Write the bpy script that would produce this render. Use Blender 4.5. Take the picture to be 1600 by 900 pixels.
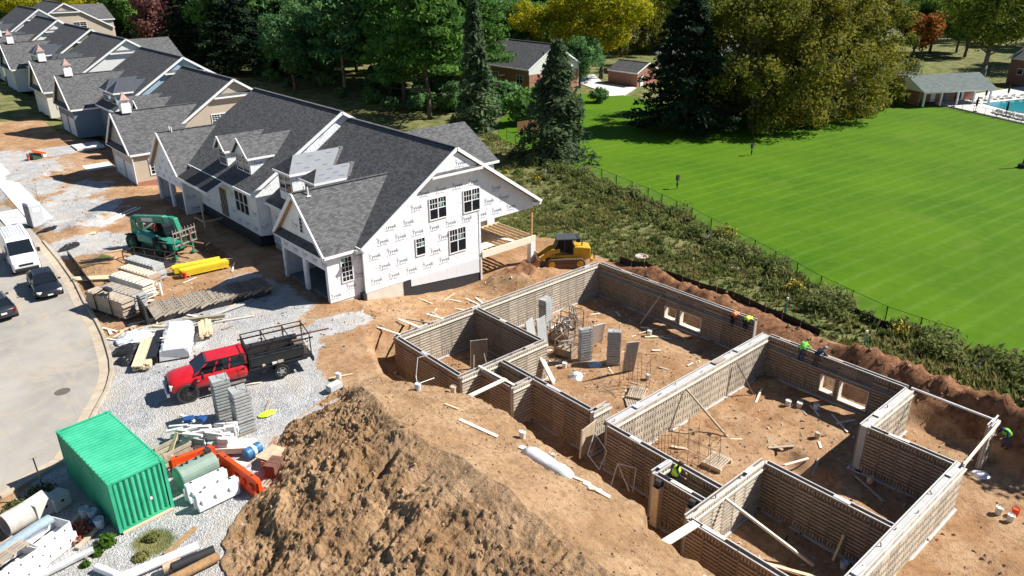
import bpy, math, random
import numpy as np
from mathutils import Vector, Matrix
R = math.radians
random.seed(7); rng = np.random.default_rng(11)
S = bpy.context.scene
for o in list(bpy.data.objects): bpy.data.objects.remove(o)
# ---------------------------------------------------------------- camera
CAMZ = 23.4
PITCH, ROLL, AZ = R(23.56), R(-.365), R(-41.42)      # X = across the row of houses, Y = along it
def _cam_axes():
    cp, sp = math.cos(PITCH), math.sin(PITCH)
    fw = Vector((0, cp, -sp)); up = Vector((0, sp, cp)); rt = Vector((1, 0, 0))
    c, s = math.cos(ROLL), math.sin(ROLL)
    r2 = rt*c + up*s; u2 = up*c - rt*s
    B = Vector((math.cos(AZ), -math.sin(AZ), 0)); A = Vector((math.sin(AZ), math.cos(AZ), 0))
    T = Matrix((B, A, Vector((0, 0, 1))))
    return T @ r2, T @ u2, T @ fw
_r, _u, _f = _cam_axes()
cam = bpy.data.cameras.new('camera'); camo = bpy.data.objects.new('camera', cam)
S.collection.objects.link(camo); S.camera = camo
camo.matrix_world = Matrix(((_r.x, _u.x, -_f.x, 0), (_r.y, _u.y, -_f.y, 0), (_r.z, _u.z, -_f.z, CAMZ), (0, 0, 0, 1)))
cam.sensor_width = 36; cam.sensor_fit = 'HORIZONTAL'; cam.lens = 36*1192.5/1600
cam.clip_start = .5; cam.clip_end = 3000
# ---------------------------------------------------------------- light
SUN_EL = R(44); SUN_TO = Vector((.857*math.cos(SUN_EL), -.515*math.cos(SUN_EL), math.sin(SUN_EL)))
W = bpy.data.worlds.new('World'); S.world = W; W.use_nodes = True
nt = W.node_tree; bg = nt.nodes['Background']; sky = nt.nodes.new('ShaderNodeTexSky')
sky.sky_type = 'NISHITA'; sky.sun_disc = False; sky.sun_elevation = SUN_EL
sky.sun_rotation = math.atan2(SUN_TO.x, SUN_TO.y); sky.air_density = 1; sky.dust_density = .1; sky.ozone_density = 4
nt.links.new(sky.outputs[0], bg.inputs[0]); bg.inputs[1].default_value = .05
sun = bpy.data.lights.new('sun', 'SUN'); suno = bpy.data.objects.new('sun', sun); S.collection.objects.link(suno)
sun.energy = 5; sun.angle = R(.5); sun.color = (1, .955, .89)
suno.rotation_euler = SUN_TO.to_track_quat('Z', 'Y').to_euler(); suno.location = (0, 0, 60)
S.view_settings.view_transform = 'Standard'; S.view_settings.look = 'None'
S.view_settings.exposure = .85; S.view_settings.gamma = 1; S.view_settings.use_curve_mapping = False
# ---------------------------------------------------------------- helpers
COL = S.collection
def link(o, parent=None):
    COL.objects.link(o)
    if parent: o.parent = parent
    return o
def tag(o, label=None, cat=None, group=None, kind=None):
    if label: o['label'] = label
    if cat: o['category'] = cat
    if group: o['group'] = group
    if kind: o['kind'] = kind
    return o
def thing(name, label, cat, loc=(0, 0, 0), rz=0, group=None):
    o = bpy.data.objects.new(name, None); o.location = loc; o.rotation_euler = (0, 0, rz); o.empty_display_size = .2
    link(o); return tag(o, label, cat, group)
def copy_tree(o, parent=None):
    c = o.copy(); COL.objects.link(c); c.parent = parent
    for ch in list(o.children): copy_tree(ch, c)
    return c
class MB:
    def __init__(s): s.v = []; s.f = []; s.m = []; s.mi = 0
    def add(s, vs, fs):
        n = len(s.v); s.v += [tuple(p) for p in vs]
        s.f += [tuple(i+n for i in f) for f in fs]; s.m += [s.mi]*len(fs); return s
    def box(s, c, d, rz=0, rx=0, ry=0, taper=1):
        x, y, z = d[0]/2, d[1]/2, d[2]/2; t = taper
        vs = [(-x, -y, -z), (x, -y, -z), (x, y, -z), (-x, y, -z), (-x*t, -y*t, z), (x*t, -y*t, z), (x*t, y*t, z), (-x*t, y*t, z)]
        if rz or rx or ry:
            m = Matrix.Rotation(rz, 3, 'Z') @ Matrix.Rotation(ry, 3, 'Y') @ Matrix.Rotation(rx, 3, 'X')
            vs = [m @ Vector(p) for p in vs]
        vs = [(p[0]+c[0], p[1]+c[1], p[2]+c[2]) for p in vs]
        return s.add(vs, [(0, 3, 2, 1), (4, 5, 6, 7), (0, 1, 5, 4), (1, 2, 6, 5), (2, 3, 7, 6), (3, 0, 4, 7)])
    def bb(s, a, b):
        return s.box([(a[i]+b[i])/2 for i in range(3)], [abs(b[i]-a[i]) for i in range(3)])
    def bar(s, p, q, w, h=None, up=(0, 0, 1)):
        p = Vector(p); q = Vector(q); d = q-p; L = d.length; d.normalize(); h = h or w
        u = Vector(up)
        if abs(d.dot(u)) > .98: u = Vector((1, 0, 0))
        a = d.cross(u).normalized()*(w/2); b = a.cross(d).normalized()*(h/2)
        vs = [p-a-b, p+a-b, p+a+b, p-a+b, q-a-b, q+a-b, q+a+b, q-a+b]
        return s.add(vs, [(0, 3, 2, 1), (4, 5, 6, 7), (0, 1, 5, 4), (1, 2, 6, 5), (2, 3, 7, 6), (3, 0, 4, 7)])
    def tube(s, p, q, r, r2=None, n=8, cap=True, hollow=0):
        p = Vector(p); q = Vector(q); d = (q-p).normalized(); r2 = r if r2 is None else r2
        u = Vector((0, 0, 1)) if abs(d.z) < .9 else Vector((1, 0, 0))
        a = d.cross(u).normalized(); b = a.cross(d)
        vs = []
        for c, rr in ((p, r), (q, r2)):
            for i in range(n):
                t = 2*math.pi*i/n; vs.append(c+a*(math.cos(t)*rr)+b*(math.sin(t)*rr))
        fs = [(i, (i+1) % n, n+(i+1) % n, n+i) for i in range(n)]
        if cap and not hollow: fs += [tuple(range(n-1, -1, -1)), tuple(range(n, 2*n))]
        if hollow:
            k = len(vs)
            for c, rr in ((p, r-hollow), (q, r2-hollow)):
                for i in range(n):
                    t = 2*math.pi*i/n; vs.append(c+a*(math.cos(t)*rr)+b*(math.sin(t)*rr))
            fs += [(k+(i+1) % n, k+i, k+n+i, k+n+(i+1) % n) for i in range(n)]
            fs += [(n+i, n+(i+1) % n, k+n+(i+1) % n, k+n+i) for i in range(n)]
            fs += [((i+1) % n, i, k+i, k+(i+1) % n) for i in range(n)]
        return s.add(vs, fs)
    def path(s, pts, r, n=5):
        for a, b in zip(pts, pts[1:]): s.tube(a, b, r, n=n)
        return s
    def lathe(s, c, prof, n=12, axis='Z'):
        vs = []; 
        for (r, z) in prof:
            for i in range(n):
                t = 2*math.pi*i/n; x, y = r*math.cos(t), r*math.sin(t)
                p = (x, y, z) if axis == 'Z' else ((x, z, y) if axis == 'Y' else (z, x, y))
                vs.append((p[0]+c[0], p[1]+c[1], p[2]+c[2]))
        fs = []
        for k in range(len(prof)-1):
            for i in range(n): fs.append((k*n+i, k*n+(i+1) % n, (k+1)*n+(i+1) % n, (k+1)*n+i))
        fs.append(tuple(range(n-1, -1, -1))); fs.append(tuple(range((len(prof)-1)*n, len(prof)*n)))
        return s.add(vs, fs)
    def prism(s, poly, off, ):
        """poly: list of 3d points (planar), off: extrusion vector"""
        n = len(poly); o = Vector(off)
        vs = [Vector(p) for p in poly]+[Vector(p)+o for p in poly]
        fs = [tuple(range(n-1, -1, -1)), tuple(range(n, 2*n))]+[(i, (i+1) % n, n+(i+1) % n, n+i) for i in range(n)]
        return s.add(vs, fs)
    def sect(s, secs, close=True, caps=True):
        """loft through rings of points (equal count)"""
        n = len(secs[0]); vs = [p for r in secs for p in r]; fs = []
        for k in range(len(secs)-1):
            for i in range(n if close else n-1):
                fs.append((k*n+i, k*n+(i+1) % n, (k+1)*n+(i+1) % n, (k+1)*n+i))
        if caps: fs += [tuple(range(n-1, -1, -1)), tuple(range((len(secs)-1)*n, len(secs)*n))]
        return s.add(vs, fs)
    def sphere(s, c, r, n=8, k=5, sc=(1, 1, 1)):
        prof = [(max(.001, r*math.sin(math.pi*i/k)), -r*math.cos(math.pi*i/k)) for i in range(k+1)]
        vs = []
        for (rr, z) in prof:
            for i in range(n):
                t = 2*math.pi*i/n; vs.append((c[0]+rr*math.cos(t)*sc[0], c[1]+rr*math.sin(t)*sc[1], c[2]+z*sc[2]))
        fs = [(j*n+i, j*n+(i+1) % n, (j+1)*n+(i+1) % n, (j+1)*n+i) for j in range(k) for i in range(n)]
        return s.add(vs, fs)
    def mesh(s, name, mats, smooth=False, uv=False):
        me = bpy.data.meshes.new(name); me.from_pydata(s.v, [], s.f)
        if not isinstance(mats, (list, tuple)): mats = [mats]
        for m in mats: me.materials.append(m)
        if len(mats) > 1: me.polygons.foreach_set('material_index', s.m)
        if smooth:
            me.polygons.foreach_set('use_smooth', [True]*len(s.f))
        if uv:
            l = me.uv_layers.new(name='uv'); Z = Vector((0, 0, 1))
            for p in me.polygons:
                h = Z.cross(p.normal)
                h = h.normalized() if h.length > .05 else Vector((1, 0, 0))
                w = p.normal.cross(h)
                for li in p.loop_indices:
                    c = me.vertices[me.loops[li].vertex_index].co; l.data[li].uv = (c.dot(h), c.dot(w))
        me.update(); return me
    def build(s, name, mats, parent=None, loc=None, rz=0, smooth=False, uv=False, bevel=0, sub=0):
        o = bpy.data.objects.new(name, s.mesh(name, mats, smooth, uv)); link(o, parent)
        if loc: o.location = loc
        if rz: o.rotation_euler = (0, 0, rz)
        if bevel:
            b = o.modifiers.new('b', 'BEVEL'); b.width = bevel; b.segments = 2; b.limit_method = 'ANGLE'; b.angle_limit = R(40)
        if sub:
            b = o.modifiers.new('s', 'SUBSURF'); b.levels = sub; b.render_levels = sub
        return o
def inst(name, me, parent=None, loc=(0, 0, 0), rz=0, sc=None, rot=None):
    o = bpy.data.objects.new(name, me); link(o, parent); o.location = loc
    o.rotation_euler = rot if rot else (0, 0, rz)
    if sc: o.scale = sc if isinstance(sc, (tuple, list)) else (sc, sc, sc)
    return o
# ---------------------------------------------------------------- materials
MATS = {}
def N(nt, t, **k):
    n = nt.nodes.new('ShaderNode'+t)
    for a, b in k.items(): setattr(n, a, b)
    return n
def newmat(name):
    m = bpy.data.materials.new(name); m.use_nodes = True; MATS[name] = m
    return m, m.node_tree, m.node_tree.nodes['Principled BSDF']
def mixc(nt, f, a, b, blend='MIX'):
    n = N(nt, 'Mix', data_type='RGBA', blend_type=blend)
    for i, v in ((0, f), (6, a), (7, b)):
        if hasattr(v, 'is_output'): nt.links.new(v, n.inputs[i])
        elif i == 0: n.inputs[0].default_value = v
        else: n.inputs[i].default_value = (*v[:3], 1)
    return n.outputs[2]
def noise(nt, co, scale, detail=4, rough=.55, out=0, dist=0):
    n = N(nt, 'TexNoise'); n.inputs['Scale'].default_value = scale; n.inputs['Detail'].default_value = detail
    n.inputs['Roughness'].default_value = rough; n.inputs['Distortion'].default_value = dist
    if co is not None: nt.links.new(co, n.inputs['Vector'])
    return n.outputs[out]
def ramp(nt, v, *stops):
    n = N(nt, 'ValToRGB'); nt.links.new(v, n.inputs[0]); e = n.color_ramp.elements
    while len(e) < len(stops): e.new(.5)
    for el, (p, c) in zip(e, stops):
        el.position = p; el.color = (*c[:3], 1) if isinstance(c, (tuple, list)) else (c, c, c, 1)
    return n.outputs[0]
def bump(nt, h, b, strength=.5, dist=.05):
    n = N(nt, 'Bump'); n.inputs['Strength'].default_value = strength; n.inputs['Distance'].default_value = dist
    nt.links.new(h, n.inputs['Height']); nt.links.new(n.outputs[0], b.inputs['Normal'])
def co(nt, kind='Object'):
    return N(nt, 'TexCoord').outputs[kind]
def mat(name, col, rough=.75, var=.15, scale=2.5, metal=0., bmp=0., bs=25, spec=.35, coat=0, alpha=None, streak=0, rnd=0.):
    if name in MATS: return MATS[name]
    m, nt, b = newmat(name); c = co(nt)
    a = tuple(max(0, x*(1-var)) for x in col); d = tuple(min(1, x*(1+var)) for x in col)
    base = mixc(nt, ramp(nt, noise(nt, c, scale, 5, .6), (.3, 0), (.7, 1)), a, d)
    if streak:
        mp = N(nt, 'Mapping'); mp.inputs['Scale'].default_value = (9, 9, .6); nt.links.new(c, mp.inputs[0])
        base = mixc(nt, ramp(nt, noise(nt, mp.outputs[0], 2, 4), (.45, 0), (.75, streak)), base, tuple(x*.45 for x in col))
    if rnd:
        oi = N(nt, 'ObjectInfo'); base = mixc(nt, 1., base, ramp(nt, oi.outputs['Random'], (0, 1-rnd), (1, 1)), 'MULTIPLY')
    nt.links.new(base, b.inputs['Base Color'])
    b.inputs['Roughness'].default_value = rough; b.inputs['Metallic'].default_value = metal
    b.inputs['Specular IOR Level'].default_value = spec; b.inputs['Coat Weight'].default_value = coat
    if bmp: bump(nt, noise(nt, c, bs, 4, .6), b, bmp, .03)
    return m
# ---------------------------------------------------------------- ground shape
def _hash(ix, iy, seed):
    h = (ix.astype(np.int64)*374761393+iy.astype(np.int64)*668265263+seed*1442695041) & 0x7fffffff
    h = ((h ^ (h >> 13))*1274126177) & 0x7fffffff
    return ((h ^ (h >> 16)) & 0xffff)/65535.
def vnoise(x, y, seed=0):
    x = np.asarray(x, float); y = np.asarray(y, float)
    ix = np.floor(x); iy = np.floor(y); fx = x-ix; fy = y-iy
    fx = fx*fx*(3-2*fx); fy = fy*fy*(3-2*fy)
    a = _hash(ix, iy, seed); b = _hash(ix+1, iy, seed); c = _hash(ix, iy+1, seed); d = _hash(ix+1, iy+1, seed)
    return a+(b-a)*fx+(c-a)*fy+(a-b-c+d)*fx*fy
def fbm(x, y, sc, oct=4, seed=0, g=.5):
    t = 0; a = 1; n = 0
    for i in range(oct): t = t+a*(vnoise(x*sc+i*17.3, y*sc-i*9.1, seed+i)-.5); n += a; a *= g; sc *= 2.03
    return t/n*2
def sst(a, b, x):
    t = np.clip((x-a)/(b-a), 0, 1); return t*t*(3-2*t)
PIT_Y = [-40, 12, 15.6, 16.2, 16.8, 18, 19.5, 21, 23, 25, 27, 29.2, 31.8, 34, 35.8, 37.5, 39.5, 41]
PIT_X = [21.9, 21.9, 21.9, 22.1, 22.9, 23, 23.2, 23, 23, 23.2, 23.45, 23.3, 22.1, 20.95, 21.1, 21.6, 22.6, 23.2]
FLOOR = -2.85
HUMPS = [(40.2, 44.0, 1.9, 1.35), (42.6, 42.9, 1.4, .8), (38.4, 44.8, 1.2, .6), (14.6, 78, 1.8, .55), (16.8, 80, 1.5, .5), (13, 80.5, 1.2, .5), (20, 83, 2.2, .5),
         (13.6, 66.8, 1.5, .6), (15, 68, 1.2, .4), (17, 100, 3, .4), (45, 8, 2, .5), (40, 1.5, 2.5, .35), (35.5, 5.0, 1.2, .2),
         (33.5, 20.5, 1.3, .22), (36.5, 18.5, 1.5, .25), (37.5, 33, 1.6, .35), (39.5, 36, 1.4, .3), (34.5, 28.5, 1.4, .15)]
HOLES = [(34.6, 14.6, 1.2, .8), (35.4, 16.6, .9, .6), (16.5, 73, 2.5, .25)]
def grade(y):
    return np.interp(y, [-100, 85, 107, 124, 135, 150, 165, 182, 200, 400, 900], [0, 0, .9, 1.3, 2, 2.5, 3, 4, 4.6, 8, 12])
def height(x, y, fine=True):
    x = np.asarray(x, float); y = np.asarray(y, float)
    gy = grade(y); zr = -2.05+.5*np.maximum(gy-1, 0)
    z = gy+(zr-gy)*sst(22, 37, x)
    # berm behind the walls
    bc = np.interp(y, [0, 8, 12, 20, 24, 30, 36, 40], [44.6, 45.2, 46.4, 46.8, 47.2, 47.4, 47.4, 47.6])
    bh = np.interp(y, [2, 6, 9, 13, 18, 21, 24, 29, 35, 38.5, 41], [.3, .9, 1.4, 1.8, 1.5, .7, .7, 1.35, 1.5, .9, 0])
    z = z+bh*np.exp(-((x-bc-.35)/1.35)**2)*(1+.55*fbm(x, y, .3, 3, 5)+.45*fbm(x, y, 1.5, 4, 8, .7))
    xl = np.interp(y, PIT_Y, PIT_X)+.25*fbm(x, y, .8, 3, 21)
    xr = np.interp(y, [0, 8, 10, 13, 22, 24, 41], [43.6, 44.0, 45, 44.9, 45, 46.1, 46.1])+.3*fbm(x, y, .7, 2, 33)
    d = np.minimum(np.minimum(x-xl, (xr-x)*.45), 41.-y+.35*fbm(x, y, .6, 2, 41))
    z = z+(FLOOR-z)*sst(0, .55, d)
    for cx, cy, r, h in HUMPS:
        z = z+h*np.exp(-(((x-cx)**2+(y-cy)**2)/r**2))*(1+.5*fbm(x, y, 1.2, 3, 9))
    for ry_ in (42.7, 44.3): z = z-.09*np.exp(-((y-ry_-.25*np.sin(x*.35))/.22)**2)*sst(22, 25, x)*sst(40, 37, x)
    for cx, cy, r, h in HOLES:
        z = z-h*np.exp(-(((x-cx)**2+(y-cy)**2)/r**2)**2)
    if fine:
        gr = np.clip(gravel(x, y), 0, 1)
        site = sst(60, 50, x)*sst(125, 100, y)
        z = z+site*(.015+.085*(1-gr))*fbm(x, y, .9, 5, 3, .6)+site*(1-gr)*sst(0, .5, d)*(.10*fbm(x, y, .5, 3, 13)+.07*np.maximum(0, fbm(x, y, 1.1, 3, 15)))
    return z
GB = [(13, 41, 9, 8, 1.1), (7, 34, 6, 8, 1), (4, 27, 6, 7, .9), (17.5, 49.5, 6, 4, 1.), (22.5, 43.8, 3.2, 1.6, .9), (12, 48, 4, 5, .9), (14, 73, 5, 3.2, .9), (20.5, 53, 2.6, 5, .9), (10, 85, 4, 5, .7),
      (14, 95, 5, 4, .7), (17, 90, 4, 2.5, .6), (12, 110, 7, 6, .8), (20, 110, 6, 3, .8), (16, 78, 4, 2.2, .5), (7, 22, 5, 5, .9), (15, 84, 7, 9, .62), (14, 103, 8, 8, .66), (17, 72, 6, 4, .6), (19, 92, 4, 5, .55)]
def gravel(x, y):
    g = np.zeros_like(np.asarray(x, float))
    for cx, cy, rx, ry, s in GB:
        g = np.maximum(g, s*(1.45-np.sqrt(((x-cx)/rx)**2+((y-cy)/ry)**2)))
    g = g-1.1*np.exp(-(((x-21)/2.6)**2+((y-38.5)/2.6)**2))-1.0*np.exp(-(((x-16.5)/3.6)**2+((y-61.5)/4.0)**2))
    return np.clip(g, 0, 1)*(x < 25)*(y < 130)
def axis(lo, a, b, hi, step, k=1.16):
    m = list(np.arange(a, b+.001, step)); s = step; p = b
    while p < hi: s *= k; p += s; m.append(p)
    s = step; p = a; l = []
    while p > lo: s *= k; p -= s; l.append(p)
    return np.array(l[::-1]+m)
STREET = [(-14, 36.4), (-6, 36.9), (1.1, 38.0), (4.1, 39.1), (5.6, 41.3), (6.66, 43.2), (7.6, 44.8), (8.6, 47.2), (9.3, 50.5), (9.9, 55), (10.25, 59.8), (10.7, 64), (11.0, 70), (11.2, 80), (11.3, 96), (11.4, 140), (2, 141), (-14, 120)]
def in_poly(x, y, P):
    r = np.zeros(np.shape(x), bool); n = len(P)
    for i in range(n):
        x1, y1 = P[i]; x2, y2 = P[(i+1) % n]
        c = ((y1 > y) != (y2 > y)) & (x < (x2-x1)*(y-y1)/(y2-y1+1e-12)+x1); r ^= c
    return r
LAWN = [(75, 88), (71.5, 74), (68.6, 61), (66.4, 52), (63.9, 44.2), (60.2, 34.5), (56.7, 26.2), (54.8, 20), (54.6, 15), (55.2, 9), (57, 0), (60, -15), (150, -15), (141, 30), (143, 38), (149.3, 51), (146, 58), (128, 66), (116, 78), (118, 104), (104, 112), (84, 98)]
def grid_mesh(name, xs, ys, zf, mats, attrs):
    X, Y = np.meshgrid(xs, ys); Z = zf(X, Y); nx, ny = len(xs), len(ys)
    co_ = np.stack([X, Y, Z], -1).reshape(-1, 3)
    i = np.arange(nx*ny).reshape(ny, nx)
    q = np.stack([i[:-1, :-1], i[:-1, 1:], i[1:, 1:], i[1:, :-1]], -1).reshape(-1, 4)
    me = np_mesh(name, co_, q, mats)
    for k, fn in attrs.items():
        a = me.attributes.new(k, 'FLOAT', 'POINT'); a.data.foreach_set('value', fn(X, Y, Z).reshape(-1).astype(np.float32))
    return me
def np_mesh(name, v, q, mats, midx=None, smooth=True):
    me = bpy.data.meshes.new(name); n = len(q); k = q.shape[1]
    me.vertices.add(len(v)); me.vertices.foreach_set('co', np.asarray(v, np.float32).reshape(-1))
    me.loops.add(n*k); me.loops.foreach_set('vertex_index', q.reshape(-1).astype(np.int32))
    me.polygons.add(n); me.polygons.foreach_set('loop_start', np.arange(0, n*k, k, dtype=np.int32))
    for m in (mats if isinstance(mats, (list, tuple)) else [mats]): me.materials.append(m)
    if midx is not None: me.polygons.foreach_set('material_index', np.asarray(midx, np.int32))
    me.polygons.foreach_set('use_smooth', np.full(n, smooth))
    me.update(); me.validate(); return me
# ---------------------------------------------------------------- ground materials
DIRT_A, DIRT_B, DIRT_C = (.34, .188, .092), (.46, .302, .176), (.17, .088, .044)
def dirt_nodes(nt, c, a=DIRT_A, b=DIRT_B, k=DIRT_C):
    n1 = noise(nt, c, .35, 6, .6); n2 = noise(nt, c, 3.2, 6, .68); n3 = noise(nt, c, 14, 4, .7)
    base = mixc(nt, ramp(nt, n1, (.38, 0), (.62, 1)), a, b)
    base = mixc(nt, ramp(nt, noise(nt, c, .9, 5, .7), (.50, 0), (.66, .7)), base, tuple(x*.62 for x in a))
    base = mixc(nt, ramp(nt, n2, (.50, 0), (.70, .8)), base, k)
    base = mixc(nt, ramp(nt, n3, (.55, 0), (.75, .5)), base, tuple(min(1, x*1.25) for x in b))
    hh = N(nt, 'Math', operation='ADD'); nt.links.new(n2, hh.inputs[0]); nt.links.new(n3, hh.inputs[1])
    return base, hh.outputs[0]
def ground_material():
    m, nt, b = newmat('site_ground'); c = co(nt)
    dirt, dh = dirt_nodes(nt, c)
    # gravel
    vo = N(nt, 'TexVoronoi'); vo.inputs['Scale'].default_value = 15; nt.links.new(c, vo.inputs['Vector'])
    sep = N(nt, 'SeparateColor'); nt.links.new(vo.outputs['Color'], sep.inputs[0])
    g = ramp(nt, sep.outputs[0], (0, (.25, .255, .262)), (.5, (.37, .375, .38)), (1, (.56, .56, .56)))
    g = mixc(nt, ramp(nt, noise(nt, c, .32, 6, .7), (.42, 0), (.62, .8)), g, (.50, .45, .385))
    g = mixc(nt, ramp(nt, noise(nt, c, .8, 5, .6), (.48, 0), (.66, .75)), g, (.55, .55, .545))
    def attr(n): a = N(nt, 'Attribute', attribute_name=n); return a.outputs['Fac']
    def ragged(v, sc, amt=.6):
        a = N(nt, 'Math', operation='MULTIPLY_ADD'); nt.links.new(noise(nt, c, sc, 5, .65), a.inputs[0]); a.inputs[1].default_value = amt
        nt.links.new(v, a.inputs[2]); return ramp(nt, a.outputs[0], (.44+amt/2, 0), (.58+amt/2, 1))
    base = mixc(nt, ragged(attr('gravel'), .9, .9), dirt, g)
    # weeds / rough grass
    w = mixc(nt, ramp(nt, noise(nt, c, .5, 5, .6), (.38, 0), (.62, 1)), (.08, .11, .03), (.24, .215, .09))
    w = mixc(nt, ramp(nt, noise(nt, c, 5, 4, .7), (.45, 0), (.7, .7)), w, (.055, .075, .02))
    base = mixc(nt, ragged(attr('weed'), .6, .5), base, w)
    red = mixc(nt, ramp(nt, noise(nt, c, 2.5, 5, .7), (.35, 0), (.65, 1)), (.13, .058, .028), (.33, .165, .085))
    base = mixc(nt, ragged(attr('red'), .8, .4), base, red)
    nt.links.new(base, b.inputs['Base Color']); b.inputs['Roughness'].default_value = .95; b.inputs['Specular IOR Level'].default_value = .15
    vh = N(nt, 'Math', operation='ADD'); nt.links.new(dh, vh.inputs[0]); gm_ = N(nt, 'Math', operation='MULTIPLY'); nt.links.new(attr('gravel'), gm_.inputs[0]); nt.links.new(vo.outputs['Distance'], gm_.inputs[1]); nt.links.new(gm_.outputs[0], vh.inputs[1])
    bump(nt, vh.outputs[0], b, .75, .11)
    return m
gmat = ground_material()
def a_weed(X, Y, Z):
    fl = np.interp(Y, [-20, 9, 20, 26, 44, 61, 88], [57, 55.2, 54.8, 56.7, 63.9, 68.6, 75])
    w = sst(0, 1.6, X-np.interp(Y, [-10, 5, 9, 14, 22, 30, 38, 42, 50, 58, 70], [46.5, 46.6, 47.4, 48.6, 48.0, 49.3, 49.6, 48.5, 49.0, 45, 43]))
    w = np.maximum(w, (Y > 118)*(X > 23)*1.); w = np.maximum(w, (Y > 55)*(X > 40)*1.)
    w = np.maximum(w, sst(128, 133, Y)); w = np.maximum(w, (X < -3)*1.)
    w = np.maximum(w, .75*np.exp(-(((X-5.5)/1.4)**2+((Y-30)/1.5)**2)));  w = np.maximum(w, .8*np.exp(-(((X-3)/.9)**2+((Y-36.2)/1.)**2)))
    w = np.maximum(w, .7*np.exp(-(((X-13.5)/1.4)**2+((Y-66.8)/1.2)**2)))
    return w
def a_red(X, Y, Z):
    bc = np.interp(Y, [0, 8, 12, 20, 24, 30, 36, 40], [44.6, 45.2, 46.4, 46.8, 47.2, 47.4, 47.4, 47.6])
    r = np.exp(-((X-bc)/1.7)**4)*(Y < 41)*(Y > 1)*1.
    r = np.maximum(r, .75*np.exp(-(((X-40.5)/3)**2+((Y-44.5)/2.)**2)))
    r = np.maximum(r, .85*np.exp(-(((X-21.5)/1.2)**2+((Y-64)/4.)**2)))
    return r
def a_gravel(X, Y, Z): return gravel(X, Y)
xs = axis(-300, -3, 56, 900, .3); ys = axis(-60, 2, 100, 1200, .3)
def zg(X, Y):
    Z = height(X, Y); Z = np.where(in_poly(X, Y, STREET), Z-.25, Z); Z = np.where(in_poly(X, Y, LAWN), -2.12, Z)
    return Z
tag(link(bpy.data.objects.new('ground', grid_mesh('ground', xs, ys, zg, gmat, dict(gravel=a_gravel, weed=a_weed, red=a_red)))), kind='structure')
# ---------------------------------------------------------------- spoil heap
HY = [-12, 2, 12, 15, 19, 23, 26, 28.7, 30.5, 32.9, 34.5, 35.6]
H1 = [21.5, 21.6, 21.5, 21.5, 21.5, 22.2, 22.3, 22.7, 22.7, 21.6, 20.9, 20.2]
HC = [16, 16, 16.2, 16.3, 16.3, 16.2, 16.4, 16.8, 17.2, 17.8, 18.2, 18.6]
HH = [3, 3.1, 3.2, 3.2, 3.1, 3.0, 2.8, 2.4, 2.0, 1.3, .6, .15]
H0 = [3, 3.6, 4.4, 4.9, 5.3, 5.9, 6.5, 7.8, 10.2, 12.3, 13.9, 17]
def ridged(x, y, sc, oct, seed, g=.6):
    t = 0; a = 1; n = 0
    for i in range(oct): t = t+a*(1-np.abs(2*vnoise(x*sc+i*11.7, y*sc+i*5.3, seed+i)-1)*1.6); n += a; a *= g; sc *= 2.1
    return t/n
NU, NYH = 380, 640
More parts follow.
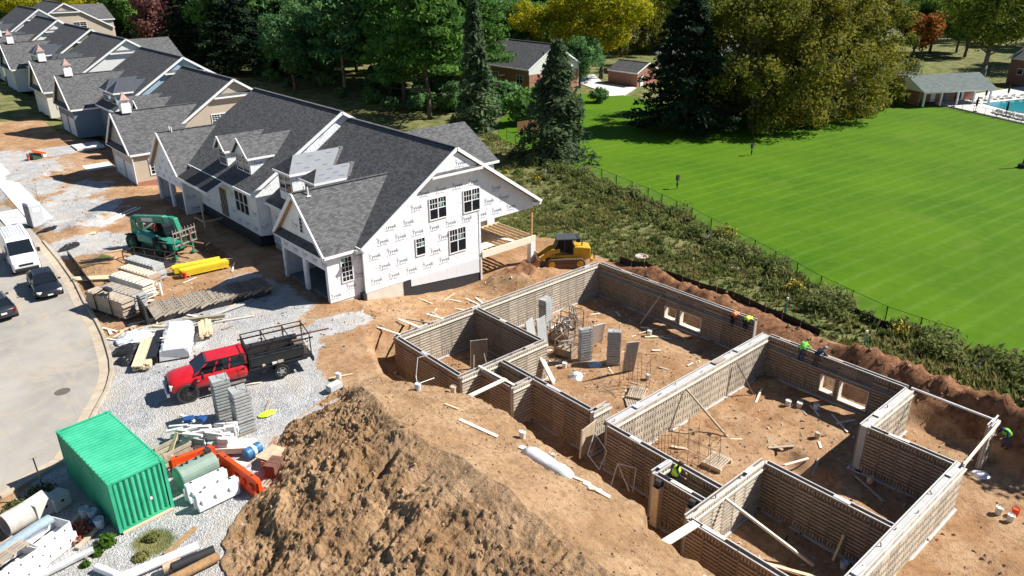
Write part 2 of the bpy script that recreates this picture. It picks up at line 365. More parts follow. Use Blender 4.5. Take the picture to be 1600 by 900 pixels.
def heap():
    nu, ny = NU, NYH; ysv = np.linspace(-3, 35.6, ny); u = np.linspace(0, 1, nu)
    U, Y = np.meshgrid(u, ysv); x0 = np.interp(Y, HY, H0)+.55*fbm(Y, Y*0, .7, 4, 44)+.25; xc = np.interp(Y, HY, HC)+.5*fbm(Y, Y*0, .35, 3, 45); x1 = np.interp(Y, PIT_Y, PIT_X)-.12-1.1*sst(33.5, 35.6, Y); hc = np.interp(Y, HY, HH)*1.08*(1+.08*fbm(Y, Y*0, .3, 3, 46))
    X = x0+(x1+.12-x0)*U; t = (X-x0)/(xc-x0); w = (X-xc)/(x1-xc)
    front = np.clip(t, 0, 1)**1.0; back = 1-(1-.38/np.maximum(hc, .4))*np.clip(w, 0, 1)**.95
    Z = .05+hc*np.where(t < 1, front, back)
    tt = t+.18*fbm(X, Y, .45, 4, 63)
    rough = sst(0, .10, t)*sst(1.12, .78, tt)
    wx = X+.8*fbm(X, Y, .5, 3, 64)
    lump = fbm(X, Y, .3, 3, 51)*.45+(ridged(wx, Y, .55, 5, 57, .62)-.4)*.55+fbm(X, Y, 4.5, 4, 61, .8)*.13
    gul = -np.maximum(0, fbm(X*.22, Y+.3*fbm(X, Y, .6, 2, 72), .75, 4, 71)-.12)*1.3*sst(.25, .8, t)
    Z = Z+rough*(lump+gul)+(1-rough)*sst(0, .1, U)*(.10*fbm(X, Y, .7, 5, 77, .62)+.05*fbm(X, Y, 5, 3, 78))
    Z = np.where(U < .004, -.3, Z)
    e = sst(.985, 1, U); X = X+.25*fbm(X, Y, 1.3, 3, 91)*sst(.8, 1, U)
    Z = Z-e*.9
    v = np.stack([X, Y, Z], -1).reshape(-1, 3); i = np.arange(nu*ny).reshape(ny, nu)
    q = np.stack([i[:-1, :-1], i[:-1, 1:], i[1:, 1:], i[1:, :-1]], -1).reshape(-1, 4)
    m, nt, b = newmat('spoil'); c = co(nt)
    base, hh = dirt_nodes(nt, c, (.36, .222, .118), (.49, .325, .19), (.22, .13, .066))
    at = N(nt, 'Attribute', attribute_name='rough')
    bs2, h2 = dirt_nodes(nt, c, (.32, .192, .096), (.47, .305, .170), (.185, .108, .055))
    base = mixc(nt, ramp(nt, at.outputs['Fac'], (.35, 0), (.75, 1)), base, bs2)
    nt.links.new(base, b.inputs['Base Color']); b.inputs['Roughness'].default_value = .95; b.inputs['Specular IOR Level'].default_value = .1
    bump(nt, hh, b, .9, .13)
    me = np_mesh('dirt_mound', v, q, m)
    a = me.attributes.new('rough', 'FLOAT', 'POINT'); a.data.foreach_set('value', (rough*(.75+.5*fbm(X, Y, .35, 3, 99))).reshape(-1).astype(np.float32))
    o = link(bpy.data.objects.new('dirt_mound', me)); tag(o, 'big heap of brown excavated earth in front of the foundation', 'dirt pile')
    return X, Y, Z, rough
HX, HYY, HZ, HR = heap()
def heap_z(x, y):
    j = int(np.clip((y+3)/38.6*(NYH-1), 0, NYH-1)); i = int(np.argmin(np.abs(HX[j]-x))); return float(HZ[j, i])
def gz(x, y): return float(height(np.array([x]), np.array([y]))[0])
# clods and stones lying about
def clods():
    n = 9000; V = []; F = []
    oct_v = np.array([(1, 0, 0), (-1, 0, 0), (0, 1, 0), (0, -1, 0), (0, 0, 1), (0, 0, -1)], float)
    oct_f = np.array([(0, 2, 4), (2, 1, 4), (1, 3, 4), (3, 0, 4), (2, 0, 5), (1, 2, 5), (3, 1, 5), (0, 3, 5)])
    pts = []
    J = rng.integers(8, NYH-8, 9000); I = rng.integers(8, NU-8, 9000)
    for j, i in zip(J, I):
        r = HR[j, i]; s = (.014+.11*rng.random()**7)*(1.1 if r > .5 else .7)
        pts.append((HX[j, i], HYY[j, i], HZ[j, i], s))
    x = rng.uniform(22, 49, 5200); y = rng.uniform(2, 47, 5200); z = height(x, y)
    for a, b, c in zip(x, y, z):
        if (44 < a < 48.5) or rng.random() < .55: pts.append((a, b, c, .02+.1*rng.random()**3*(1.6 if a > 45 else 1)))
    x = rng.uniform(11, 24, 900); y = rng.uniform(56, 104, 900); z = height(x, y)
    for a, b, c in zip(x, y, z): pts.append((a, b, c, .02+.09*rng.random()**3))
    p = np.array(pts); m = len(p)
    sc = p[:, 3][:, None, None]*rng.uniform(.6, 1.4, (m, 6, 3)); v = oct_v[None]*sc+rng.normal(0, .15, (m, 6, 3))*p[:, 3][:, None, None]
    v = v+p[:, None, :3]; f = (oct_f[None]+(np.arange(m)*6)[:, None, None]).reshape(-1, 3)
    mt = mat('clod', (.30, .195, .115), .95, .4, .9)
    o = link(bpy.data.objects.new('dirt_clods', np_mesh('dirt_clods', v.reshape(-1, 3), f, mt, smooth=False))); tag(o, 'loose clods and stones strewn over the bare earth', 'soil', kind='stuff')
clods()
def scraps():
    V = []; n = 1150; x = np.concatenate([rng.uniform(25, 43.5, 650), rng.uniform(10, 22, 350), rng.uniform(24, 42, 150)]); y = np.concatenate([rng.uniform(9, 39, 650), rng.uniform(40, 66, 350), rng.uniform(41, 46, 150)])
    z = height(x, y)+.03; a = rng.uniform(0, 6.283, n); l = .03+.16*rng.random(n)**4; w = .015+.035*rng.random(n)
    dx, dy = np.cos(a), np.sin(a); t = rng.uniform(-.05, .05, n)
    v = np.stack([np.stack([x-dx*l-dy*w, y-dy*l+dx*w, z-t], -1), np.stack([x-dx*l+dy*w, y-dy*l-dx*w, z-t], -1), np.stack([x+dx*l+dy*w, y+dy*l-dx*w, z+t+.03], -1), np.stack([x+dx*l-dy*w, y+dy*l+dx*w, z+t+.03], -1)], 1)
    v = np.concatenate([v, v+np.array([0, 0, -.03])], 1).reshape(-1, 3); b = (np.arange(n)*8)[:, None, None]; f = np.array([(0, 1, 2, 3), (7, 6, 5, 4), (0, 4, 5, 1), (1, 5, 6, 2), (2, 6, 7, 3), (3, 7, 4, 0)])[None]+b
    ms = [mat('scrap_wood', (.55, .44, .30)), mat('scrap_white', (.68, .68, .66)), mat('scrap_dark', (.05, .045, .04)), mat('scrap_grey', (.35, .35, .34))]
    o = link(bpy.data.objects.new('site_scraps', np_mesh('site_scraps', v, f.reshape(-1, 4), ms, np.repeat(rng.choice(4, n, p=[.35, .1, .35, .2]), 6), smooth=False))); tag(o, 'small chips of wood and litter strewn over the site', 'litter', kind='stuff')
scraps()
# ---------------------------------------------------------------- street, kerb, pavement, lawn
def sheet(name, poly, z, m, thick=.12):
    b = MB(); b.prism([(x, y, z-thick) for x, y in poly], (0, 0, thick)); return tag(b.build(name, m), kind='structure')
def street_material():
    m, nt, b = newmat('street'); c = co(nt)
    base = mixc(nt, ramp(nt, noise(nt, c, .16, 6, .62), (.38, 0), (.62, 1)), (.24, .225, .20), (.36, .335, .295))
    base = mixc(nt, ramp(nt, noise(nt, c, .42, 6, .7, dist=1.2), (.48, 0), (.64, .7)), base, (.40, .33, .24))
    base = mixc(nt, ramp(nt, noise(nt, c, .9, 5, .7), (.60, 0), (.78, .45)), base, (.17, .165, .16))
    tk = N(nt, 'Mapping'); tk.inputs['Scale'].default_value = (1.1, .06, 1); nt.links.new(c, tk.inputs[0])
    base = mixc(nt, ramp(nt, noise(nt, tk.outputs[0], 1.4, 4, .7), (.54, 0), (.68, .35)), base, (.42, .34, .25))
    ck = N(nt, 'TexVoronoi', feature='DISTANCE_TO_EDGE'); ck.inputs['Scale'].default_value = .16; nt.links.new(c, ck.inputs['Vector'])
    base = mixc(nt, ramp(nt, ck.outputs['Distance'], (.0, .18), (.005, 0)), base, (.13, .12, .11))
    base = mixc(nt, ramp(nt, noise(nt, c, 30, 3, .6), (.35, 0), (.75, .3)), base, (.42, .40, .37))
    nt.links.new(base, b.inputs['Base Color']); b.inputs['Roughness'].default_value = .9; bump(nt, noise(nt, c, 40, 3), b, .25, .01)
    return m
conc = mat('kerb_concrete', (.43, .36, .27), .9, .18, 1.2, bmp=.2)
conc2 = mat('new_concrete', (.58, .575, .56), .9, .08, .8, bmp=.15)
sheet('street', STREET, .02, street_material(), .2)
def offset_line(pts, d):
    out = []
    for i, p in enumerate(pts):
        a = Vector(pts[max(0, i-1)]); b = Vector(pts[min(len(pts)-1, i+1)]); t = (b-a).normalized(); n = Vector((t.y, -t.x)); out.append((p[0]+n.x*d, p[1]+n.y*d))
    return out
kl = [(-14, 36.4), (-6, 36.9), (1.1, 38.0), (4.1, 39.1), (5.6, 41.3), (6.66, 43.2), (7.6, 44.8), (8.1, 45.9), (8.6, 47.2), (9.0, 48.8), (9.3, 50.5), (9.65, 52.7), (9.9, 55), (10.1, 57.5), (10.25, 59.8), (10.7, 64), (11.0, 70), (11.15, 76.5)]
def kerb():
    t = thing('kerb', None, None, (0, 0, 0)); tag(t, kind='structure'); del_ = [k for k in ('label', 'category') if k in t.keys()]
    for k in del_: del t[k]
    prof = [(-.62, .026), (-.05, .034), (.0, .14), (.16, .15), (.2, .15), (.2, -.2), (-.62, -.2)]
    L = [offset_line(kl, d) for d, z in prof]
    # split into cast lengths with open joints
    for i in range(len(kl)-1):
        b = MB(); f0, f1 = .006, .994
        def P(k, f): a, c = L[k][i], L[k][i+1]; return (a[0]+(c[0]-a[0])*f, a[1]+(c[1]-a[1])*f, prof[k][1])
        b.sect([[P(k, f0) for k in range(len(prof))], [P(k, f1) for k in range(len(prof))]]); b.build('kerb_stone', conc, t)
kerb()
def slabs(name, x0, x1, y0, y1, step, zoff=.06):
    t = bpy.data.objects.new(name, None); link(t); tag(t, kind='structure')
    y = y0
    while y < y1-.1:
        b = MB(); ye = min(y+step, y1); z0, z1 = float(grade(y)), float(grade(ye)); g = .02
        p = [(x0, y+g, z0+zoff), (x1, y+g, z0+zoff), (x1, ye-g, z1+zoff), (x0, ye-g, z1+zoff)]
        b.prism([(a, c, d-.3) for a, c, d in p], (0, 0, .3)); b.build('slab', conc2, t); y = ye
slabs('pavement', 11.6, 13.6, 83.2, 130, 2.4); slabs('driveway_apron', 9.6, 11.5, 83.6, 88.5, 2.4, .1)
slabs('porch_slab', 20.6, 23.6, 98.2, 100.6, 1.2, .12); slabs('porch_slab', 22.2, 25.4, 108.4, 111.4, 1.5, .2)
def lawn_material():
    m, nt, b = newmat('lawn'); c = co(nt)
    base = mixc(nt, ramp(nt, noise(nt, c, .09, 5, .6), (.38, 0), (.62, 1)), (.042, .114, .001), (.070, .156, .002))
    mp = N(nt, 'Mapping'); mp.inputs['Rotation'].default_value = (0, 0, R(5.5)); nt.links.new(c, mp.inputs[0])
    wv = N(nt, 'TexWave', bands_direction='Y'); nt.links.new(mp.outputs[0], wv.inputs[0]); wv.inputs['Scale'].default_value = .155; wv.inputs['Distortion'].default_value = .9; wv.inputs['Detail'].default_value = 3; wv.inputs['Detail Scale'].default_value = .6
    ln = N(nt, 'Mapping'); ln.inputs['Rotation'].default_value = (0, 0, R(5.5)); ln.inputs['Scale'].default_value = (.35, 2.5, 1); nt.links.new(c, ln.inputs[0])
    dash = ramp(nt, noise(nt, ln.outputs[0], .7, 5, .8), (.30, .25), (.70, 1)); thin = ramp(nt, wv.outputs[1], (.72, 0), (1., .17))
    base = mixc(nt, mixc(nt, 1., dash, thin, 'MULTIPLY'), base, (.23, .33, .10))
    base = mixc(nt, ramp(nt, noise(nt, c, .05, 4, .6), (.45, 0), (.62, .5)), base, (.07, .145, .004))
    base = mixc(nt, ramp(nt, noise(nt, ln.outputs[0], 1.3, 5, .8), (.56, 0), (.72, .22)), base, (.13, .20, .025))
    base = mixc(nt, ramp(nt, noise(nt, c, 1.1, 6, .8), (.48, 0), (.68, .55)), base, (.105, .20, .006))
    base = mixc(nt, ramp(nt, noise(nt, c, 2.2, 5, .75), (.50, 0), (.75, .6)), base, (.036, .09, .003))
    base = mixc(nt, ramp(nt, noise(nt, c, .14, 4, .6), (.60, 0), (.74, .3)), base, (.14, .175, .03))
    nt.links.new(base, b.inputs['Base Color']); b.inputs['Roughness'].default_value = .9; b.inputs['Specular IOR Level'].default_value = .1
    bump(nt, noise(nt, c, 9, 4, .7), b, .5, .06)
    return m
sheet('lawn', LAWN, -2.0, lawn_material(), .1)
# ---------------------------------------------------------------- basement walls in their form panels
WTOP = 0.; WBOT = -2.8; PW = .914
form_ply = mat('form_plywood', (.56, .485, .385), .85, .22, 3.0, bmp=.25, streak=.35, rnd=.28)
form_dark = mat('form_plywood_dark', (.41, .315, .225), .85, .25, 3.0, bmp=.25, streak=.3, rnd=.3)  # shade put into the colour of shaded wall faces; also dark loose boards
alu = mat('form_aluminium', (.66, .66, .65), .5, .12, 4, metal=.35, rnd=.12)
core_m = mat('poured_concrete', (.44, .44, .43), .9, .1, 2, bmp=.2)
foot_m = mat('footing_concrete', (.46, .46, .45), .9, .12, 2, bmp=.2)
timber = mat('fresh_timber', (.74, .58, .38), .8, .15, 4, streak=.2, rnd=.2)
timber_w = mat('pale_timber', (.80, .72, .60), .8, .1, 4, streak=.15, rnd=.15)
timber_old = mat('weathered_timber', (.46, .38, .29), .85, .2, 4, streak=.3, rnd=.25)
rebar = mat('rusty_steel', (.16, .085, .05), .8, .3, 9, metal=.2)
steel_dk = mat('dark_steel', (.06, .06, .065), .55, .2, 6, metal=.5)
def panel_mesh(kind, face, back, h=2.8):
    b = MB(); b.mi = 1
    b.bb((.004, 0, 0), (PW-.004, .022, h)); b.mi = 0
    for x in (.0, PW-.035): b.bb((x+.008, .024, .005), (x+.030, .085, h-.005))
    if kind == 'rib':
        z = .38
        while z < h-.40: b.bb((.045, .024, z), (PW-.045, .085, z+.12)); z += .205
        for k in range(5):
            x = .06+k*.165
            b.bb((x, .024, .03), (x+.10, .085, .34)); b.bb((x, .024, h-.29), (x+.10, .085, h-.10))
        b.bb((.04, .024, h-.07), (PW-.04, .09, h-.004))
    else:
        b.bb((.04, .024, .02), (PW-.04, .085, .10)); z = .14
        for r in range(5):
            for k in range(4):
                x = .05+k*.212; b.bb((x, .024, z), (x+.125, .085, z+.24))
            b.bb((.04, .024, z+.27), (PW-.04, .085, z+.34)); b.bb((.04, .024, z+.385), (PW-.04, .085, z+.47)); z += .515
        b.bb((.04, .024, h-.07), (PW-.04, .09, h-.004))
    return b.mesh('panel', [face, back])
form_back = mat('form_recess_shade_brown', (.19, .135, .09), .9, .3, 3)  # brown ply plate, darkened in colour to deepen the shaded gaps between ribs
PM = {(k, f): panel_mesh(k, m, form_back) for k in ('rib', 'slot') for f, m in (('l', form_ply), ('d', form_dark))}  # lit and shaded copies of each panel
WALLS = []
def form_wall(label, a, b, t=.2, sides='ld', kind=('rib', 'rib'), opens=(), top=WTOP, bot=WBOT, rail=(1, 1), ledge=(0, 0), group='formed basement walls'):  # sides: l for the sunlit tone, d for the shaded tone
    a = Vector((*a, 0)); b = Vector((*b, 0)); d = (b-a); L = d.length; d.normalize(); n = Vector((-d.y, d.x, 0)); ang = math.atan2(d.y, d.x)
    w = thing('concrete_formwork', label, 'formwork', (a.x, a.y, bot), ang, group); h = top-bot; WALLS.append((a, b))
    spans = []; p = 0
    for (t0, t1, z0, z1) in sorted(opens): spans += [(p, t0, None), (t0, t1, (z0-bot, z1-bot))]; p = t1
    spans.append((p, L, None))
    c = MB()
    for s0, s1, op in spans:
        for z0, z1 in ([(0, h-.03)] if op is None else [(0, op[0]), (op[1], h-.03)]):
            if z1-z0 > .02: c.bb((s0, -t/2, z0), (s1, t/2, z1-(.08 if z1 > 2 and t < .3 else 0)))
    c.build('concrete_core', core_m, w)
    f = MB(); f.bb((-.2, -t/2-.2, -.12), (L+.2, t/2+.2, -.002)); f.build('footing', foot_m, w)
    for si, s in enumerate((1, -1)):
        face = sides[si]
        if face == '-': continue
        for s0, s1, op in spans:
            k = max(1, round((s1-s0)/PW)); wd = (s1-s0)/k
            for i in range(k):
                x = s0+i*wd
                for z0, z1 in ([(0, h)] if op is None else [(0, op[0]), (op[1], h)]):
                    if z1-z0 < .1: continue
                    o = inst('panel', PM[(kind[si], face)], w, (x if s > 0 else x+wd, s*(t/2+.002), z0), 0 if s > 0 else math.pi, (wd/PW, 1, (z1-z0)/2.8))
        if rail[si]:
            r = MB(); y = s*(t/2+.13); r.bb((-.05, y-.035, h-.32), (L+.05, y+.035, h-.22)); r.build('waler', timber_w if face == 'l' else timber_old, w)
        r = MB(); y = s*(t/2+.05); r.bb((.0, y-.028, h+.004), (L, y+.028, h+.03)); r.build('top_plate', alu, w)
    for t0, t1, z0, z1 in opens:
        m = MB(); z0 -= bot; z1 -= bot; y = t/2+.11
        for x in (t0, t1-.08): m.bb((x+.003, -y, z0), (x+.077, y, z1-.003))
        m.bb((t0+.08, -y, z0+.002), (t1-.08, y, z0+.07)); m.bb((t0+.08, -y, z1-.08), (t1-.08, y, z1-.005)); m.build('opening_frame', timber_w, w)
    for si, s in enumerate((1, -1)):
        if ledge[si]:
            for k in range(3): x0 = .3+k*(L-.6)/3; r = MB(); r.bb((x0, s*(t/2+.10), h-.82), (x0+(L-.6)/3-.04, s*(t/2+.36), h-.77)); r.build('walk_board', timber_old, w)
    # ties and stubs poking out of the top, out of line as they are on site
    for k in range(int(L/1.9)):
        x = .6+k*1.9+random.uniform(-.4, .4); r = MB(); r.bar((x, random.uniform(-t/2, t/2), h-.15), (x+random.uniform(-.05, .05), random.uniform(-t/2, t/2), h+random.uniform(.03, .16)), .035); r.build('tie', rebar, w)
    for k in range(max(1, int(L/4.5))):
        x = random.uniform(.3, max(.4, L-1.3)); r = MB(); r.bar((x, 0, h+.045), (x+random.uniform(.5, 1.2), random.uniform(-.05, .05), h+.05), t*.9, .04); r.build('top_spacer', random.choice([timber_w, alu, timber_old]), w)
    return w
F = form_wall
# unit nearest the wrapped house
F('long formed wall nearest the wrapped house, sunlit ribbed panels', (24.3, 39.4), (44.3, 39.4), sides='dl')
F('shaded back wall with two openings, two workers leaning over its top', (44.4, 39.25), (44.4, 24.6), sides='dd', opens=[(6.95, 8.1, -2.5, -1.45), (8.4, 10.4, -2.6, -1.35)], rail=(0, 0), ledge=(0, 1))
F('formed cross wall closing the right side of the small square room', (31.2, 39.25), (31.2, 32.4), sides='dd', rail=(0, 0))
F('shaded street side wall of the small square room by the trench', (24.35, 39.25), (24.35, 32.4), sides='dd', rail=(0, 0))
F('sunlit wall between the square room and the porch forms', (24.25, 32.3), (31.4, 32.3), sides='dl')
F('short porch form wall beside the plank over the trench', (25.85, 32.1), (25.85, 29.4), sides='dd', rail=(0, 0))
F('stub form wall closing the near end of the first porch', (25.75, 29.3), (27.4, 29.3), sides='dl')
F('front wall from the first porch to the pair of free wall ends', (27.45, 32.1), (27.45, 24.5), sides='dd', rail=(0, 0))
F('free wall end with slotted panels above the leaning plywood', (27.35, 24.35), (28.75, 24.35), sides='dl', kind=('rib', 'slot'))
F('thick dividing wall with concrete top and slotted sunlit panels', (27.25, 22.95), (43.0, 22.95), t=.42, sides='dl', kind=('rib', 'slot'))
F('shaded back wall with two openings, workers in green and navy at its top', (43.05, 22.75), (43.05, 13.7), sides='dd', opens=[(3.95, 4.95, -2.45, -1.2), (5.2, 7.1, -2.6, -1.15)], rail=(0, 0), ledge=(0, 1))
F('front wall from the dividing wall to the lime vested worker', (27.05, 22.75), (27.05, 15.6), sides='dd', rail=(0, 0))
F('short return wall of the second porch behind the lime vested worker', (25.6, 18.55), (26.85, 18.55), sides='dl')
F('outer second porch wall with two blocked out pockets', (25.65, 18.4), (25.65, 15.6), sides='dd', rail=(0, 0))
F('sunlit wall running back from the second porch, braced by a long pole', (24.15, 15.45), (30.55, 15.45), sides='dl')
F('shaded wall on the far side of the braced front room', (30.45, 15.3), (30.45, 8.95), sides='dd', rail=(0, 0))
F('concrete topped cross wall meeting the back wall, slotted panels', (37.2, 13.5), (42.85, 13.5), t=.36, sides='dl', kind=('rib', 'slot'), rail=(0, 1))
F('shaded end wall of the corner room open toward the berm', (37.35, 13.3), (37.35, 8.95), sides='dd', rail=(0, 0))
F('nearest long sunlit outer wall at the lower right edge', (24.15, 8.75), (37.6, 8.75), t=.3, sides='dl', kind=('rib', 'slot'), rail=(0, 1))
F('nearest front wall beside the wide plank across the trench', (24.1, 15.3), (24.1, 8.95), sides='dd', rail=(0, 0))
# single upright panel pair at the open corner and rails reaching to it
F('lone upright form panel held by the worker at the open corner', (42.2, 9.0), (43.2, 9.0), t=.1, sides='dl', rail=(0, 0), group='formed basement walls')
def loose(name, label, cat, mb, m, group=None, **k):
    o = mb.build(name, m, **k); return tag(o, label, cat, group)
b = MB().bar((43.1, 13.5, .0), (43.05, 9.0, -.02), .1, .1); loose('rail', 'grey straight rail bridging the gap in the back wall at the open corner', 'rail', b, alu)
b = MB().bar((37.3, 8.55, .1), (42.9, 8.75, .06), .09, .2); loose('rail', 'white rail running out from the near wall to the lone panel', 'rail', b, timber_w)
for yy, l in ((18.0, 'plywood blocked pocket at the left end of the second porch'), (16.0, 'plywood blocked pocket at the right end of the second porch')):
    t = thing('pocket_form', l, 'formwork', (25.3, yy, -2.8)); MB().bb((-.16, -.22, 0), (.2, -.17, 2.45)).build('side_board', timber, t); MB().bb((-.16, .17, 0), (.2, .22, 2.45)).build('side_board', timber_old, t); MB().bb((-.2, -.2, .1), (-.165, .2, 2.4)).build('face_board', timber, t); MB().box((.05, 0, 2.62), (.3, .3, .3)).build('block', steel_dk, t)
# ---------------------------------------------------------------- houses
def shingle_material():
    m, nt, b = newmat('shingles'); u = co(nt, 'UV')
    br = N(nt, 'TexBrick'); nt.links.new(u, br.inputs['Vector']); br.offset = .5
    for k, v in (('Scale', 1.), ('Mortar Size', .012), ('Brick Width', .32), ('Row Height', .15), ('Bias', 0.)): br.inputs[k].default_value = v
    br.inputs['Color1'].default_value = (.062, .062, .066, 1); br.inputs['Color2'].default_value = (.165, .165, .165, 1); br.inputs['Mortar'].default_value = (.025, .025, .028, 1)
    base = mixc(nt, ramp(nt, noise(nt, u, 1.6, 4, .6), (.35, 0), (.7, .35)), br.outputs[0], (.16, .157, .155))
    base = mixc(nt, ramp(nt, noise(nt, u, 9, 3, .7), (.4, 0), (.7, .5)), base, (.07, .07, .075))
    nt.links.new(base, b.inputs['Base Color']); b.inputs['Roughness'].default_value = .9; b.inputs['Specular IOR Level'].default_value = .2
    bump(nt, br.outputs['Fac'], b, -.6, .03)
    return m
shingle = shingle_material()
def wrap_material():
    m, nt, b = newmat('house_wrap'); c = co(nt)
    base = mixc(nt, ramp(nt, noise(nt, c, .7, 5, .6, dist=2), (.40, 0), (.66, 1)), (.86, .87, .88), (.76, .78, .80))
    nt.links.new(base, b.inputs['Base Color']); b.inputs['Roughness'].default_value = .55
    mp = N(nt, 'Mapping'); mp.inputs['Scale'].default_value = (1, 1, .6); nt.links.new(c, mp.inputs[0])
    bump(nt, noise(nt, mp.outputs[0], 1.1, 5, .6, dist=3), b, .55, .12)
    return m
wrap = wrap_material()
def siding(name, col):
    m, nt, b = newmat(name); c = co(nt); sp = N(nt, 'SeparateXYZ'); nt.links.new(c, sp.inputs[0])
    f = N(nt, 'Math', operation='DIVIDE'); nt.links.new(sp.outputs[2], f.inputs[0]); f.inputs[1].default_value = .18
    g = N(nt, 'Math', operation='FRACT'); nt.links.new(f.outputs[0], g.inputs[0])
    base = mixc(nt, ramp(nt, noise(nt, c, 1.5, 3), (.3, 0), (.7, .35)), col, tuple(x*.85 for x in col))
    base = mixc(nt, ramp(nt, g.outputs[0], (0, .0), (.86, 0), (.93, .55)), base, tuple(x*.35 for x in col))
    nt.links.new(base, b.inputs['Base Color']); b.inputs['Roughness'].default_value = .6
    bump(nt, g.outputs[0], b, .5, .03); return m
sid_tan = siding('siding_tan', (.58, .49, .38)); sid_cream = siding('siding_cream', (.74, .71, .60)); sid_blue = siding('siding_slate_blue', (.17, .23, .30)); sid_ltblue = siding('siding_pale_blue', (.36, .52, .62))
sid_green = siding('siding_sage', (.30, .33, .20)); sid_grey = siding('siding_grey', (.33, .32, .30)); sid_white = siding('siding_white', (.80, .80, .78))
white = mat('white_trim', (.82, .82, .82), .5, .04, 3)
glass = mat('window_glass', (.012, .016, .02), .06, .2, 1, spec=.6)
glass_s = mat('window_glass_sticker', (.10, .32, .28), .3, .2, 1)
print_ink = mat('wrap_ink', (.15, .17, .24), .7, .2, 2)
soffit_wood = mat('sheathing_wood', (.42, .25, .12), .8, .2, 5)
dark_in = mat('unlit_interior', (.10, .085, .07), .9, .2, 2)  # dark colour standing in for the shade inside openings
membrane = mat('black_membrane', (.035, .035, .04), .6, .3, 12, bmp=.6, bs=30)
drainboard = mat('drain_board', (.66, .67, .69), .8, .05, 6, bmp=.3, bs=60)
found_m = mat('foundation_concrete', (.62, .58, .50), .9, .1, 1.5, bmp=.15)
underlay = mat('roof_underlay', (.21, .225, .24), .7, .08, 1.5, bmp=.2, bs=4)
metal_roof = mat('metal_roof', (.085, .095, .11), .4, .1, 2, metal=.4)
copper = mat('copper_roof', (.36, .225, .19), .5, .15, 4, metal=.3)
brick_red = mat('brick_red', (.36, .17, .12), .9, .25, 8, bmp=.3)
def text_mesh():
    out = []
    for body, size in (('Tyvek', .62), ('HomeWrap', .19)):
        cu = bpy.data.curves.new('t', 'FONT'); cu.body = body; cu.size = size; cu.resolution_u = 2; cu.shear = .12
        o = bpy.data.objects.new('t', cu); COL.objects.link(o)
        bpy.context.view_layer.update()
        me = bpy.data.meshes.new_from_object(o.evaluated_get(bpy.context.evaluated_depsgraph_get()))
        v = [tuple(p.co) for p in me.vertices]; f = [tuple(p.vertices) for p in me.polygons]; out.append((v, f))
        bpy.data.objects.remove(o); bpy.data.meshes.remove(me); bpy.data.curves.remove(cu)
    (v1, f1), (v2, f2) = out; n = len(v1)
    v = v1+[(x*1.35, y-.26, z) for x, y, z in v2]; f = f1+[tuple(i+n for i in q) for q in f2]
    sq = [(.02, .56, 0), (.30, .56, 0), (.30, .60, 0), (.02, .60, 0)]; n = len(v); v += sq; f.append((n, n+1, n+2, n+3))
    return v, f
TXT_V, TXT_F = text_mesh(); TXT = {}
class House:
    def __init__(s, name, label, loc, cat='house', group=None):
        s.o = thing(name, label, cat, loc, 0, group); s.loc = Vector(loc)
    def b(s, name, mb, m, parent=None, uv=False, **k):
        o = mb.build(name, m, parent or s.o, uv=uv, **k)
        if parent is None: o.location = -s.loc
        return o
    def prints(s, parent, pts, u, v, nrm, sc=1.):
        u = Vector(u); v = Vector(v); nrm = Vector(nrm)
        if 'print' not in TXT: TXT['print'] = MB().add(TXT_V, TXT_F).mesh('wrap_print', print_ink)
        for p in pts:
            p = Vector(p)+nrm*.012; o = bpy.data.objects.new('wrap_print', TXT['print']); link(o, parent)
            k = sc*random.uniform(.66, .72); o.matrix_local = Matrix.Translation(p) @ Matrix((u*k, v*k, nrm*k)).transposed().to_4x4()
    def window(s, p, u, n, w, h, cols=2, rows=2, units=1, sash=True, pane=None, parent=None, trim=.07):
        """p lower-left corner on the wall, u along wall, n outward"""
        p = Vector(p); u = Vector(u); n = Vector(n); z = Vector((0, 0, 1)); f = MB(); g = MB()
        def q(a, b, lo, hi, mb): # box in wall coords
            c = [p+u*x+z*y+n*d for x, y, d in ((a[0], a[1], lo), (b[0], a[1], lo), (b[0], b[1], lo), (a[0], b[1], lo), (a[0], a[1], hi), (b[0], a[1], hi), (b[0], b[1], hi), (a[0], b[1], hi))]
            mb.add(c, [(0, 3, 2, 1), (4, 5, 6, 7), (0, 1, 5, 4), (1, 2, 6, 5), (2, 3, 7, 6), (3, 0, 4, 7)])
        t = trim; uw = w/units
        q((-t, -t), (w+t, 0), .0, .075, f); q((-t, h), (w+t, h+t), .0, .075, f); q((-t, 0), (0, h), 0, .07, f); q((w, 0), (w+t, h), 0, .07, f)
        for k in range(1, units): q((k*uw-t*.6, 0), (k*uw+t*.6, h), 0, .065, f)
        q((0, 0), (w, h), .002, .02, g)
        for k in range(units):
            x0, x1 = k*uw+(t*.6 if k else 0), (k+1)*uw-(t*.6 if k < units-1 else 0)
            if sash: q((x0, h*.5-.03), (x1, h*.5+.03), .02, .055, f)
            for c in range(1, cols): xx = x0+(x1-x0)*c/cols; q((xx-.016, h*.5 if sash else 0), (xx+.016, h), .02, .042, f)
            for r in range(1, rows): yy = (h*.5+h*.5*r/rows) if sash else h*r/rows; q((x0, yy-.016), (x1, yy+.016), .02, .043, f)
        o = s.b('window', f, white, parent); s.b('pane', g, pane or glass, o) if parent is None else None
        if parent: s.b('pane', g, pane or glass, parent)
        return o
def quad_roof(mb, pts, th=.14):
    """roof slab from polygon, thickened downward"""
    mb.prism([Vector(p)-Vector((0, 0, th)) for p in pts], (0, 0, th))
def rake(mb, a, b, depth=.26, w=.09):
    a = Vector(a); b = Vector(b); mb.bar(a-Vector((0, 0, depth/2-.03)), b-Vector((0, 0, depth/2-.03)), w, depth)
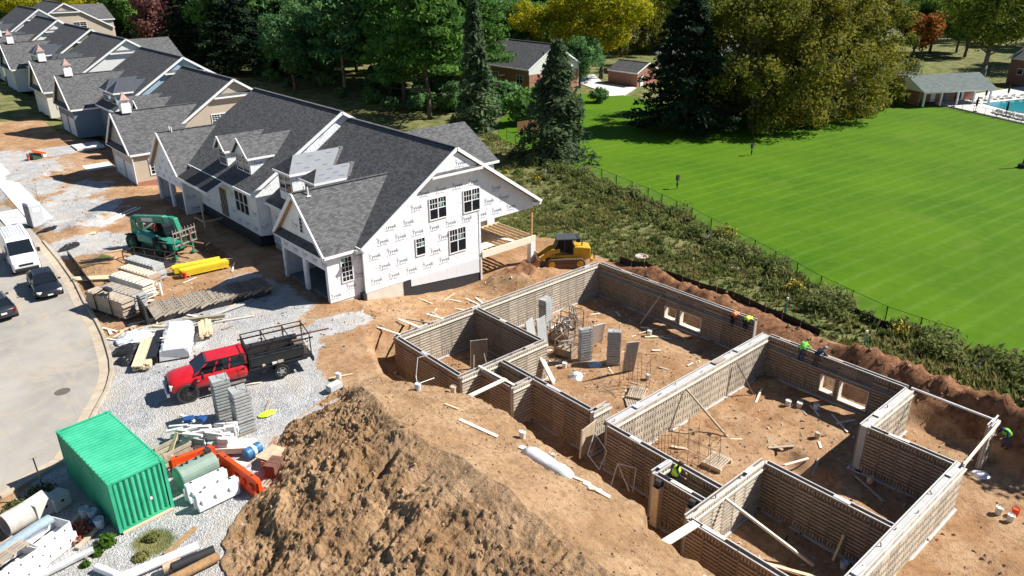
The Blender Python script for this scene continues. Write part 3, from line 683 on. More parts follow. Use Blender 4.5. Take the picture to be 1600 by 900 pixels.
def house(label, y0, y1, xe, ze, xr, zr, zb, wallm, gablem=None, g=None, dormers=(), pent=True, rear=None, fw=None, name='town_house', zgab=None, fmat=None, wrapd=False, cup=False, over=.3, grp='attached houses along the street', steps=()):
    H = House(name, label, ((xe+xr)/2, (y0+y1)/2, zb), group=grp); sl = (zr-ze)/(xr-xe); xb = 2*xr-xe; gablem = gablem or wallm; fmat = fmat or wallm
    fx = fw or xe+.4
    def rz(x): return ze+sl*(x-xe)
    H.rz = rz; H.sl = sl; H.xe = xe; H.ze = ze; H.y0 = y0; H.y1 = y1; H.zb = zb; H.fx = fx
    m = MB(); quad_roof(m, [(xe, y0-over, ze), (xe, y1+.02, ze), (xr, y1+.02, zr), (xr, y0-over, zr)]); H.b('roof_slope', m, shingle, uv=True)
    m = MB(); quad_roof(m, [(xr+.002, y0-over, zr), (xr+.002, y1+.02, zr), (xb, y1+.02, ze), (xb, y0-over, ze)]); H.b('roof_slope', m, shingle, uv=True)
    m = MB(); m.bar((xr, y0-over, zr+.02), (xr, y1, zr+.02), .3, .05); H.b('ridge_cap', m, shingle, uv=True)
    for xa_ in (xe-.03, xb+.03): m = MB(); rake(m, (xa_, y0-over-.05, ze), (xr, y0-over-.05, zr)); H.b('rake_board', m, white)
    for xa_, xc_ in ((xe-.08, xe-.005), (xb+.005, xb+.08)): m = MB(); m.bb((xa_, y0-over, ze-.24), (xc_, y1, ze-.01)); H.b('fascia', m, white)
    # walls
    zt = rz(fx)-.15
    wa, wb = y0+.02, y1
    if g and g.get('open'): wa, wb = (g['y1'], y1) if g['y0'] < y0+2 else (y0+.02, g['y0'])
    m = MB(); m.bb((fx, wa, zb), (fx+.18, wb, zt)); H.fwall = H.b('front_wall', m, fmat)
    m = MB(); m.bb((xb-.5, y0+(6.5 if wrapd == 'W1' else .02), zb-2.4), (xb-.32, y1, zt)); H.b('back_wall', m, wallm)
    H.m_end = []
    if wrapd != 'W1':
        m = MB(); m.prism([(fx+.001, y0, zb), (xb-.33, y0, zb-(2.2 if y0 > 60 else 0)), (xb-.33, y0, zt), (xr, y0, zr-.16), (fx+.001, y0, zt)], (0, .16, 0)); H.gable = H.b('gable_wall', m, gablem)
    m = MB(); m.prism([(fx+.001, y1-.17, zb), (xb-.33, y1-.17, zb), (xb-.33, y1-.17, zt), (xr, y1-.17, zr-.16), (fx+.001, y1-.17, zt)], (0, .16, 0)); H.b('gable_wall', m, wallm)
    m = MB(); m.bb((fx+.03, y0+.46, zb-2.6), ((37.5 if wrapd == 'W1' else xb-.36), y1-.06, zb)); H.b('foundation', m, found_m if zb != .85 else membrane)
    if pent:
        z1 = zr-1.9; xa, xc = xr-(1.9)/sl+.1, xr+(1.9)/sl-.1; f = y0-over-.12
        m = MB(); m.bb((xa+.25, f, z1-.2), (xc-.25, f+.5, z1)); H.b('gable_beam', m, white)
        m = MB(); quad_roof(m, [(xa+.3, f+.02, z1+.06), (xc-.3, f+.02, z1+.06), (xc-.5, y0+.02, z1+.3), (xa+.5, y0+.02, z1+.3)], .05); H.b('pent_roof', m, shingle, uv=True)
    if g:
        gx, ga, gb, gze, gzp, gzb = g['x'], g['y0'], g['y1'], g['ze'], g['zp'], g['zb']; gm = (ga+gb)/2; gs = (gzp-gze)/(gb-gm)
        x_r = xe+(gzp-ze)/sl; x_e = max(xe+(gze-ze)/sl, fx)
        for s in (-1, 1):
            ye = ga-.3 if s < 0 else gb+.3; zz = gze-.3*gs
            m = MB(); quad_roof(m, [(gx-.35, gm, gzp), (gx-.35, ye, zz), (x_e, ye, zz), (x_r+.1, gm, gzp)]); H.b('garage_roof_slope', m, shingle, uv=True)
            m = MB(); m.bb((gx-.3, ye-.04, zz-.25), (x_e, ye+.04, zz-.03)); H.b('fascia', m, white)
            m = MB(); rake(m, (gx-.4, gm, gzp), (gx-.4, ye, zz), .28, .1); H.b('rake_board', m, white)
        m = MB(); m.bar((gx-.35, gm, gzp+.02), (x_r, gm, gzp+.02), .26, .05); H.b('ridge_cap', m, shingle, uv=True)
        gmat = g.get('mat', wallm)
        m = MB(); m.bb((gx, ga, gzb), (fx+1, ga+.16, gze)); H.gside = H.b('garage_side_wall', m, gmat)
        m = MB(); m.bb((gx, gb-.16, gzb), (fx, gb, gze)); H.gside2 = H.b('garage_side_wall', m, gmat)
        # front with two doorways
        dh = g.get('dh', 2.45); w = gb-ga; fl = gzb+.12; d0, d1 = ga+.35, gm-.25; e0, e1 = gm+.25, gb-.35
        m = MB(); m.bb((gx+.001, ga+.16, fl+dh), (gx+.16, gb-.16, gze))
        H.gfront = H.b('garage_front_wall', m, gmat)
        for a, c in ((ga+.165, d0), (d1, e0), (e1, gb-.165)): m = MB(); m.bb((gx+.003, a, gzb), (gx+.22, c, fl+dh-.002)); H.b('garage_pier', m, gmat if not g.get('trimpier') else white)
        m = MB(); m.prism([(gx, ga+.02, gze+.002), (gx, gb-.02, gze+.002), (gx, gm, gzp-.22)], (.15, 0, 0)); H.ggab = H.b('garage_gable_wall', m, g.get('gab', gmat))
        if g.get('open'):
            m = MB(); m.bb((gx+.3, ga+.2, gzb-.05), (fx+2.5, gb-.2, gzb+.1)); H.b('garage_floor', m, mat('garage_slab', (.22, .22, .215), .9))  # slab colour darker than plain concrete, for the deep shade inside
            m = MB(); m.bb((fx+2.5, ga+.2, gzb), (fx+2.6, gb-.2, gze)); m.bb((gx+.3, ga+.2, gze-.1), (fx+2.5, gb-.2, gze-.05)); H.b('garage_interior', m, dark_in)
        else:
            for a, c in ((d0, d1), (e0, e1)):
                m = MB(); m.bb((gx+.06, a, fl), (gx+.1, c, fl+dh-.01))
                for i in range(4):
                    for j in range(4):
                        wy = (c-a)/4; hz = dh/4; m.bb((gx+.045, a+j*wy+.06, fl+i*hz+.05), (gx+.062, a+(j+1)*wy-.06, fl+(i+1)*hz-.05))
                d = H.b('garage_door', m, white)
                m = MB(); m.bb((gx+.03, a+(c-a)*.45, fl+.9), (gx+.046, a+(c-a)*.55, fl+.96)); o = H.b('handle', m, steel_dk, d)
        if g.get('pent', True):
            m = MB(); quad_roof(m, [(gx-.5, ga-.05, gze-.28), (gx-.5, gb+.05, gze-.28), (gx-.002, gb+.05, gze+.12), (gx-.002, ga-.05, gze+.12)], .06); H.b('pent_roof', m, shingle, uv=True)
            m = MB(); m.bb((gx-.53, ga-.05, gze-.44), (gx-.4, gb+.05, gze-.345)); H.b('pent_fascia', m, white)
        if g.get('soffit'):
            for s in (-1, 1):
                ye = ga-.25 if s < 0 else gb+.25
                m = MB(); m.bar((gx-.17, gm, gzp-.3), (gx-.17, ye, gze-.3*gs-.18), .3, .04, up=(0, 0, 1)); H.b('soffit', m, soffit_wood)
        if cup:
            cx = gx+1.3; m = MB(); m.box((cx, gm, gzp+.35), (1.0, 1.0, 1.0)); m.box((cx, gm, gzp+.95), (.8, .8, .5)); m.box((cx, gm, gzp+1.22), (1., 1., .08)); c = H.b('cupola', m, white)
            m = MB(); m.sect([[(cx+r*a, gm+r*q, gzp+z) for a, q in ((-1, -1), (1, -1), (1, 1), (-1, 1))] for r, z in ((.58, 1.26), (.34, 1.5), (.2, 1.75), (.03, 2.15))]); o = H.b('cupola_roof', m, copper, c)
            m = MB(); 
            for k in range(4):
                for yy in (gm-.41,): m.bb((cx-.25, yy, gzp+.76+k*.1), (cx+.25, yy+.006, gzp+.8+k*.1))
            H.b('louvre', m, mat('louvre', (.5, .5, .52)), c)
    for i, d in enumerate(dormers): dormer(H, d)
    if rear:
        ry, ye, x1, rzp, rze = rear['y'], rear['ye'], rear['x1'], rear['zp'], rear['ze']; xs_ = xr+(zr-rzp)/sl; xl = xr+(zr-rze)/sl
        for s in (-1, 1):
            yy = ry+s*(ry-ye)
            m = MB(); quad_roof(m, [(xs_-.1, ry, rzp), (x1-.6, ry, rzp), (x1, yy, rze), (xl-.2, yy, rze)]); H.b('rear_roof_slope', m, shingle, uv=True)
        m = MB(); m.bb((xl, ye-.06, rze-.24), (x1+.05, ye, rze-.02)); m.bb((x1-.02, ye, rze-.24), (x1+.05, 2*ry-ye, rze-.02)); H.b('fascia', m, white)
        m = MB(); m.bb((xb-1, ye+.3, zb-2.2), (x1-.35, 2*ry-ye-.3, rze-.1)); H.b('rear_wing_wall', m, gablem)
    return H
def dormer(H, d):
    a, b, xf, ze, zp, style = d['y0'], d['y1'], d['x'], d['ze'], d['zp'], d['style']; ym = (a+b)/2; rm = d.get('roof', shingle)
    X = lambda z: H.xe+(z-H.ze)/H.sl
    zb = H.rz(xf); wm = d.get('wall', wrap)
    m = MB(); m.bb((xf, a, zb-.2), (xf+.12, b, ze)); 
    if style == 'gable': m.prism([(xf+.002, a+.01, ze), (xf+.002, b-.01, ze), (xf+.002, ym, zp-.12)], (.1, 0, 0))
    fw = H.b('dormer_front', m, wm)
    for yy in (a, b-.1):
        m = MB(); m.prism([(xf+.121, yy, zb), (X(ze)+.1, yy, ze), (xf+.121, yy, ze)], (0, .1, 0)); c = H.b('dormer_cheek', m, wm)
        if wm is wrap and yy == a: H.prints(c, [(xf+.35, a, ze-.75)], (1, 0, 0), (0, 0, 1), (0, -1, 0), .8)
    o = .25; hip = .0 if style == 'gable' else (b-a)*.5
    mm = [m2 for m2 in (rm,)]
    for s in (-1, 1):
        ye = a-o if s < 0 else b+o
        m = MB(); quad_roof(m, [(xf-.3+hip, ym, zp), (xf-.3, ye, ze-.08), (X(ze-.08)+.05, ye, ze-.08), (X(zp)+.05, ym, zp)], .1)
        if rm is metal_roof:
            for k in range(9):
                t = k/8; p0 = Vector((xf-.3+hip, ym, zp)).lerp(Vector((X(zp), ym, zp)), t); p1 = Vector((xf-.3, ye, ze-.08)).lerp(Vector((X(ze-.08), ye, ze-.08)), t); m.bar(p0+Vector((0, 0, .01)), p1+Vector((0, 0, .01)), .03, .03)
        H.b('dormer_roof', m, rm, uv=True)
        m = MB(); m.bb((xf-.3, ye-.035, ze-.28), (X(ze-.28)+.1, ye+.035, ze-.09)); H.b('fascia', m, white)
        if style == 'gable': m = MB(); rake(m, (xf-.34, ym, zp), (xf-.34, ye, ze-.08), .2, .07); H.b('rake_board', m, white)
    if hip:
        m = MB(); quad_roof(m, [(xf-.3+hip, ym, zp), (xf-.302, a-o, ze-.08), (xf-.302, b+o, ze-.08)], .1); H.b('dormer_roof', m, rm if rm is not underlay else shingle, uv=True)  # underlay dormers: shaded front hip darkened by using the shingle material
        m = MB(); m.bb((xf-.36, a-o, ze-.28), (xf-.304, b+o, ze-.09)); H.b('fascia', m, white)
    if rm is underlay:
        for k in range(5):
            for j in range(3):
                t = .1+.2*k; f = .2+.3*j; q0 = Vector((xf-.3+hip, ym, zp)).lerp(Vector((X(zp), ym, zp)), t); q1 = Vector((xf-.3, a-o, ze-.08)).lerp(Vector((X(ze-.08), a-o, ze-.08)), t); q = q0.lerp(q1, f)+Vector((0, 0, .012))
                if (k+j) % 2 and q.x < X(q.z)-.5: m = MB(); m.bar(q, q+Vector((.5, 0, 0)), .06, .008, up=(0, -.6, .8)); H.b('underlay_print', m, mat('underlay_ink', (.08, .11, .20)))
    if d.get('torn'):
        m = MB(); 
        for s in (-1, 1):
            p0 = Vector((X(zp)-.1, ym, zp+.02)); p1 = Vector((X(ze)-.1, a-o if s < 0 else b+o, ze-.04)); m.bar(p0, p1, .55, .05)
        H.b('roof_flashing', m, steel_dk if False else mat('felt_edge', (.16, .15, .15), .9, .3, 5))
    w = b-a-.4; h = min(1.75, ze-zb-.25)
    if h > .3: H.window((xf, b-.25, ze-h-.12), (0, -1, 0), (-1, 0, 0), w, h, d.get('cols', 2), 2, d.get('units', 1))
def spread(x0, x1, z0, z1, dx=1.6, dz=.98, holes=(), mk=None, test=None):
    out = []; r = 0; z = z0
    while z < z1:
        x = x0+(r % 2)*dx/2
        while x < x1:
            if not any(hx0-1.1 < x < hx1+.1 and hz0-.55 < z < hz1+.35 for hx0, hx1, hz0, hz1 in holes) and (test is None or test(x, z)): out.append(mk(x, z))
            x += dx
        z += dz; r += 1
    return out
# ---- wrapped end house beside the foundation
h1 = house('white wrapped end house with a big sunlit gable beside the foundation', 46.5, 62.05, 26.2, 3.9, 35.2, 9.95, .1, wrap, wrapd='W1', fw=26.55,
    g=dict(x=23.8, y0=47.15, y1=54.4, ze=4.05, zp=7.65, zb=-.05, open=1, soffit=1, dh=2.4, mat=wrap),
    dormers=[dict(y0=58.0, y1=60.5, x=27.0, ze=7.1, zp=8.2, style='hip', roof=underlay, torn=1, units=2, cols=1), dict(y0=55.0, y1=57.0, x=27.6, ze=6.85, zp=7.6, style='hip', roof=underlay, torn=1, units=1, cols=2)],
    rear=dict(y=57.2, ye=53.0, x1=45.2, zp=9.05, ze=6.0), grp=None)
def w1_gable():
    H = h1; y = 46.72
    # wall: ground part and the part hanging over the porch
    m = MB(); m.prism([(26.551, y, .1), (37.75, y, .1), (37.75, y, 3.2), (43.75, y, 3.2), (43.75, y, 3.95), (35.2, y, 9.75), (26.551, y, 3.98)], (0, .16, 0)); gw = H.b('gable_wall', m, wrap)
    wins = [(32.75, 4.5, 1.55, 1.65, 2), (36.1, 4.35, 1.6, 1.8, 2), (34.55, 1.25, 1.6, 1.95, 2), (31.3, 1.9, .8, 1.35, 1)]
    for x, z, w, hh, u in wins:
        o = H.window((x, y, z), (1, 0, 0), (0, -1, 0), w, hh, 3 if u == 2 else 3, 2, u)
    for x, z in ((33.65, 5.45), (37.05, 5.4), (35.45, 2.35), (31.7, 2.6)):
        m = MB(); m.bb((x, y-.03, z), (x+.33, y-.024, z+.36)); H.b('glass_sticker', m, glass_s)
    holes = [(x, x+w, z, z+hh) for x, z, w, hh, u in wins]
    lim = lambda x, z: z < min(3.4+(x-26.2)*.66, 9.4-(x+1.3-35.2)*.7) and not (x > 36.3 and z < 3.5) and z < 7.4
    H.prints(gw, spread(27.0, 42.4, .75, 8.5, holes=holes, mk=lambda x, z: (x, y, z), test=lim), (1, 0, 0), (0, 0, 1), (0, -1, 0))
    m = MB(); m.prism([(33.0, y-.42, 8.14), (37.4, y-.42, 8.14), (35.2, y-.42, 9.55)], (0, .1, 0)); ug = H.b('upper_gable', m, wrap)
    H.prints(ug, [(35.05, y-.42, 8.5)], (1, 0, 0), (0, 0, 1), (0, -1, 0))
    for q_ in ((43.6, 44.35, 3.45), (25.95, 26.9, 3.55)): m = MB(); m.bb((q_[0], y-.38, q_[2]), (q_[1], y-.02, 3.75)); H.b('eave_return', m, white)
    # garage side window and letters
    H.window((24.95, 47.15, 1.35), (1, 0, 0), (0, -1, 0), .85, 1.85, 3, 5, 1, sash=False)
    m = MB(); m.bb((25.0, 47.15-.03, 2.85), (25.3, 47.15-.024, 3.15)); H.b('glass_sticker', m, glass_s)
    H.prints(H.gside, [(25.15, 47.15, .75), (23.85, 47.15, .35), (25.9, 47.15, 3.0), (25.95, 47.15, 1.5)], (1, 0, 0), (0, 0, 1), (0, -1, 0), .85)
    H.prints(H.gfront, [(23.8, yy, 2.85) for yy in (54.0, 52.4, 50.9, 49.4, 48.0)], (0, -1, 0), (0, 0, 1), (-1, 0, 0), .8)
    H.prints(H.ggab, [(23.8, 52.0, 4.9)], (0, -1, 0), (0, 0, 1), (-1, 0, 0), .9)
    H.window((23.8, 50.65, 4.65), (0, -1, 0), (-1, 0, 0), .45, 1.15, 1, 4, 1, sash=False, trim=.05)
    H.prints(H.fwall, [(26.55, 61.2, 2.6), (26.55, 59.2, 1.5), (26.55, 57.4, 2.6), (26.55, 61, .6)], (0, -1, 0), (0, 0, 1), (-1, 0, 0))
    # foundation face: bare wall, drain board and black coating
    m = MB(); m.bb((23.85, 47.2, -1.2), (26.5, 47.6, .09)); H.b('foundation_wall', m, found_m); m = MB(); m.bb((26.56, y+.02, -1.5), (30.2, y+.4, .09)); H.b('foundation_wall', m, found_m)
    m = MB(); m.bb((26.3, 46.6, -1.3), (26.55, 47.15, .09)); H.b('foundation_coating', m, membrane); m = MB(); m.bb((29.95, y-.03, -2.2), (30.595, y+.3, .06)); H.b('foundation_coating', m, membrane); m = MB(); m.prism([(30.6, y-.02, -2.9), (37.75, y-.02, -2.9), (37.75, y-.02, -1.22), (30.6, y-.02, -.5)], (0, .3, 0)); H.b('foundation_coating', m, membrane)
    for i in range(8):
        x0 = 30.6+i*.894; x1 = x0+.888; m = MB(); m.prism([(x0, y-.06, -.5-(x0-30.6)*.1007), (x1, y-.06, -.5-(x1-30.6)*.1007), (x1, y-.06, .08), (x0, y-.06, .08)], (0, .05, 0)); H.b('drain_panel', m, drainboard)
    m = MB(); m.bb((37.6, 46.6, -2.9), (37.78, 61, .1)); H.b('foundation_wall', m, found_m); m = MB(); m.bb((37.59, 46.68, .1), (37.77, 61, 3.9)); H.b('porch_wall', m, wrap)
    # porch deck under the overhang
    yb = 46.55
    m = MB(); m.bb((37.8, yb, .02), (43.9, yb+.12, .62)); H.b('deck_beam', m, mat('deck_beam', (.78, .70, .55), .8, .1, 4))
    for k in range(12):
        m = MB(); x = 38.0+k*.52; m.bb((x, yb+.13, .30), (x+.06, 51.5, .60)); H.b('joist', m, timber)
    m = MB(); m.bb((37.85, 51.5, .3), (43.9, 51.6, .62)); H.b('deck_beam', m, timber)
    m = MB(); m.box((40.9, 48.6, .66), (.4, 3.9, .05), .25); m.box((38.7, 47.6, .65), (1.6, 1.3, .04), .1); H.b('loose_boards', m, timber_w)
    m = MB(); m.bb((43.35, 46.55, -2.6), (43.9, 47.05, .02)); H.b('porch_pier', m, white)
    m = MB(); m.bb((43.55, 46.7, .62), (43.69, 46.84, 3.2)); H.b('porch_post', m, mat('post_timber', (.50, .30, .13), .8, .15, 5))
    m = MB(); m.bb((43.55, 46.66, 3.2), (43.74, 61.5, 3.5)); H.b('porch_beam', m, wrap)
    # vent pipes on the garage ridge
    for yy in (50.45, 51.0):
        m = MB(); m.tube((24.6, yy, 7.1), (24.6, yy, 7.95), .06, n=8); m.box((24.6, yy, 7.28), (.34, .34, .05)); H.b('vent_pipe', m, white, smooth=False)
w1_gable()
h2 = house('white wrapped house between the end house and tan house, two shingled dormers', 62.2, 80.2, 25.0, 4.77, 34.4, 10.62, .85, wrap, fw=25.45, pent=False,
    g=dict(x=23.8, y0=75.6, y1=83.2, ze=4.1, zp=7.6, zb=-.05, open=1, soffit=1, mat=wrap, pent=False),
    dormers=[dict(y0=64.8, y1=67.8, x=26.45, ze=7.3, zp=8.75, style='gable', units=2, cols=1), dict(y0=69.5, y1=71.4, x=26.3, ze=7.15, zp=8.3, style='gable', units=1, cols=1)], grp=None)
def w2_front():
    H = h2; fx = 25.45
    H.window((fx, 66.7, 2.3), (0, -1, 0), (-1, 0, 0), 2.75, 1.85, 1, 1, 3)
    m = MB(); m.bb((fx-.05, 68.9, 1.0), (fx+.0, 70.3, 3.6)); d = H.b('doorway', m, dark_in)  # dark panel on the wall standing in for an unlit opening
    m = MB()
    for yy in (68.95, 69.4, 69.8, 70.2): m.bb((fx-.09, yy, 1.0), (fx-.05, yy+.09, 3.6))
    H.b('stud', m, timber_old, d)
    m = MB(); quad_roof(m, [(23.4, 67.9, 4.0), (23.4, 75.3, 4.0), (26.4, 75.3, 5.4), (26.4, 67.9, 5.4)], .12); H.b('porch_roof', m, membrane)
    m = MB(); m.bb((23.36, 67.9, 3.72), (23.46, 75.3, 3.98)); m.bar((23.4, 67.86, 3.9), (26.2, 67.86, 5.2), .08, .24); H.b('porch_fascia', m, white)
    m = MB(); m.bar((23.6, 70.6, 0), (23.6, 70.6, 3.8), .09); m.bar((23.6, 70.6, .5), (25.4, 70.6, .5), .09); m.bar((23.6, 70.6, .5), (23.6, 73.0, .4), .09); H.b('porch_prop', m, timber)
    H.prints(H.fwall, [(fx, a, z) for a, z in ((67.9, 3.5), (65.2, 4.25), (63.4, 4.25), (67.9, 1.9), (66.9, 1.3), (65.2, 1.35), (63.4, 1.3), (63.3, 2.7), (70.9, 1.6), (74.6, 3.2), (74.2, 1.5))], (0, -1, 0), (0, 0, 1), (-1, 0, 0), .8)
    H.prints(H.gable, spread(25.75, 34.5, 1.4, 10, 1.9, 1.5, mk=lambda x, z: (x, 62.2, z), test=lambda x, z: (x < 26.2 and z < 4.2))+[(26.3+k*1.9, 62.2, 4.95+k*1.9*.625) for k in range(5)], Vector((.85, 0, .53)), Vector((-.53, 0, .85)), (0, -1, 0), .7)
    H.prints(H.gside, [(24.1, 75.6, 3.1), (24.0, 75.6, 1.6), (24.25, 75.6, .4)], (1, 0, 0), (0, 0, 1), (0, -1, 0), .9)
    H.prints(H.gfront, [(23.8, a, 2.95) for a in (82.6, 81, 79.3, 77.6, 76.4)]+[(23.8, a, 3.6) for a in (81.8, 80, 78.3)], (0, -1, 0), (0, 0, 1), (-1, 0, 0), .65)
    H.prints(H.ggab, [(23.8, 80.6, 4.5), (23.8, 79, 5.5), (23.8, 78.6, 4.5)], (0, -1, 0), (0, 0, 1), (-1, 0, 0), .65)
    for yy in (79.3, 79.9):
        m = MB(); m.tube((24.9, yy, 7.1), (24.9, yy, 7.95), .06, n=8); m.box((24.9, yy, 7.3), (.34, .34, .05)); H.b('vent_pipe', m, white)
w2_front()
MD = dict(style='hip', roof=metal_roof)
def dm(z, y, wall): return [dict(y0=y, y1=y+2.3, x=28.1, ze=6.3+z, zp=7.5+z, wall=wall, units=1, **MD)]
t1 = house('tan sided house with copper topped cupola next to the wrapped houses', 91.5, 107.4, 27.2, 4.1, 36.7, 10.2, .0, sid_tan, g=dict(x=23.4, y0=89.2, y1=96.8, ze=4.0, zp=7.7, zb=-.1, gab=sid_grey, pent=True), dormers=[dict(y0=100, y1=101.8, x=28.2, ze=6.5, zp=7.5, style='gable', wall=sid_tan), dict(y0=103.5, y1=105.3, x=28.2, ze=6.5, zp=7.5, style='gable', wall=sid_tan)], cup=True)
def tan_extra():
    H = t1
    H.window((33.6, 91.5, 4.9), (1, 0, 0), (0, -1, 0), 1.9, 1.4, 3, 3, 2)
    H.window((25.1, 89.2, 1.2), (1, 0, 0), (0, -1, 0), 1.1, 1.9, 3, 5, 1, sash=False, trim=.13)
    m = MB(); m.bb((23.3, 89.1, -.4), (27.6, 89.19, .55)); H.b('brick_plinth', m, brick_red)
    m = MB(); m.tube((23.3, 89.05, .4), (23.3, 89.05, 3.7), .06, n=6); m.tube((27.4, 89.05, .4), (27.4, 89.05, 3.7), .06, n=6); H.b('downpipe', m, white)
tan_extra()
t2 = house('slate blue house joined to the tan house, standing seam dormers', 107.5, 124, 27.2, 5.3, 36.8, 11.35, 1.1, sid_blue, gablem=sid_ltblue, g=dict(x=24.2, y0=115.8, y1=123.6, ze=5.2, zp=8.9, zb=1.0, mat=sid_blue, gab=sid_grey), dormers=dm(1.2, 109, sid_ltblue)+dm(1.2, 112.2, sid_ltblue), cup=True, pent=True)
c1 = house('cream sided house beyond the slate blue one, green lawn in front', 130.5, 147, 27.2, 6.1, 36.7, 12.05, 2, sid_cream, gablem=sid_white, g=dict(x=24, y0=128.8, y1=136.5, ze=6.0, zp=9.7, zb=1.9, mat=sid_cream, trimpier=1), dormers=dm(2, 138, sid_white)+dm(2, 141, sid_white), cup=True, rear=dict(y=139, ye=134.5, x1=46.5, zp=11.2, ze=8))
c1.window((25.2, 128.8, 3.3), (1, 0, 0), (0, -1, 0), 1.0, 1.7, 3, 4, 1, sash=False, trim=.12)
c2 = house('house with sage green gable behind the cream house', 147.1, 163.5, 27.2, 6.6, 36.2, 12.55, 2.5, sid_green, gablem=sid_green, g=dict(x=25, y0=155.6, y1=163.3, ze=6.5, zp=10.2, zb=2.4, mat=sid_white), dormers=dm(2.5, 149.5, sid_white)+dm(2.5, 152.5, sid_white), cup=True)
d1 = house('house with white and blue gable, fifth along the row', 166, 182, 27.0, 7.1, 35.6, 13.05, 3.2, sid_blue, gablem=sid_white, g=dict(x=25, y0=165, y1=172.5, ze=7, zp=10.7, zb=3.1, mat=sid_green), dormers=dm(3, 174, sid_white)+dm(3, 177, sid_white), cup=True)
d2 = house('dark roofed house at the far end of the row', 182.1, 200, 27.5, 8.2, 36.2, 14.2, 4, sid_grey, gablem=sid_white, g=dict(x=25.5, y0=192, y1=199.5, ze=8, zp=11.5, zb=4, mat=sid_white), dormers=dm(4, 185, sid_white), cup=True)
e1 = house('tan gabled house standing behind the far end of the row', 203, 222, 36, 8.6, 45.6, 14.2, 4.6, sid_tan, dormers=[], rear=dict(y=211, ye=206, x1=56.5, zp=13.4, ze=10.2), grp=None, name='detached_house')
e1.window((41.5, 203, 8.4), (1, 0, 0), (0, -1, 0), 1.6, 1.6, 2, 2, 1); e1.window((46.8, 203, 8.4), (1, 0, 0), (0, -1, 0), 2.6, 1.6, 2, 2, 2)
# ---------------------------------------------------------------- trees and plants
def leaf_mat(name, cols, trans=.4, sc=.35):
    m, nt, b = newmat(name); c = co(nt); oi = N(nt, 'ObjectInfo')
    ad = N(nt, 'VectorMath', operation='ADD'); nt.links.new(c, ad.inputs[0]); nt.links.new(oi.outputs['Location'], ad.inputs[1])
    base = ramp(nt, noise(nt, ad.outputs[0], sc, 5, .7), *[(.30+.42*i/(len(cols)-1), k) for i, k in enumerate(cols)])
    base = mixc(nt, 1., base, ramp(nt, noise(nt, ad.outputs[0], 6, 2, .5), (.3, .62), (.7, 1.)), 'MULTIPLY')
    base = mixc(nt, 1., base, ramp(nt, oi.outputs['Random'], (0, .75), (1, 1.)), 'MULTIPLY')
    nt.links.new(base, b.inputs['Base Color']); b.inputs['Roughness'].default_value = .75; b.inputs['Specular IOR Level'].default_value = .15
    if trans:
        tr = N(nt, 'BsdfTranslucent'); nt.links.new(base, tr.inputs[0]); mx = N(nt, 'MixShader'); mx.inputs[0].default_value = trans
        nt.links.new(b.outputs[0], mx.inputs[1]); nt.links.new(tr.outputs[0], mx.inputs[2]); nt.links.new(mx.outputs[0], nt.nodes['Material Output'].inputs[0])
    return m
bark = mat('bark', (.11, .085, .065), .95, .35, 4, bmp=.6, bs=12)
bark_pale = mat('bark_pale', (.22, .19, .155), .95, .4, 3, bmp=.4, bs=12)
LM = dict(
    green=leaf_mat('leaves_green', [(0.06549, 0.1441, 0.0393), (0.1834, 0.3603, 0.0786), (0.393, 0.6549, 0.131)]),
    dark=leaf_mat('leaves_dark', [(0.06291, 0.1468, 0.06291), (0.1468, 0.3145, 0.1048), (0.3145, 0.5242, 0.1468)]),
    pine=leaf_mat('needles_pine', [(0.0414, 0.1035, 0.0276), (0.1173, 0.2587, 0.0483), (0.2587, 0.483, 0.0759)]),
    spruce=leaf_mat('needles_spruce', [(0.063, 0.108, 0.054), (0.126, 0.1936, 0.09), (0.2476, 0.3374, 0.135)]),
    fir=leaf_mat('needles_dark', [(0.01125, 0.027, 0.0135), (0.02475, 0.054, 0.02475), (0.0585, 0.1035, 0.0405)]),
    yellow=leaf_mat('leaves_yellow', [(0.1283, 0.1898, 0.018), (0.342, 0.3795, 0.0225), (0.6555, 0.5692, 0.018), (0.57, 0.414, 0.015)]),
    olive=leaf_mat('leaves_olive', [(0.08075, 0.1063, 0.01836), (0.1857, 0.2019, 0.0306), (0.323, 0.3187, 0.03825), (0.2099, 0.1806, 0.0459)]),
    olive2=leaf_mat('leaves_ochre', [(0.1047, 0.1084, 0.02534), (0.2244, 0.2168, 0.0396), (0.359, 0.3253, 0.0396), (0.1795, 0.1577, 0.05544)]),
    maroon=leaf_mat('leaves_maroon', [(0.0975, 0.039, 0.039), (0.234, 0.0975, 0.08775), (0.39, 0.195, 0.1463)]),
    orange=leaf_mat('leaves_orange', [(0.216, 0.12, 0.024), (0.432, 0.168, 0.036), (0.504, 0.24, 0.06)]),
    lime=leaf_mat('leaves_lime', [(0.068, 0.1275, 0.017), (0.153, 0.221, 0.0272), (0.272, 0.323, 0.034), (0.51, 0.425, 0.034)]))
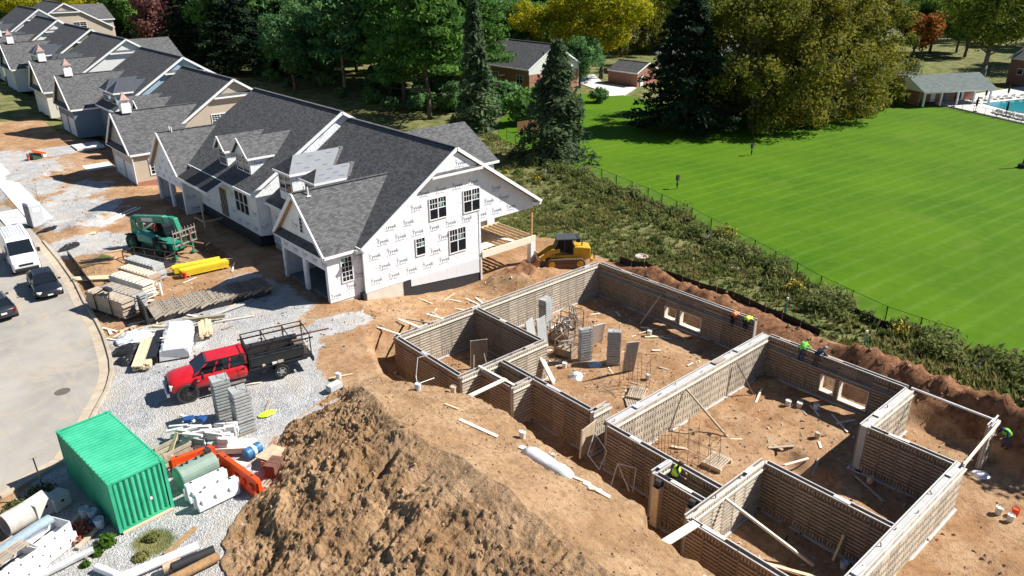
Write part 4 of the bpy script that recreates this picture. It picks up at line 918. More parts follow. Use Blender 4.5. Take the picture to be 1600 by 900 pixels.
def crown_pts(kind, n, seed):
    r = np.random.default_rng(seed)
    if kind == 'broad':       # billowy clumps, unit height 1, radius ~.45
        k = 26; c = []
        for i in range(k):
            t = r.random(); a = r.random()*6.283; z = .34+.56*t; rad = .40*math.sin(math.pi*min(1, .16+.84*(1-t)*.98))**.7
            q = rad*math.sqrt(r.random())*.95; c.append((q*math.cos(a), q*math.sin(a), z, .11+.09*r.random()))
        c = np.array(c); i = r.integers(0, k, n); d = r.normal(size=(n, 3)); d /= np.linalg.norm(d, axis=1)[:, None]
        p = c[i, :3]+d*c[i, 3:4]*(r.random((n, 1))**.35)*np.array([1, 1, .75]); p = p+r.normal(0, .012, (n, 3)); return p, d
    if kind == 'airy':
        k = 72; c = []
        for i in range(k):
            t = r.random(); a = r.random()*6.283; z = .06+.90*t; rad = .44*(math.sin(math.pi*(.18+.77*t)))**.6; q = rad*r.random()**.5; c.append((q*math.cos(a), q*math.sin(a), z, .06+.06*r.random()))
        c = np.array(c); i = r.integers(0, k, n); d = r.normal(size=(n, 3)); d /= np.linalg.norm(d, axis=1)[:, None]
        p = c[i, :3]+d*c[i, 3:4]*(r.random((n, 1))**.5)*np.array([1.1, 1.1, 1.0]); return p, d
    if kind in ('cone', 'drape', 'fir'):
        k = {'cone': 100, 'drape': 90, 'fir': 130}[kind]; P = []; D = []
        per = n//k
        for i in range(k):
            t = (i+.5)/k; z = .06+.92*t; L = {'cone': .30, 'drape': .26, 'fir': .40}[kind]*(1-t)**(.8 if kind != 'fir' else .72)*((.65+.5*r.random()) if kind != 'drape' else (.35+.85*r.random()))+.012; a = i*2.399+r.random()*.5
            drp = {'cone': .25, 'drape': .75, 'fir': .15}[kind]
            s = r.random(per)**.6; w = L*.22*(1.1-s)+.012
            x = s*L; lat = r.normal(0, 1, per)*w; zz = z-drp*L*s*s+r.normal(0, .008, per)+(.05*L if kind == 'cone' else 0)-(np.abs(r.normal(0, .03, per)) if kind == 'drape' else 0)
            P.append(np.stack([x*math.cos(a)-lat*math.sin(a), x*math.sin(a)+lat*math.cos(a), zz], 1)); D.append(np.tile([math.cos(a)*.5, math.sin(a)*.5, .8], (per, 1)))
        return np.concatenate(P), np.concatenate(D)
    if kind == 'pine':        # layered flat plates on long limbs, bare lower trunk
        P = []; D = []; k = 34; per = n//k
        for i in range(k):
            t = (i+.5)/k; z = .30+.66*t; a = i*2.399+r.random(); q = (.36*(1-t)**.55+.03)*(.55+.45*r.random()); cx, cy = q*math.cos(a)*.75, q*math.sin(a)*.75; w = .085+.075*r.random()
            d = r.normal(size=(per, 3)); d /= np.linalg.norm(d, axis=1)[:, None]; u = d*(r.random((per, 1))**.4)*w*np.array([1.25, 1.25, .38]); P.append(np.array([cx, cy, z])+u); D.append(d*np.array([.5, .5, 1]))
        return np.concatenate(P), np.concatenate(D)
    if kind == 'bush':
        k = 14; c = []
        for i in range(k): a = r.random()*6.283; q = .4*math.sqrt(r.random()); c.append((q*math.cos(a), q*math.sin(a), .25+.5*r.random()*(1-q), .17+.1*r.random()))
        c = np.array(c); i = r.integers(0, k, n); d = r.normal(size=(n, 3)); d /= np.linalg.norm(d, axis=1)[:, None]
        return c[i, :3]+d*c[i, 3:4]*(r.random((n, 1))**.4), d
def leaf_cloud(p, d, size, seed, aspect=1.6, flat=.5):
    r = np.random.default_rng(seed); n = len(p); nr = d+r.normal(0, flat, (n, 3)); nr /= np.linalg.norm(nr, axis=1)[:, None]
    t = np.cross(nr, r.normal(size=(n, 3))); t /= np.linalg.norm(t, axis=1)[:, None]; b = np.cross(nr, t)
    s = size*r.uniform(.6, 1.3, (n, 1)); t = t*s*aspect*.5; b = b*s*.5
    v = np.stack([p-t, p-b*.9, p+t, p+b*.9], 1).reshape(-1, 3); q = np.arange(4*n).reshape(n, 4); return v, q
TREE = {}
def tree_proto(key, kind, n, H, leafm, leaf, trunk_r, seed, barkm=bark, aspect=1.6, bare=.0, wide=1.):
    p, d = crown_pts(kind, n, seed); p = p*np.array([H*wide, H*wide, H]); v, q = leaf_cloud(p, d, leaf, seed+1, aspect)
    cm = np_mesh('crown', v, q, leafm, smooth=False)
    r = random.Random(seed); m = MB(); pts = [Vector((0, 0, -.5))]; top = {'broad': .75, 'airy': .8, 'pine': .95}.get(kind, .96)*H
    for i in range(1, 7): pts.append(Vector((r.uniform(-.012, .012)*H, r.uniform(-.012, .012)*H, top*i/6)))
    for i in range(6): m.tube(pts[i], pts[i+1], trunk_r*(1-i/6.4), trunk_r*(1-(i+1)/6.4), n=7)
    nb = {'broad': 12, 'airy': 22, 'pine': 26}.get(kind, 10)
    for i in range(nb):
        t = r.uniform(.22 if kind != 'pine' else .12, .85); a = i*2.4+r.random(); z = top*t; L = H*.34*wide*(1-t*.55)*r.uniform(.6, 1); up = .55 if kind in ('broad', 'airy') else .12
        s = Vector((0, 0, z)); mid = s+Vector((math.cos(a)*L*.5, math.sin(a)*L*.5, L*up*.5)); e = s+Vector((math.cos(a)*L, math.sin(a)*L, L*up*(1.25 if kind in ('broad', 'airy') else .8)))
        rr = trunk_r*.38*(1-t*.6); m.tube(s, mid, rr, rr*.65, n=5); m.tube(mid, e, rr*.65, rr*.2, n=5)
    TREE[key] = (cm, m.mesh('trunk', barkm, smooth=True))
TP = tree_proto
TP('oak', 'broad', 12000, 16, LM['green'], .4, .38, 1); TP('oak2', 'broad', 12000, 15, LM['dark'], .4, .38, 2); TP('yellow', 'broad', 13000, 17, LM['yellow'], .38, .4, 3, wide=1.15)
TP('syc', 'airy', 17000, 20, LM['olive'], .34, .4, 4, bark_pale, wide=1.05); TP('syc2', 'airy', 17000, 20, LM['olive2'], .34, .4, 5, bark_pale, wide=1.05)
TP('maroon', 'broad', 4200, 10, LM['maroon'], .36, .22, 6); TP('orange', 'broad', 3500, 9, LM['orange'], .4, .2, 7); TP('lime', 'broad', 12000, 20, LM['lime'], .4, .5, 8, bark_pale, wide=1.1)
TP('pine', 'pine', 11000, 19, LM['pine'], .38, .36, 9, wide=1.1, aspect=2.2); TP('pine2', 'pine', 9000, 19, LM['dark'], .4, .36, 10, bark_pale, aspect=2.2)
TP('spruce', 'drape', 7200, 13, LM['spruce'], .32, .24, 11, aspect=2.8, wide=1.6); TP('fir', 'fir', 16000, 20, LM['fir'], .36, .4, 12, aspect=2.0, wide=1.05); TP('thin', 'drape', 5000, 17, LM['spruce'], .4, .25, 13, aspect=2.4, wide=.85)
TP('bush', 'bush', 1500, 3, LM['green'], .26, .08, 14); TP('bushd', 'bush', 1500, 3, LM['dark'], .26, .08, 15); TP('busho', 'bush', 1500, 3, LM['olive'], .26, .08, 16)
def tree(key, x, y, label, s=1., rz=None, z=None, cat='tree', name='tree', group=None, sz=None):
    zz = gz(x, y) if z is None else z
    t = thing(name, label, cat, (x, y, zz), random.random()*6.28 if rz is None else rz, group); t.scale = (s, s, s*(sz or 1))
    c, k = TREE[key]; inst('crown', c, t); inst('trunk', k, t); return t
# ---------------------------------------------------------------- trees placed
tree('pine2', 88, 192, 'pine with a tall bare pale trunk behind the houses', 1.25)
tree('thin', 83, 157, 'slender conifer with a straight thin trunk behind the roofs', 1.15)
tree('pine', 80.5, 121, 'broad bright green pine with its trunk among bare twigs', 1.25); tree('pine', 86, 133, 'tall pine behind the broad bright green pine', 1.25)
tree('pine', 76, 107, 'nearest dark trunked pine beside the wrapped house roof', 1.2); tree('pine', 92, 116, 'bright pine just left of the brick house roof', 1.15)
tree('pine2', 79, 140, 'dark pine leaning over the shaded bank', 1.15)
tree('thin', 76, 94.5, 'narrow dark spruce standing left of the brick chimney', 1.2)
tree('bush', 84.5, 92.5, 'rounded evergreen shrub in front of the brick gable', 2.2, name='shrub', cat='shrub')
tree('spruce', 72.2, 72.6, 'drooping spruce standing at the corner of the bright lawn', 1.22)
tree('bush', 97, 101, 'green shrub hiding the foot of the brick gable', 1.7, name='shrub', cat='shrub'); tree('bush', 102, 103, 'shrub right of the one at the brick gable', 1.3, name='shrub', cat='shrub'); tree('bush', 92, 93, 'green shrub beside the board fence', 1.3, name='shrub', cat='shrub'); tree('oak2', 118, 112, 'dark tree behind the driveway bend', .7); tree('bushd', 108, 98, 'dark shrub at the near end of the driveway', 1.2, name='shrub', cat='shrub')
tree('fir', 100, 72.5, 'huge dark conifer with a wide skirt at the lawn edge', 1.12)
tree('yellow', 131, 118, 'large golden yellow tree behind the brick garage', 1.35); tree('yellow', 123, 127, 'yellow green tree left of the golden one', 1.0)
for i, (x, y, k, s, l) in enumerate([(109, 66, 'syc', 1.05, 'olive leaved sycamore touching the dark conifer'), (115.5, 62.5, 'syc2', 1.12, 'ochre sycamore, second from the dark conifer'), (123, 66, 'syc', 1.2, 'tallest ochre green sycamore in the middle of the clump'),
    (127, 60.5, 'syc2', .95, 'golden brown sycamore at the front of the clump'), (136, 63, 'syc', 1.0, 'sycamore at the right end of the clump'), (119, 72, 'syc2', 1.2, 'tall sycamore behind the clump'), (131, 72, 'syc', 1.15, 'sycamore behind the right of the clump')]): tree(k, x, y, l, s)
tree('busho', 143, 58.5, 'small leaning tree beside the pool house gable', 2.0, name='shrub', cat='shrub'); tree('busho', 138, 59, 'olive bush under the right end of the sycamores', 1.7, name='shrub', cat='shrub')
tree('busho', 111, 62.5, 'olive undergrowth below the first sycamore', 1.6, name='shrub', cat='shrub'); tree('bushd', 122, 61, 'dark undergrowth below the middle sycamore', 1.4, name='shrub', cat='shrub')
tree('bushd', 131, 57.8, 'dark low bush in front of the sycamores', 1.1, name='shrub', cat='shrub'); tree('bushd', 118, 60.2, 'dark bush at the foot of the ochre sycamore', 1.0, name='shrub', cat='shrub')
tree('orange', 214, 83, 'small orange tree beyond the pool shed', 1.3); tree('lime', 222, 88, 'yellow green tree behind the orange one', .7)
tree('lime', 190, 60, 'big spreading tree with yellowing top above the pool house', 1.25); tree('lime', 222, 52, 'yellow topped tree at the upper right corner', 1.2)
tree('oak2', 214, 96, 'dark round tree at the top beyond the parking area', 1.25); tree('oak2', 190, 92, 'dark tree left of the orange tree', 1.0)
tree('maroon', 67, 212, 'dusky maroon tree above the far roofs', 1.5)
random.seed(21)
wood = [(72+random.uniform(-4, 14), y, random.choice(['oak', 'oak2', 'pine2', 'oak2', 'fir'])) for y in np.arange(146, 300, 7)]
wood += [(94+random.uniform(-4, 14), y, random.choice(['oak', 'oak2', 'pine2', 'oak2'])) for y in np.arange(128, 320, 8)]
wood += [(114+random.uniform(-6, 10), y, random.choice(['oak', 'oak2', 'pine', 'oak2'])) for y in np.arange(136, 330, 9)]
for x, y, k in wood: tree(k, x, y, 'dark tree in the dense wood behind the row of houses', random.uniform(.95, 1.3), group='wood behind the houses')
far = []
for k in range(130):
    x = random.uniform(135, 330); y = random.uniform(105, 330)
    if x*.66+y*.75 < 190 or (x < 150 and y < 128): continue
    far.append((x, y))
for k in range(26): far.append((random.uniform(225, 330), random.uniform(20, 110)))
for x, y in far: tree(random.choice(['oak', 'oak2', 'oak2', 'pine', 'lime', 'syc']), x, y, 'distant tree in the hazy band at the top', random.uniform(.8, 1.15), group='distant trees')
for k in range(20): tree(random.choice(['oak2', 'oak', 'yellow']), random.uniform(30, 75), random.uniform(232, 330), 'tree beyond the far end of the house row', random.uniform(.8, 1.2), group='trees past the row')
for x, y, s in [(82, 100, 1.6), (88, 103, 1.8), (84, 109, 1.7), (90, 112, 1.9), (95, 107, 1.4), (80, 114, 1.4), (86, 120, 1.8), (92, 124, 2), (82, 130, 1.8), (88, 140, 2), (80, 152, 1.9), (86, 160, 2), (78, 168, 2), (84, 176, 2.1), (80, 186, 2), (75, 118, .8), (77, 126, 1), (74, 134, .7), (79, 147, 1.0), (73, 160, .9), (88, 104, .9), (84, 112, .8), (72, 150, .6)]: tree('bushd', x, y, 'shaded understorey bush below the pines', s*1.3, name='shrub', cat='shrub', group='understorey bushes')
# ---------------------------------------------------------------- weeds between the site and the lawn
weed_m = leaf_mat('weeds', [(.12, .16, .04), (.20, .235, .065), (.33, .31, .11), (.48, .40, .19)], .4, .45)
weed_d = leaf_mat('weed_shrubs', [(.13, .17, .045), (.23, .27, .08), (.38, .39, .15)], .45, .6)
gold_m = mat('goldenrod', (.32, .26, .03), .9, .3, 3); silver_m = mat('silver_weed', (.30, .32, .26), .9, .2, 3)
def weeds():
    r = np.random.default_rng(5); n = 60000; x = r.uniform(43, 78, n); y = r.uniform(-4, 100, n)
    w = a_weed(x, y, 0); lw = in_poly(x, y, LAWN); edge = np.interp(y, [-20, 9, 20, 26, 44, 61, 88, 100], [57, 55.2, 54.8, 56.7, 63.9, 68.6, 75, 78])
    dens = .25+.75*sst(-.3, .3, fbm(x, y, .22, 3, 7)); dens = np.where(y > 62, dens*.45, dens)
    k = (w > .5) & ~lw & (r.random(n) < dens) & (x < edge+.3) & ~((x < 46.5) & (y > 52)); x, y = x[k], y[k]; z = height(x, y)
    d = edge[k]-x; h = .12+.35*r.random(len(x))+.35*sst(7, .5, d)*(r.random(len(x)) < .5)+.25*sst(0, .4, fbm(x, y, .3, 3, 17)); h = np.where(y > 55, h*.6, h)
    V = []; nb = 5
    n = len(x); a = r.uniform(0, 6.283, (n, nb)); s = h[:, None]*r.uniform(.5, 1.1, (n, nb)); lean = r.uniform(.2, .8, (n, nb))*s
    bx = x[:, None]+r.normal(0, .1, (n, nb)); by = y[:, None]+r.normal(0, .1, (n, nb)); bw = .06+.13*h[:, None]
    p0 = np.stack([bx-np.sin(a)*bw, by+np.cos(a)*bw, np.broadcast_to(z[:, None]-.03, bx.shape)], -1); p1 = np.stack([bx+np.sin(a)*bw, by-np.cos(a)*bw, np.broadcast_to(z[:, None]-.03, bx.shape)], -1)
    p2 = np.stack([bx+np.cos(a)*lean, by+np.sin(a)*lean, z[:, None]+s], -1)
    v = np.stack([p0, p1, p2], 2).reshape(-1, 3); q = np.arange(len(v)).reshape(-1, 3)
    tag(link(bpy.data.objects.new('weeds', np_mesh('weeds', v, q, weed_m, smooth=False))), 'rough uncut weeds and dry grass on the bank below the lawn', 'weeds', kind='stuff')
    # scrub clumps
    P = []; D = []; M_ = []; k2 = 0
    r2 = random.Random(3)
    for i in range(380):
        yy = r2.uniform(-3, 78); e = float(np.interp(yy, [-20, 9, 20, 26, 44, 61, 88], [57, 55.2, 54.8, 56.7, 63.9, 68.6, 75])); lo = float(np.interp(yy, [0, 10, 20, 30, 40, 60, 90], [47, 48.5, 49, 50.5, 52, 54, 62]))
        xx = e+.25-abs(r2.gauss(0, .38))*(e-lo)
        if xx < lo: continue
        R_ = (.25+.95*r2.random()**1.8)*(1.15 if xx > e-3.5 else .65); zz = gz(xx, yy); nn = int(110+200*R_)
        d = r.normal(size=(nn, 3)); d /= np.linalg.norm(d, axis=1)[:, None]; d[:, 2] = np.abs(d[:, 2]); P.append(np.array([xx, yy, zz])+d*R_*np.array([1, 1, 1.1])*r.random((nn, 1))**.4*(.7+.6*r.random((nn, 1)))); D.append(d)
        c = r2.random(); M_ += [1 if c < .035 else (2 if c < .06 else 0)]*nn
    v, q = leaf_cloud(np.concatenate(P), np.concatenate(D), .16, 8, 2.4, .8)
    tag(link(bpy.data.objects.new('scrub', np_mesh('scrub', v, q, [weed_d, gold_m, silver_m], M_, smooth=False))), 'scrubby bushes and goldenrod crowding the fence', 'scrub', kind='stuff')
weeds()
# ---------------------------------------------------------------- fences on the bank
black_m = mat('black_steel', (.02, .022, .022), .5, .1, 4); fence_l = [(75, 86), (71.5, 74), (68.6, 61), (66.4, 52), (63.9, 44.2), (60.2, 34.5), (56.7, 26.2), (54.8, 20), (54.6, 15)]
def along(pts, step):
    out = []
    for a, b in zip(pts, pts[1:]):
        a = Vector(a); b = Vector(b); n = max(1, round((b-a).length/step)); out += [tuple(a.lerp(b, i/n)) for i in range(n)]
    return out+[pts[-1]]
def chain_fence():
    P = along(fence_l, 3.0); t = thing('chain_link_fence', 'black chain link fence between the weeds and the bright lawn', 'fence', (P[0][0], P[0][1], -2)); o0 = Vector((P[0][0], P[0][1], -2)); pm = MB().tube((0, 0, 0), (0, 0, 1.45), .045, n=6).mesh('post', black_m)
    for p in P: inst('post', pm, t, Vector((p[0], p[1], -2.05))-o0)
    for a, b in zip(P, P[1:]):
        m = MB(); A = Vector((*a, -.65))-o0; B = Vector((*b, -.65))-o0; m.tube(A, B, .02, n=5); m.build('rail', black_m, t)
        m = MB(); A.z = B.z = .08; n = int((B-A).length/.22); hh = Vector((0, 0, 1.3)); 
        for i in range(n):
            p = A.lerp(B, i/n); q = A.lerp(B, min(1, (i+5)/n)); m.bar(p, q+hh, .007, .007); m.bar(p+hh, q, .007, .007)
        tag(m.build('wire_mesh', black_m, t), kind='stuff')
chain_fence()
def silt_fence(label, pts, z=None):
    t = thing('silt_fence', label, 'fence', (pts[0][0], pts[0][1], gz(*pts[0]))); o0 = t.location.copy(); fm = mat('silt_fabric', (.012, .012, .013), .7, .3, 5)
    P = along(pts, 1.6); Z = [gz(*p) for p in P]
    for (a, za), (b, zb_) in zip(zip(P, Z), list(zip(P, Z))[1:]):
        m = MB(); m.add([Vector((a[0], a[1], za-.1))-o0, Vector((b[0], b[1], zb_-.1))-o0, Vector((b[0]+.03, b[1], zb_+.6))-o0, Vector((a[0]-.03, a[1], za+.62))-o0], [(0, 1, 2, 3)]); m.build('fabric', fm, t)
        m = MB(); m.bar(Vector((a[0], a[1], za-.1))-o0, Vector((a[0], a[1], za+.75))-o0, .045); m.build('stake', timber_old, t)
silt_fence('low black fabric silt fence just inside the chain link fence', [(67, 58), (62.9, 44.6), (59.2, 35), (55.7, 26.6), (53.7, 19)])
silt_fence('short black silt fence between the berm and the weeds', [(49.6, 41.5), (48.9, 38.2), (49.4, 34.5), (50.2, 30), (49.2, 25.2), (48.8, 22.0)])
silt_fence('black silt fence along the kerb beside the van and sedan', [(11.35, 58.5), (11.55, 63), (11.75, 67.5), (11.95, 71.2)])
def stakepost(x, y, label):
    z = gz(x, y); t = thing('vent_pipe', label, 'pipe', (x, y, z)); MB().tube((0, 0, -.2), (.1, .05, 1.1), .055, n=8).build('pipe', mat('teal_pipe', (.02, .30, .24), .5), t); MB().tube((.1, .05, 1.1), (.11, .055, 1.3), .075, n=8).build('cap', white, t)
stakepost(51.0, 25.9, 'leaning teal pipe with white cap on the bank above the first opening'); stakepost(49.9, 19.2, 'leaning teal pipe with white cap behind the navy shirted worker')
def ring(x, y, label):
    z = gz(x, y); m = MB(); m.lathe((0, 0, 0), [(.6, -.3), (.62, .12), (.58, .16), (.42, .17), (.40, .10), (.02, .08)], 20); tag(m.build('manhole_ring', mat('ring_concrete', (.55, .45, .38), .9), loc=(x, y, z), smooth=False), label, 'manhole')
ring(52, 41, 'round concrete manhole in the weeds near the loader'); ring(56.2, 33.8, 'round concrete manhole in the weeds near the fence')
def lawnpost(x, y, label):
    t = thing('bird_box', label, 'bird box', (x, y, -2)); MB().tube((0, 0, -.1), (0, 0, 1.2), .05, n=6).build('pole', black_m, t); m = MB(); m.box((0, 0, 1.25), (.34, .3, .5)); m.prism([(-.24, -.2, 1.5), (.24, -.2, 1.5), (0, -.2, 1.68)], (0, .4, 0)); m.build('box', mat('dark_box', (.05, .05, .05), .6), t)
    m = MB().lathe((0, 0, .75), [(.02, -.5), (.1, -.45), (.11, 0), (.02, .02)], 8); m.build('baffle', black_m, t)
lawnpost(72.4, 52.5, 'black bird box on a pole in the middle of the lawn'); lawnpost(93, 55.6, 'small pole with box on the lawn below the sycamores')
t = thing('sports_post', 'dark post with square base on the lawn at the right edge', 'post', (112.6, 28.5, -2)); MB().bar((0, 0, 0), (.3, -.2, 3.6), .2).build('post', black_m, t); MB().box((0, 0, .25), (1., .8, .5)).build('base', black_m, t)
# ---------------------------------------------------------------- far houses
bk = house('brick house with white gable behind the drooping spruce', 110, 126, 101.3, 3.4, 108.5, 7.6, -2, brick_red, gablem=sid_white, pent=False, name='brick_house', grp=None)
m = MB(); m.bb((101.75, 109.93, -2), (115.2, 109.99, 2.4)); bk.b('brick_face', m, brick_red); bk.window((103.0, 109.93, -1.2), (1, 0, 0), (0, -1, 0), 1.2, 1.3, 2, 2, 1)
bk.window((101.7, 113.5, .6), (0, -1, 0), (-1, 0, 0), 1.8, 1.5, 2, 2, 2); bk.window((101.7, 120.5, .6), (0, -1, 0), (-1, 0, 0), 1.6, 1.5, 2, 2, 2)
m = MB(); m.bb((103.0, 122.6, 1), (104.2, 124, 8.3)); m.bb((102.9, 122.5, 8.3), (104.3, 124.1, 8.5)); bk.b('chimney', m, brick_red)
b2 = house('house with white rake half hidden behind pines', 128, 142, 100, 3.4, 106, 7.4, -2, sid_white, pent=False, name='hidden_house', grp=None)
gr = house('small brick garage beside the driveway and dark conifer', 104.5, 112.5, 126.8, .9, 130.6, 2.7, -2, brick_red, pent=False, name='brick_garage', grp=None)
m = MB(); m.bb((128.2, 104.4, -1.95), (129.2, 104.49, .2)); gr.b('door', m, white)
sheet('driveway', [(113.5, 101.5), (117.5, 99.5), (126.5, 104), (126.3, 113), (135, 124), (131, 130), (122, 116), (118, 106)], -1.9, conc2, .2)
hz_n = 0
def far_house(x, y, w, l, rz, h, wm, rm, label, zb=-2, ridge=2.2):
    t = thing('far_house', label, 'house', (x, y, zb), rz); MB().box((0, 0, h/2), (w, l, h)).build('wall', wm, t); m = MB(); o = .5
    m.prism([(-w/2-o, -l/2-o, h), (w/2+o, -l/2-o, h), (0, -l/2-o, h+ridge)], (0, l+2*o, 0)); m.build('roof', rm, t)
    for s in (-1, 1):
        for k in range(3):
            yy = -l/2+(k+.5)*l/3; f = MB().box((s*(w/2+.02), yy, h*.55), (.06, 1.5, 1.3)).build('window', white, t); MB().box((s*(w/2+.06), yy, h*.55), (.03, 1.3, 1.1)).build('pane', glass, f)
    return t
grey_roof = mat('grey_far_roof', (.13, .14, .14), .9, .2, 2); slate_roof = mat('slate_far_roof', (.10, .125, .12), .9, .25, 1.5)
far_house(188, 44, 11, 18, R(-30), 5, mat('brick_far', (.24, .12, .085), .9, .2, 4), grey_roof, 'brick house at the right edge behind the pool house', ridge=4.0)
far_house(168, 72, 9, 12, R(20), 2.6, brick_red, grey_roof, 'low shed with hipped grey roof behind the pool house')
far_house(150, 104, 12, 18, R(10), 5, sid_white, grey_roof, 'pale house glimpsed between the conifer and sycamores'); far_house(128, 84, 5, 7, R(35), 3, sid_white, grey_roof, 'white wall glimpsed through the sycamore branches')
far_house(262, 150, 14, 18, R(30), 5, sid_white, grey_roof, 'distant white roofed house near the top edge'); far_house(176, 205, 14, 20, R(5), 6, sid_white, grey_roof, 'distant house hidden in the trees at the top')
# ---------------------------------------------------------------- pool and pool house
sheet('pool_deck', [(141.5, 30), (143.6, 38), (149.8, 50.6), (152, 55), (166, 54), (186, 50), (196, 36), (170, 10), (140, 14)], -1.88, mat('pool_deck_concrete', (.56, .54, .51), .85, .06, 1), .2)
sheet('pool', [(152.6, 42), (157.5, 48.6), (174, 43), (168, 31), (151, 33)], -1.80, mat('pool_water', (.02, .24, .28), .08, .1, .4, spec=.6), .1)
def pool_house():
    x, y = 154.6, 55.2; rz = math.atan2(50.2-56.3, 161-148.6); t = thing('pool_house', 'open sided pool house with grey roof, white posts and brick end', 'pool house', (x, y, -1.88), rz)
    L, Wd, h = 14.5, 8.2, 2.6
    m = MB(); o = .7; m.prism([(-L/2-o, -Wd/2-o, h), (-L/2-o, Wd/2+o, h), (-L/2-o+.0, 0, h+2.3)], (L+2*o, 0, 0)); m.build('roof', slate_roof, t)
    m = MB(); m.prism([(-L/2-o-.05, -Wd/2-o+.15, h+.02), (-L/2-o-.05, Wd/2+o-.15, h+.02), (-L/2-o-.05, 0, h+2.2)], (.05, 0, 0)); m.build('gable_wall', sid_white, t)
    MB().bb((-L/2, -.6, 0), (L/2, Wd/2, h)).build('wall', brick_red, t); MB().bb((-L/2, -Wd/2+1.2, 0), (-L/2+.3, -.6, h)).build('end_wall', brick_red, t)
    MB().bb((-L/2-.3, -Wd/2-.3, h-.3), (L/2+.3, -Wd/2, h)).build('beam', white, t)
    for k in range(5): MB().bb((-L/2+k*L/4-.14, -Wd/2-.25, 0), (-L/2+k*L/4+.14, -Wd/2+.03, h-.3)).build('post', white, t)
    for k in range(4): MB().bb((-L/2+1.5+k*3.2, -.68, .05), (-L/2+2.5+k*3.2, -.6, 2.1)).build('door', white if k % 2 else sid_blue, t)
pool_house()
umb_m = mat('navy_canvas', (.012, .016, .03), .8)
uc = MB().lathe((0, 0, 0), [(.02, .9), (.16, 1.1), (.2, 1.6), (.08, 2.5), (.01, 2.6)], 8).mesh('canopy', umb_m); up_ = MB().tube((0, 0, 0), (0, 0, 1), .04, n=6).mesh('pole', black_m); ub = MB().lathe((0, 0, 0), [(.32, 0), (.3, .1), (.05, .12)], 10).mesh('base', black_m)
for i, (x, y) in enumerate([(148.2, 46.6), (150.5, 51), (153.5, 51.3), (160.5, 49.3), (166.5, 47.5), (171, 45), (147, 41.5)]):
    t = thing('parasol', 'closed navy parasol standing on the pool deck', 'parasol', (x, y, -1.88), 0, 'closed parasols by the pool'); inst('canopy', uc, t); inst('pole', up_, t); inst('base', ub, t)
sl_m = mat('strap_white', (.6, .6, .58), .7); ls = MB().box((.25, 0, .36), (1.25, .62, .06)).mesh('seat', sl_m); lb = MB().box((-.62, 0, .58), (.62, .62, .06), ry=R(50)).mesh('backrest', sl_m); lf = MB().box((.7, .26, .17), (.05, .05, .34)).box((.7, -.26, .17), (.05, .05, .34)).box((-.5, .26, .17), (.05, .05, .34)).box((-.5, -.26, .17), (.05, .05, .34)).mesh('frame', sl_m)
for i in range(26):
    a = i/25; x, y = (144.5+a*7.5, 37.5+a*13) if i < 14 else (157+(i-14)*1.9, 51.2-(i-14)*.75); x += random.uniform(-.4, .4)
    t = thing('sun_lounger', 'small pale sun lounger set out around the pool', 'lounger', (x+1.2, y-.4, -1.88), random.uniform(-.4, .4)+.6, 'loungers around the pool'); inst('seat', ls, t); inst('backrest', lb, t); inst('frame', lf, t)
def pool_fence():
    P = along([(141.4, 30), (143.2, 38), (149.5, 51), (147.4, 55.6)], 2.4); t = thing('pool_fence', 'thin black railing round the pool deck', 'fence', (*P[0], -1.95)); o0 = t.location.copy(); pm = MB().bar((0, 0, 0), (0, 0, 1.3), .06).mesh('post', black_m)
    for p in P: inst('post', pm, t, Vector((*p, -1.95))-o0)
    for a, b in zip(P, P[1:]):
        for z in (.2, 1.2): MB().bar(Vector((*a, z-1.95))-o0, Vector((*b, z-1.95))-o0, .035).build('rail', black_m, t)
        m = MB(); n = 9
        for i in range(1, n): p = Vector((*a, -1.75)).lerp(Vector((*b, -1.75)), i/n)-o0; m.bar(p, p+Vector((0, 0, 1)), .02)
        tag(m.build('baluster', black_m, t), kind='stuff')
pool_fence()
def picket(x0, y0, x1, y1, label, m_, h=1.7):
    a = Vector((x0, y0)); b = Vector((x1, y1)); t = thing('board_fence', label, 'fence', (x0, y0, -2)); n = int((b-a).length/.2)
    me = MB().bb((-.085, -.012, 0), (.085, .012, h)).mesh('board', m_); rz = math.atan2(*(b-a).yx)
    for i in range(n): p = a.lerp(b, i/n)-a; inst('board', me, t, (p.x, p.y, 0), rz)
    for z in (.4, 1.3): MB().bar((0, 0.03, z), (b.x-a.x, b.y-a.y+.03, z), .06).build('rail', m_, t)
picket(79.5, 88.5, 88, 87.5, 'brown board fence between the evergreen shrub and spruce', mat('fence_brown', (.20, .10, .05), .9, .25, 3)); picket(132.5, 59.6, 139.5, 58.6, 'weathered grey board fence under the sycamores', timber_old)

for x, y, l in ((55.5, -1.5, 'tree right of the frame shading the bank and near earth'), (50.5, -6.5, 'second tree right of the frame')): tree('oak', x, y, l, .85)
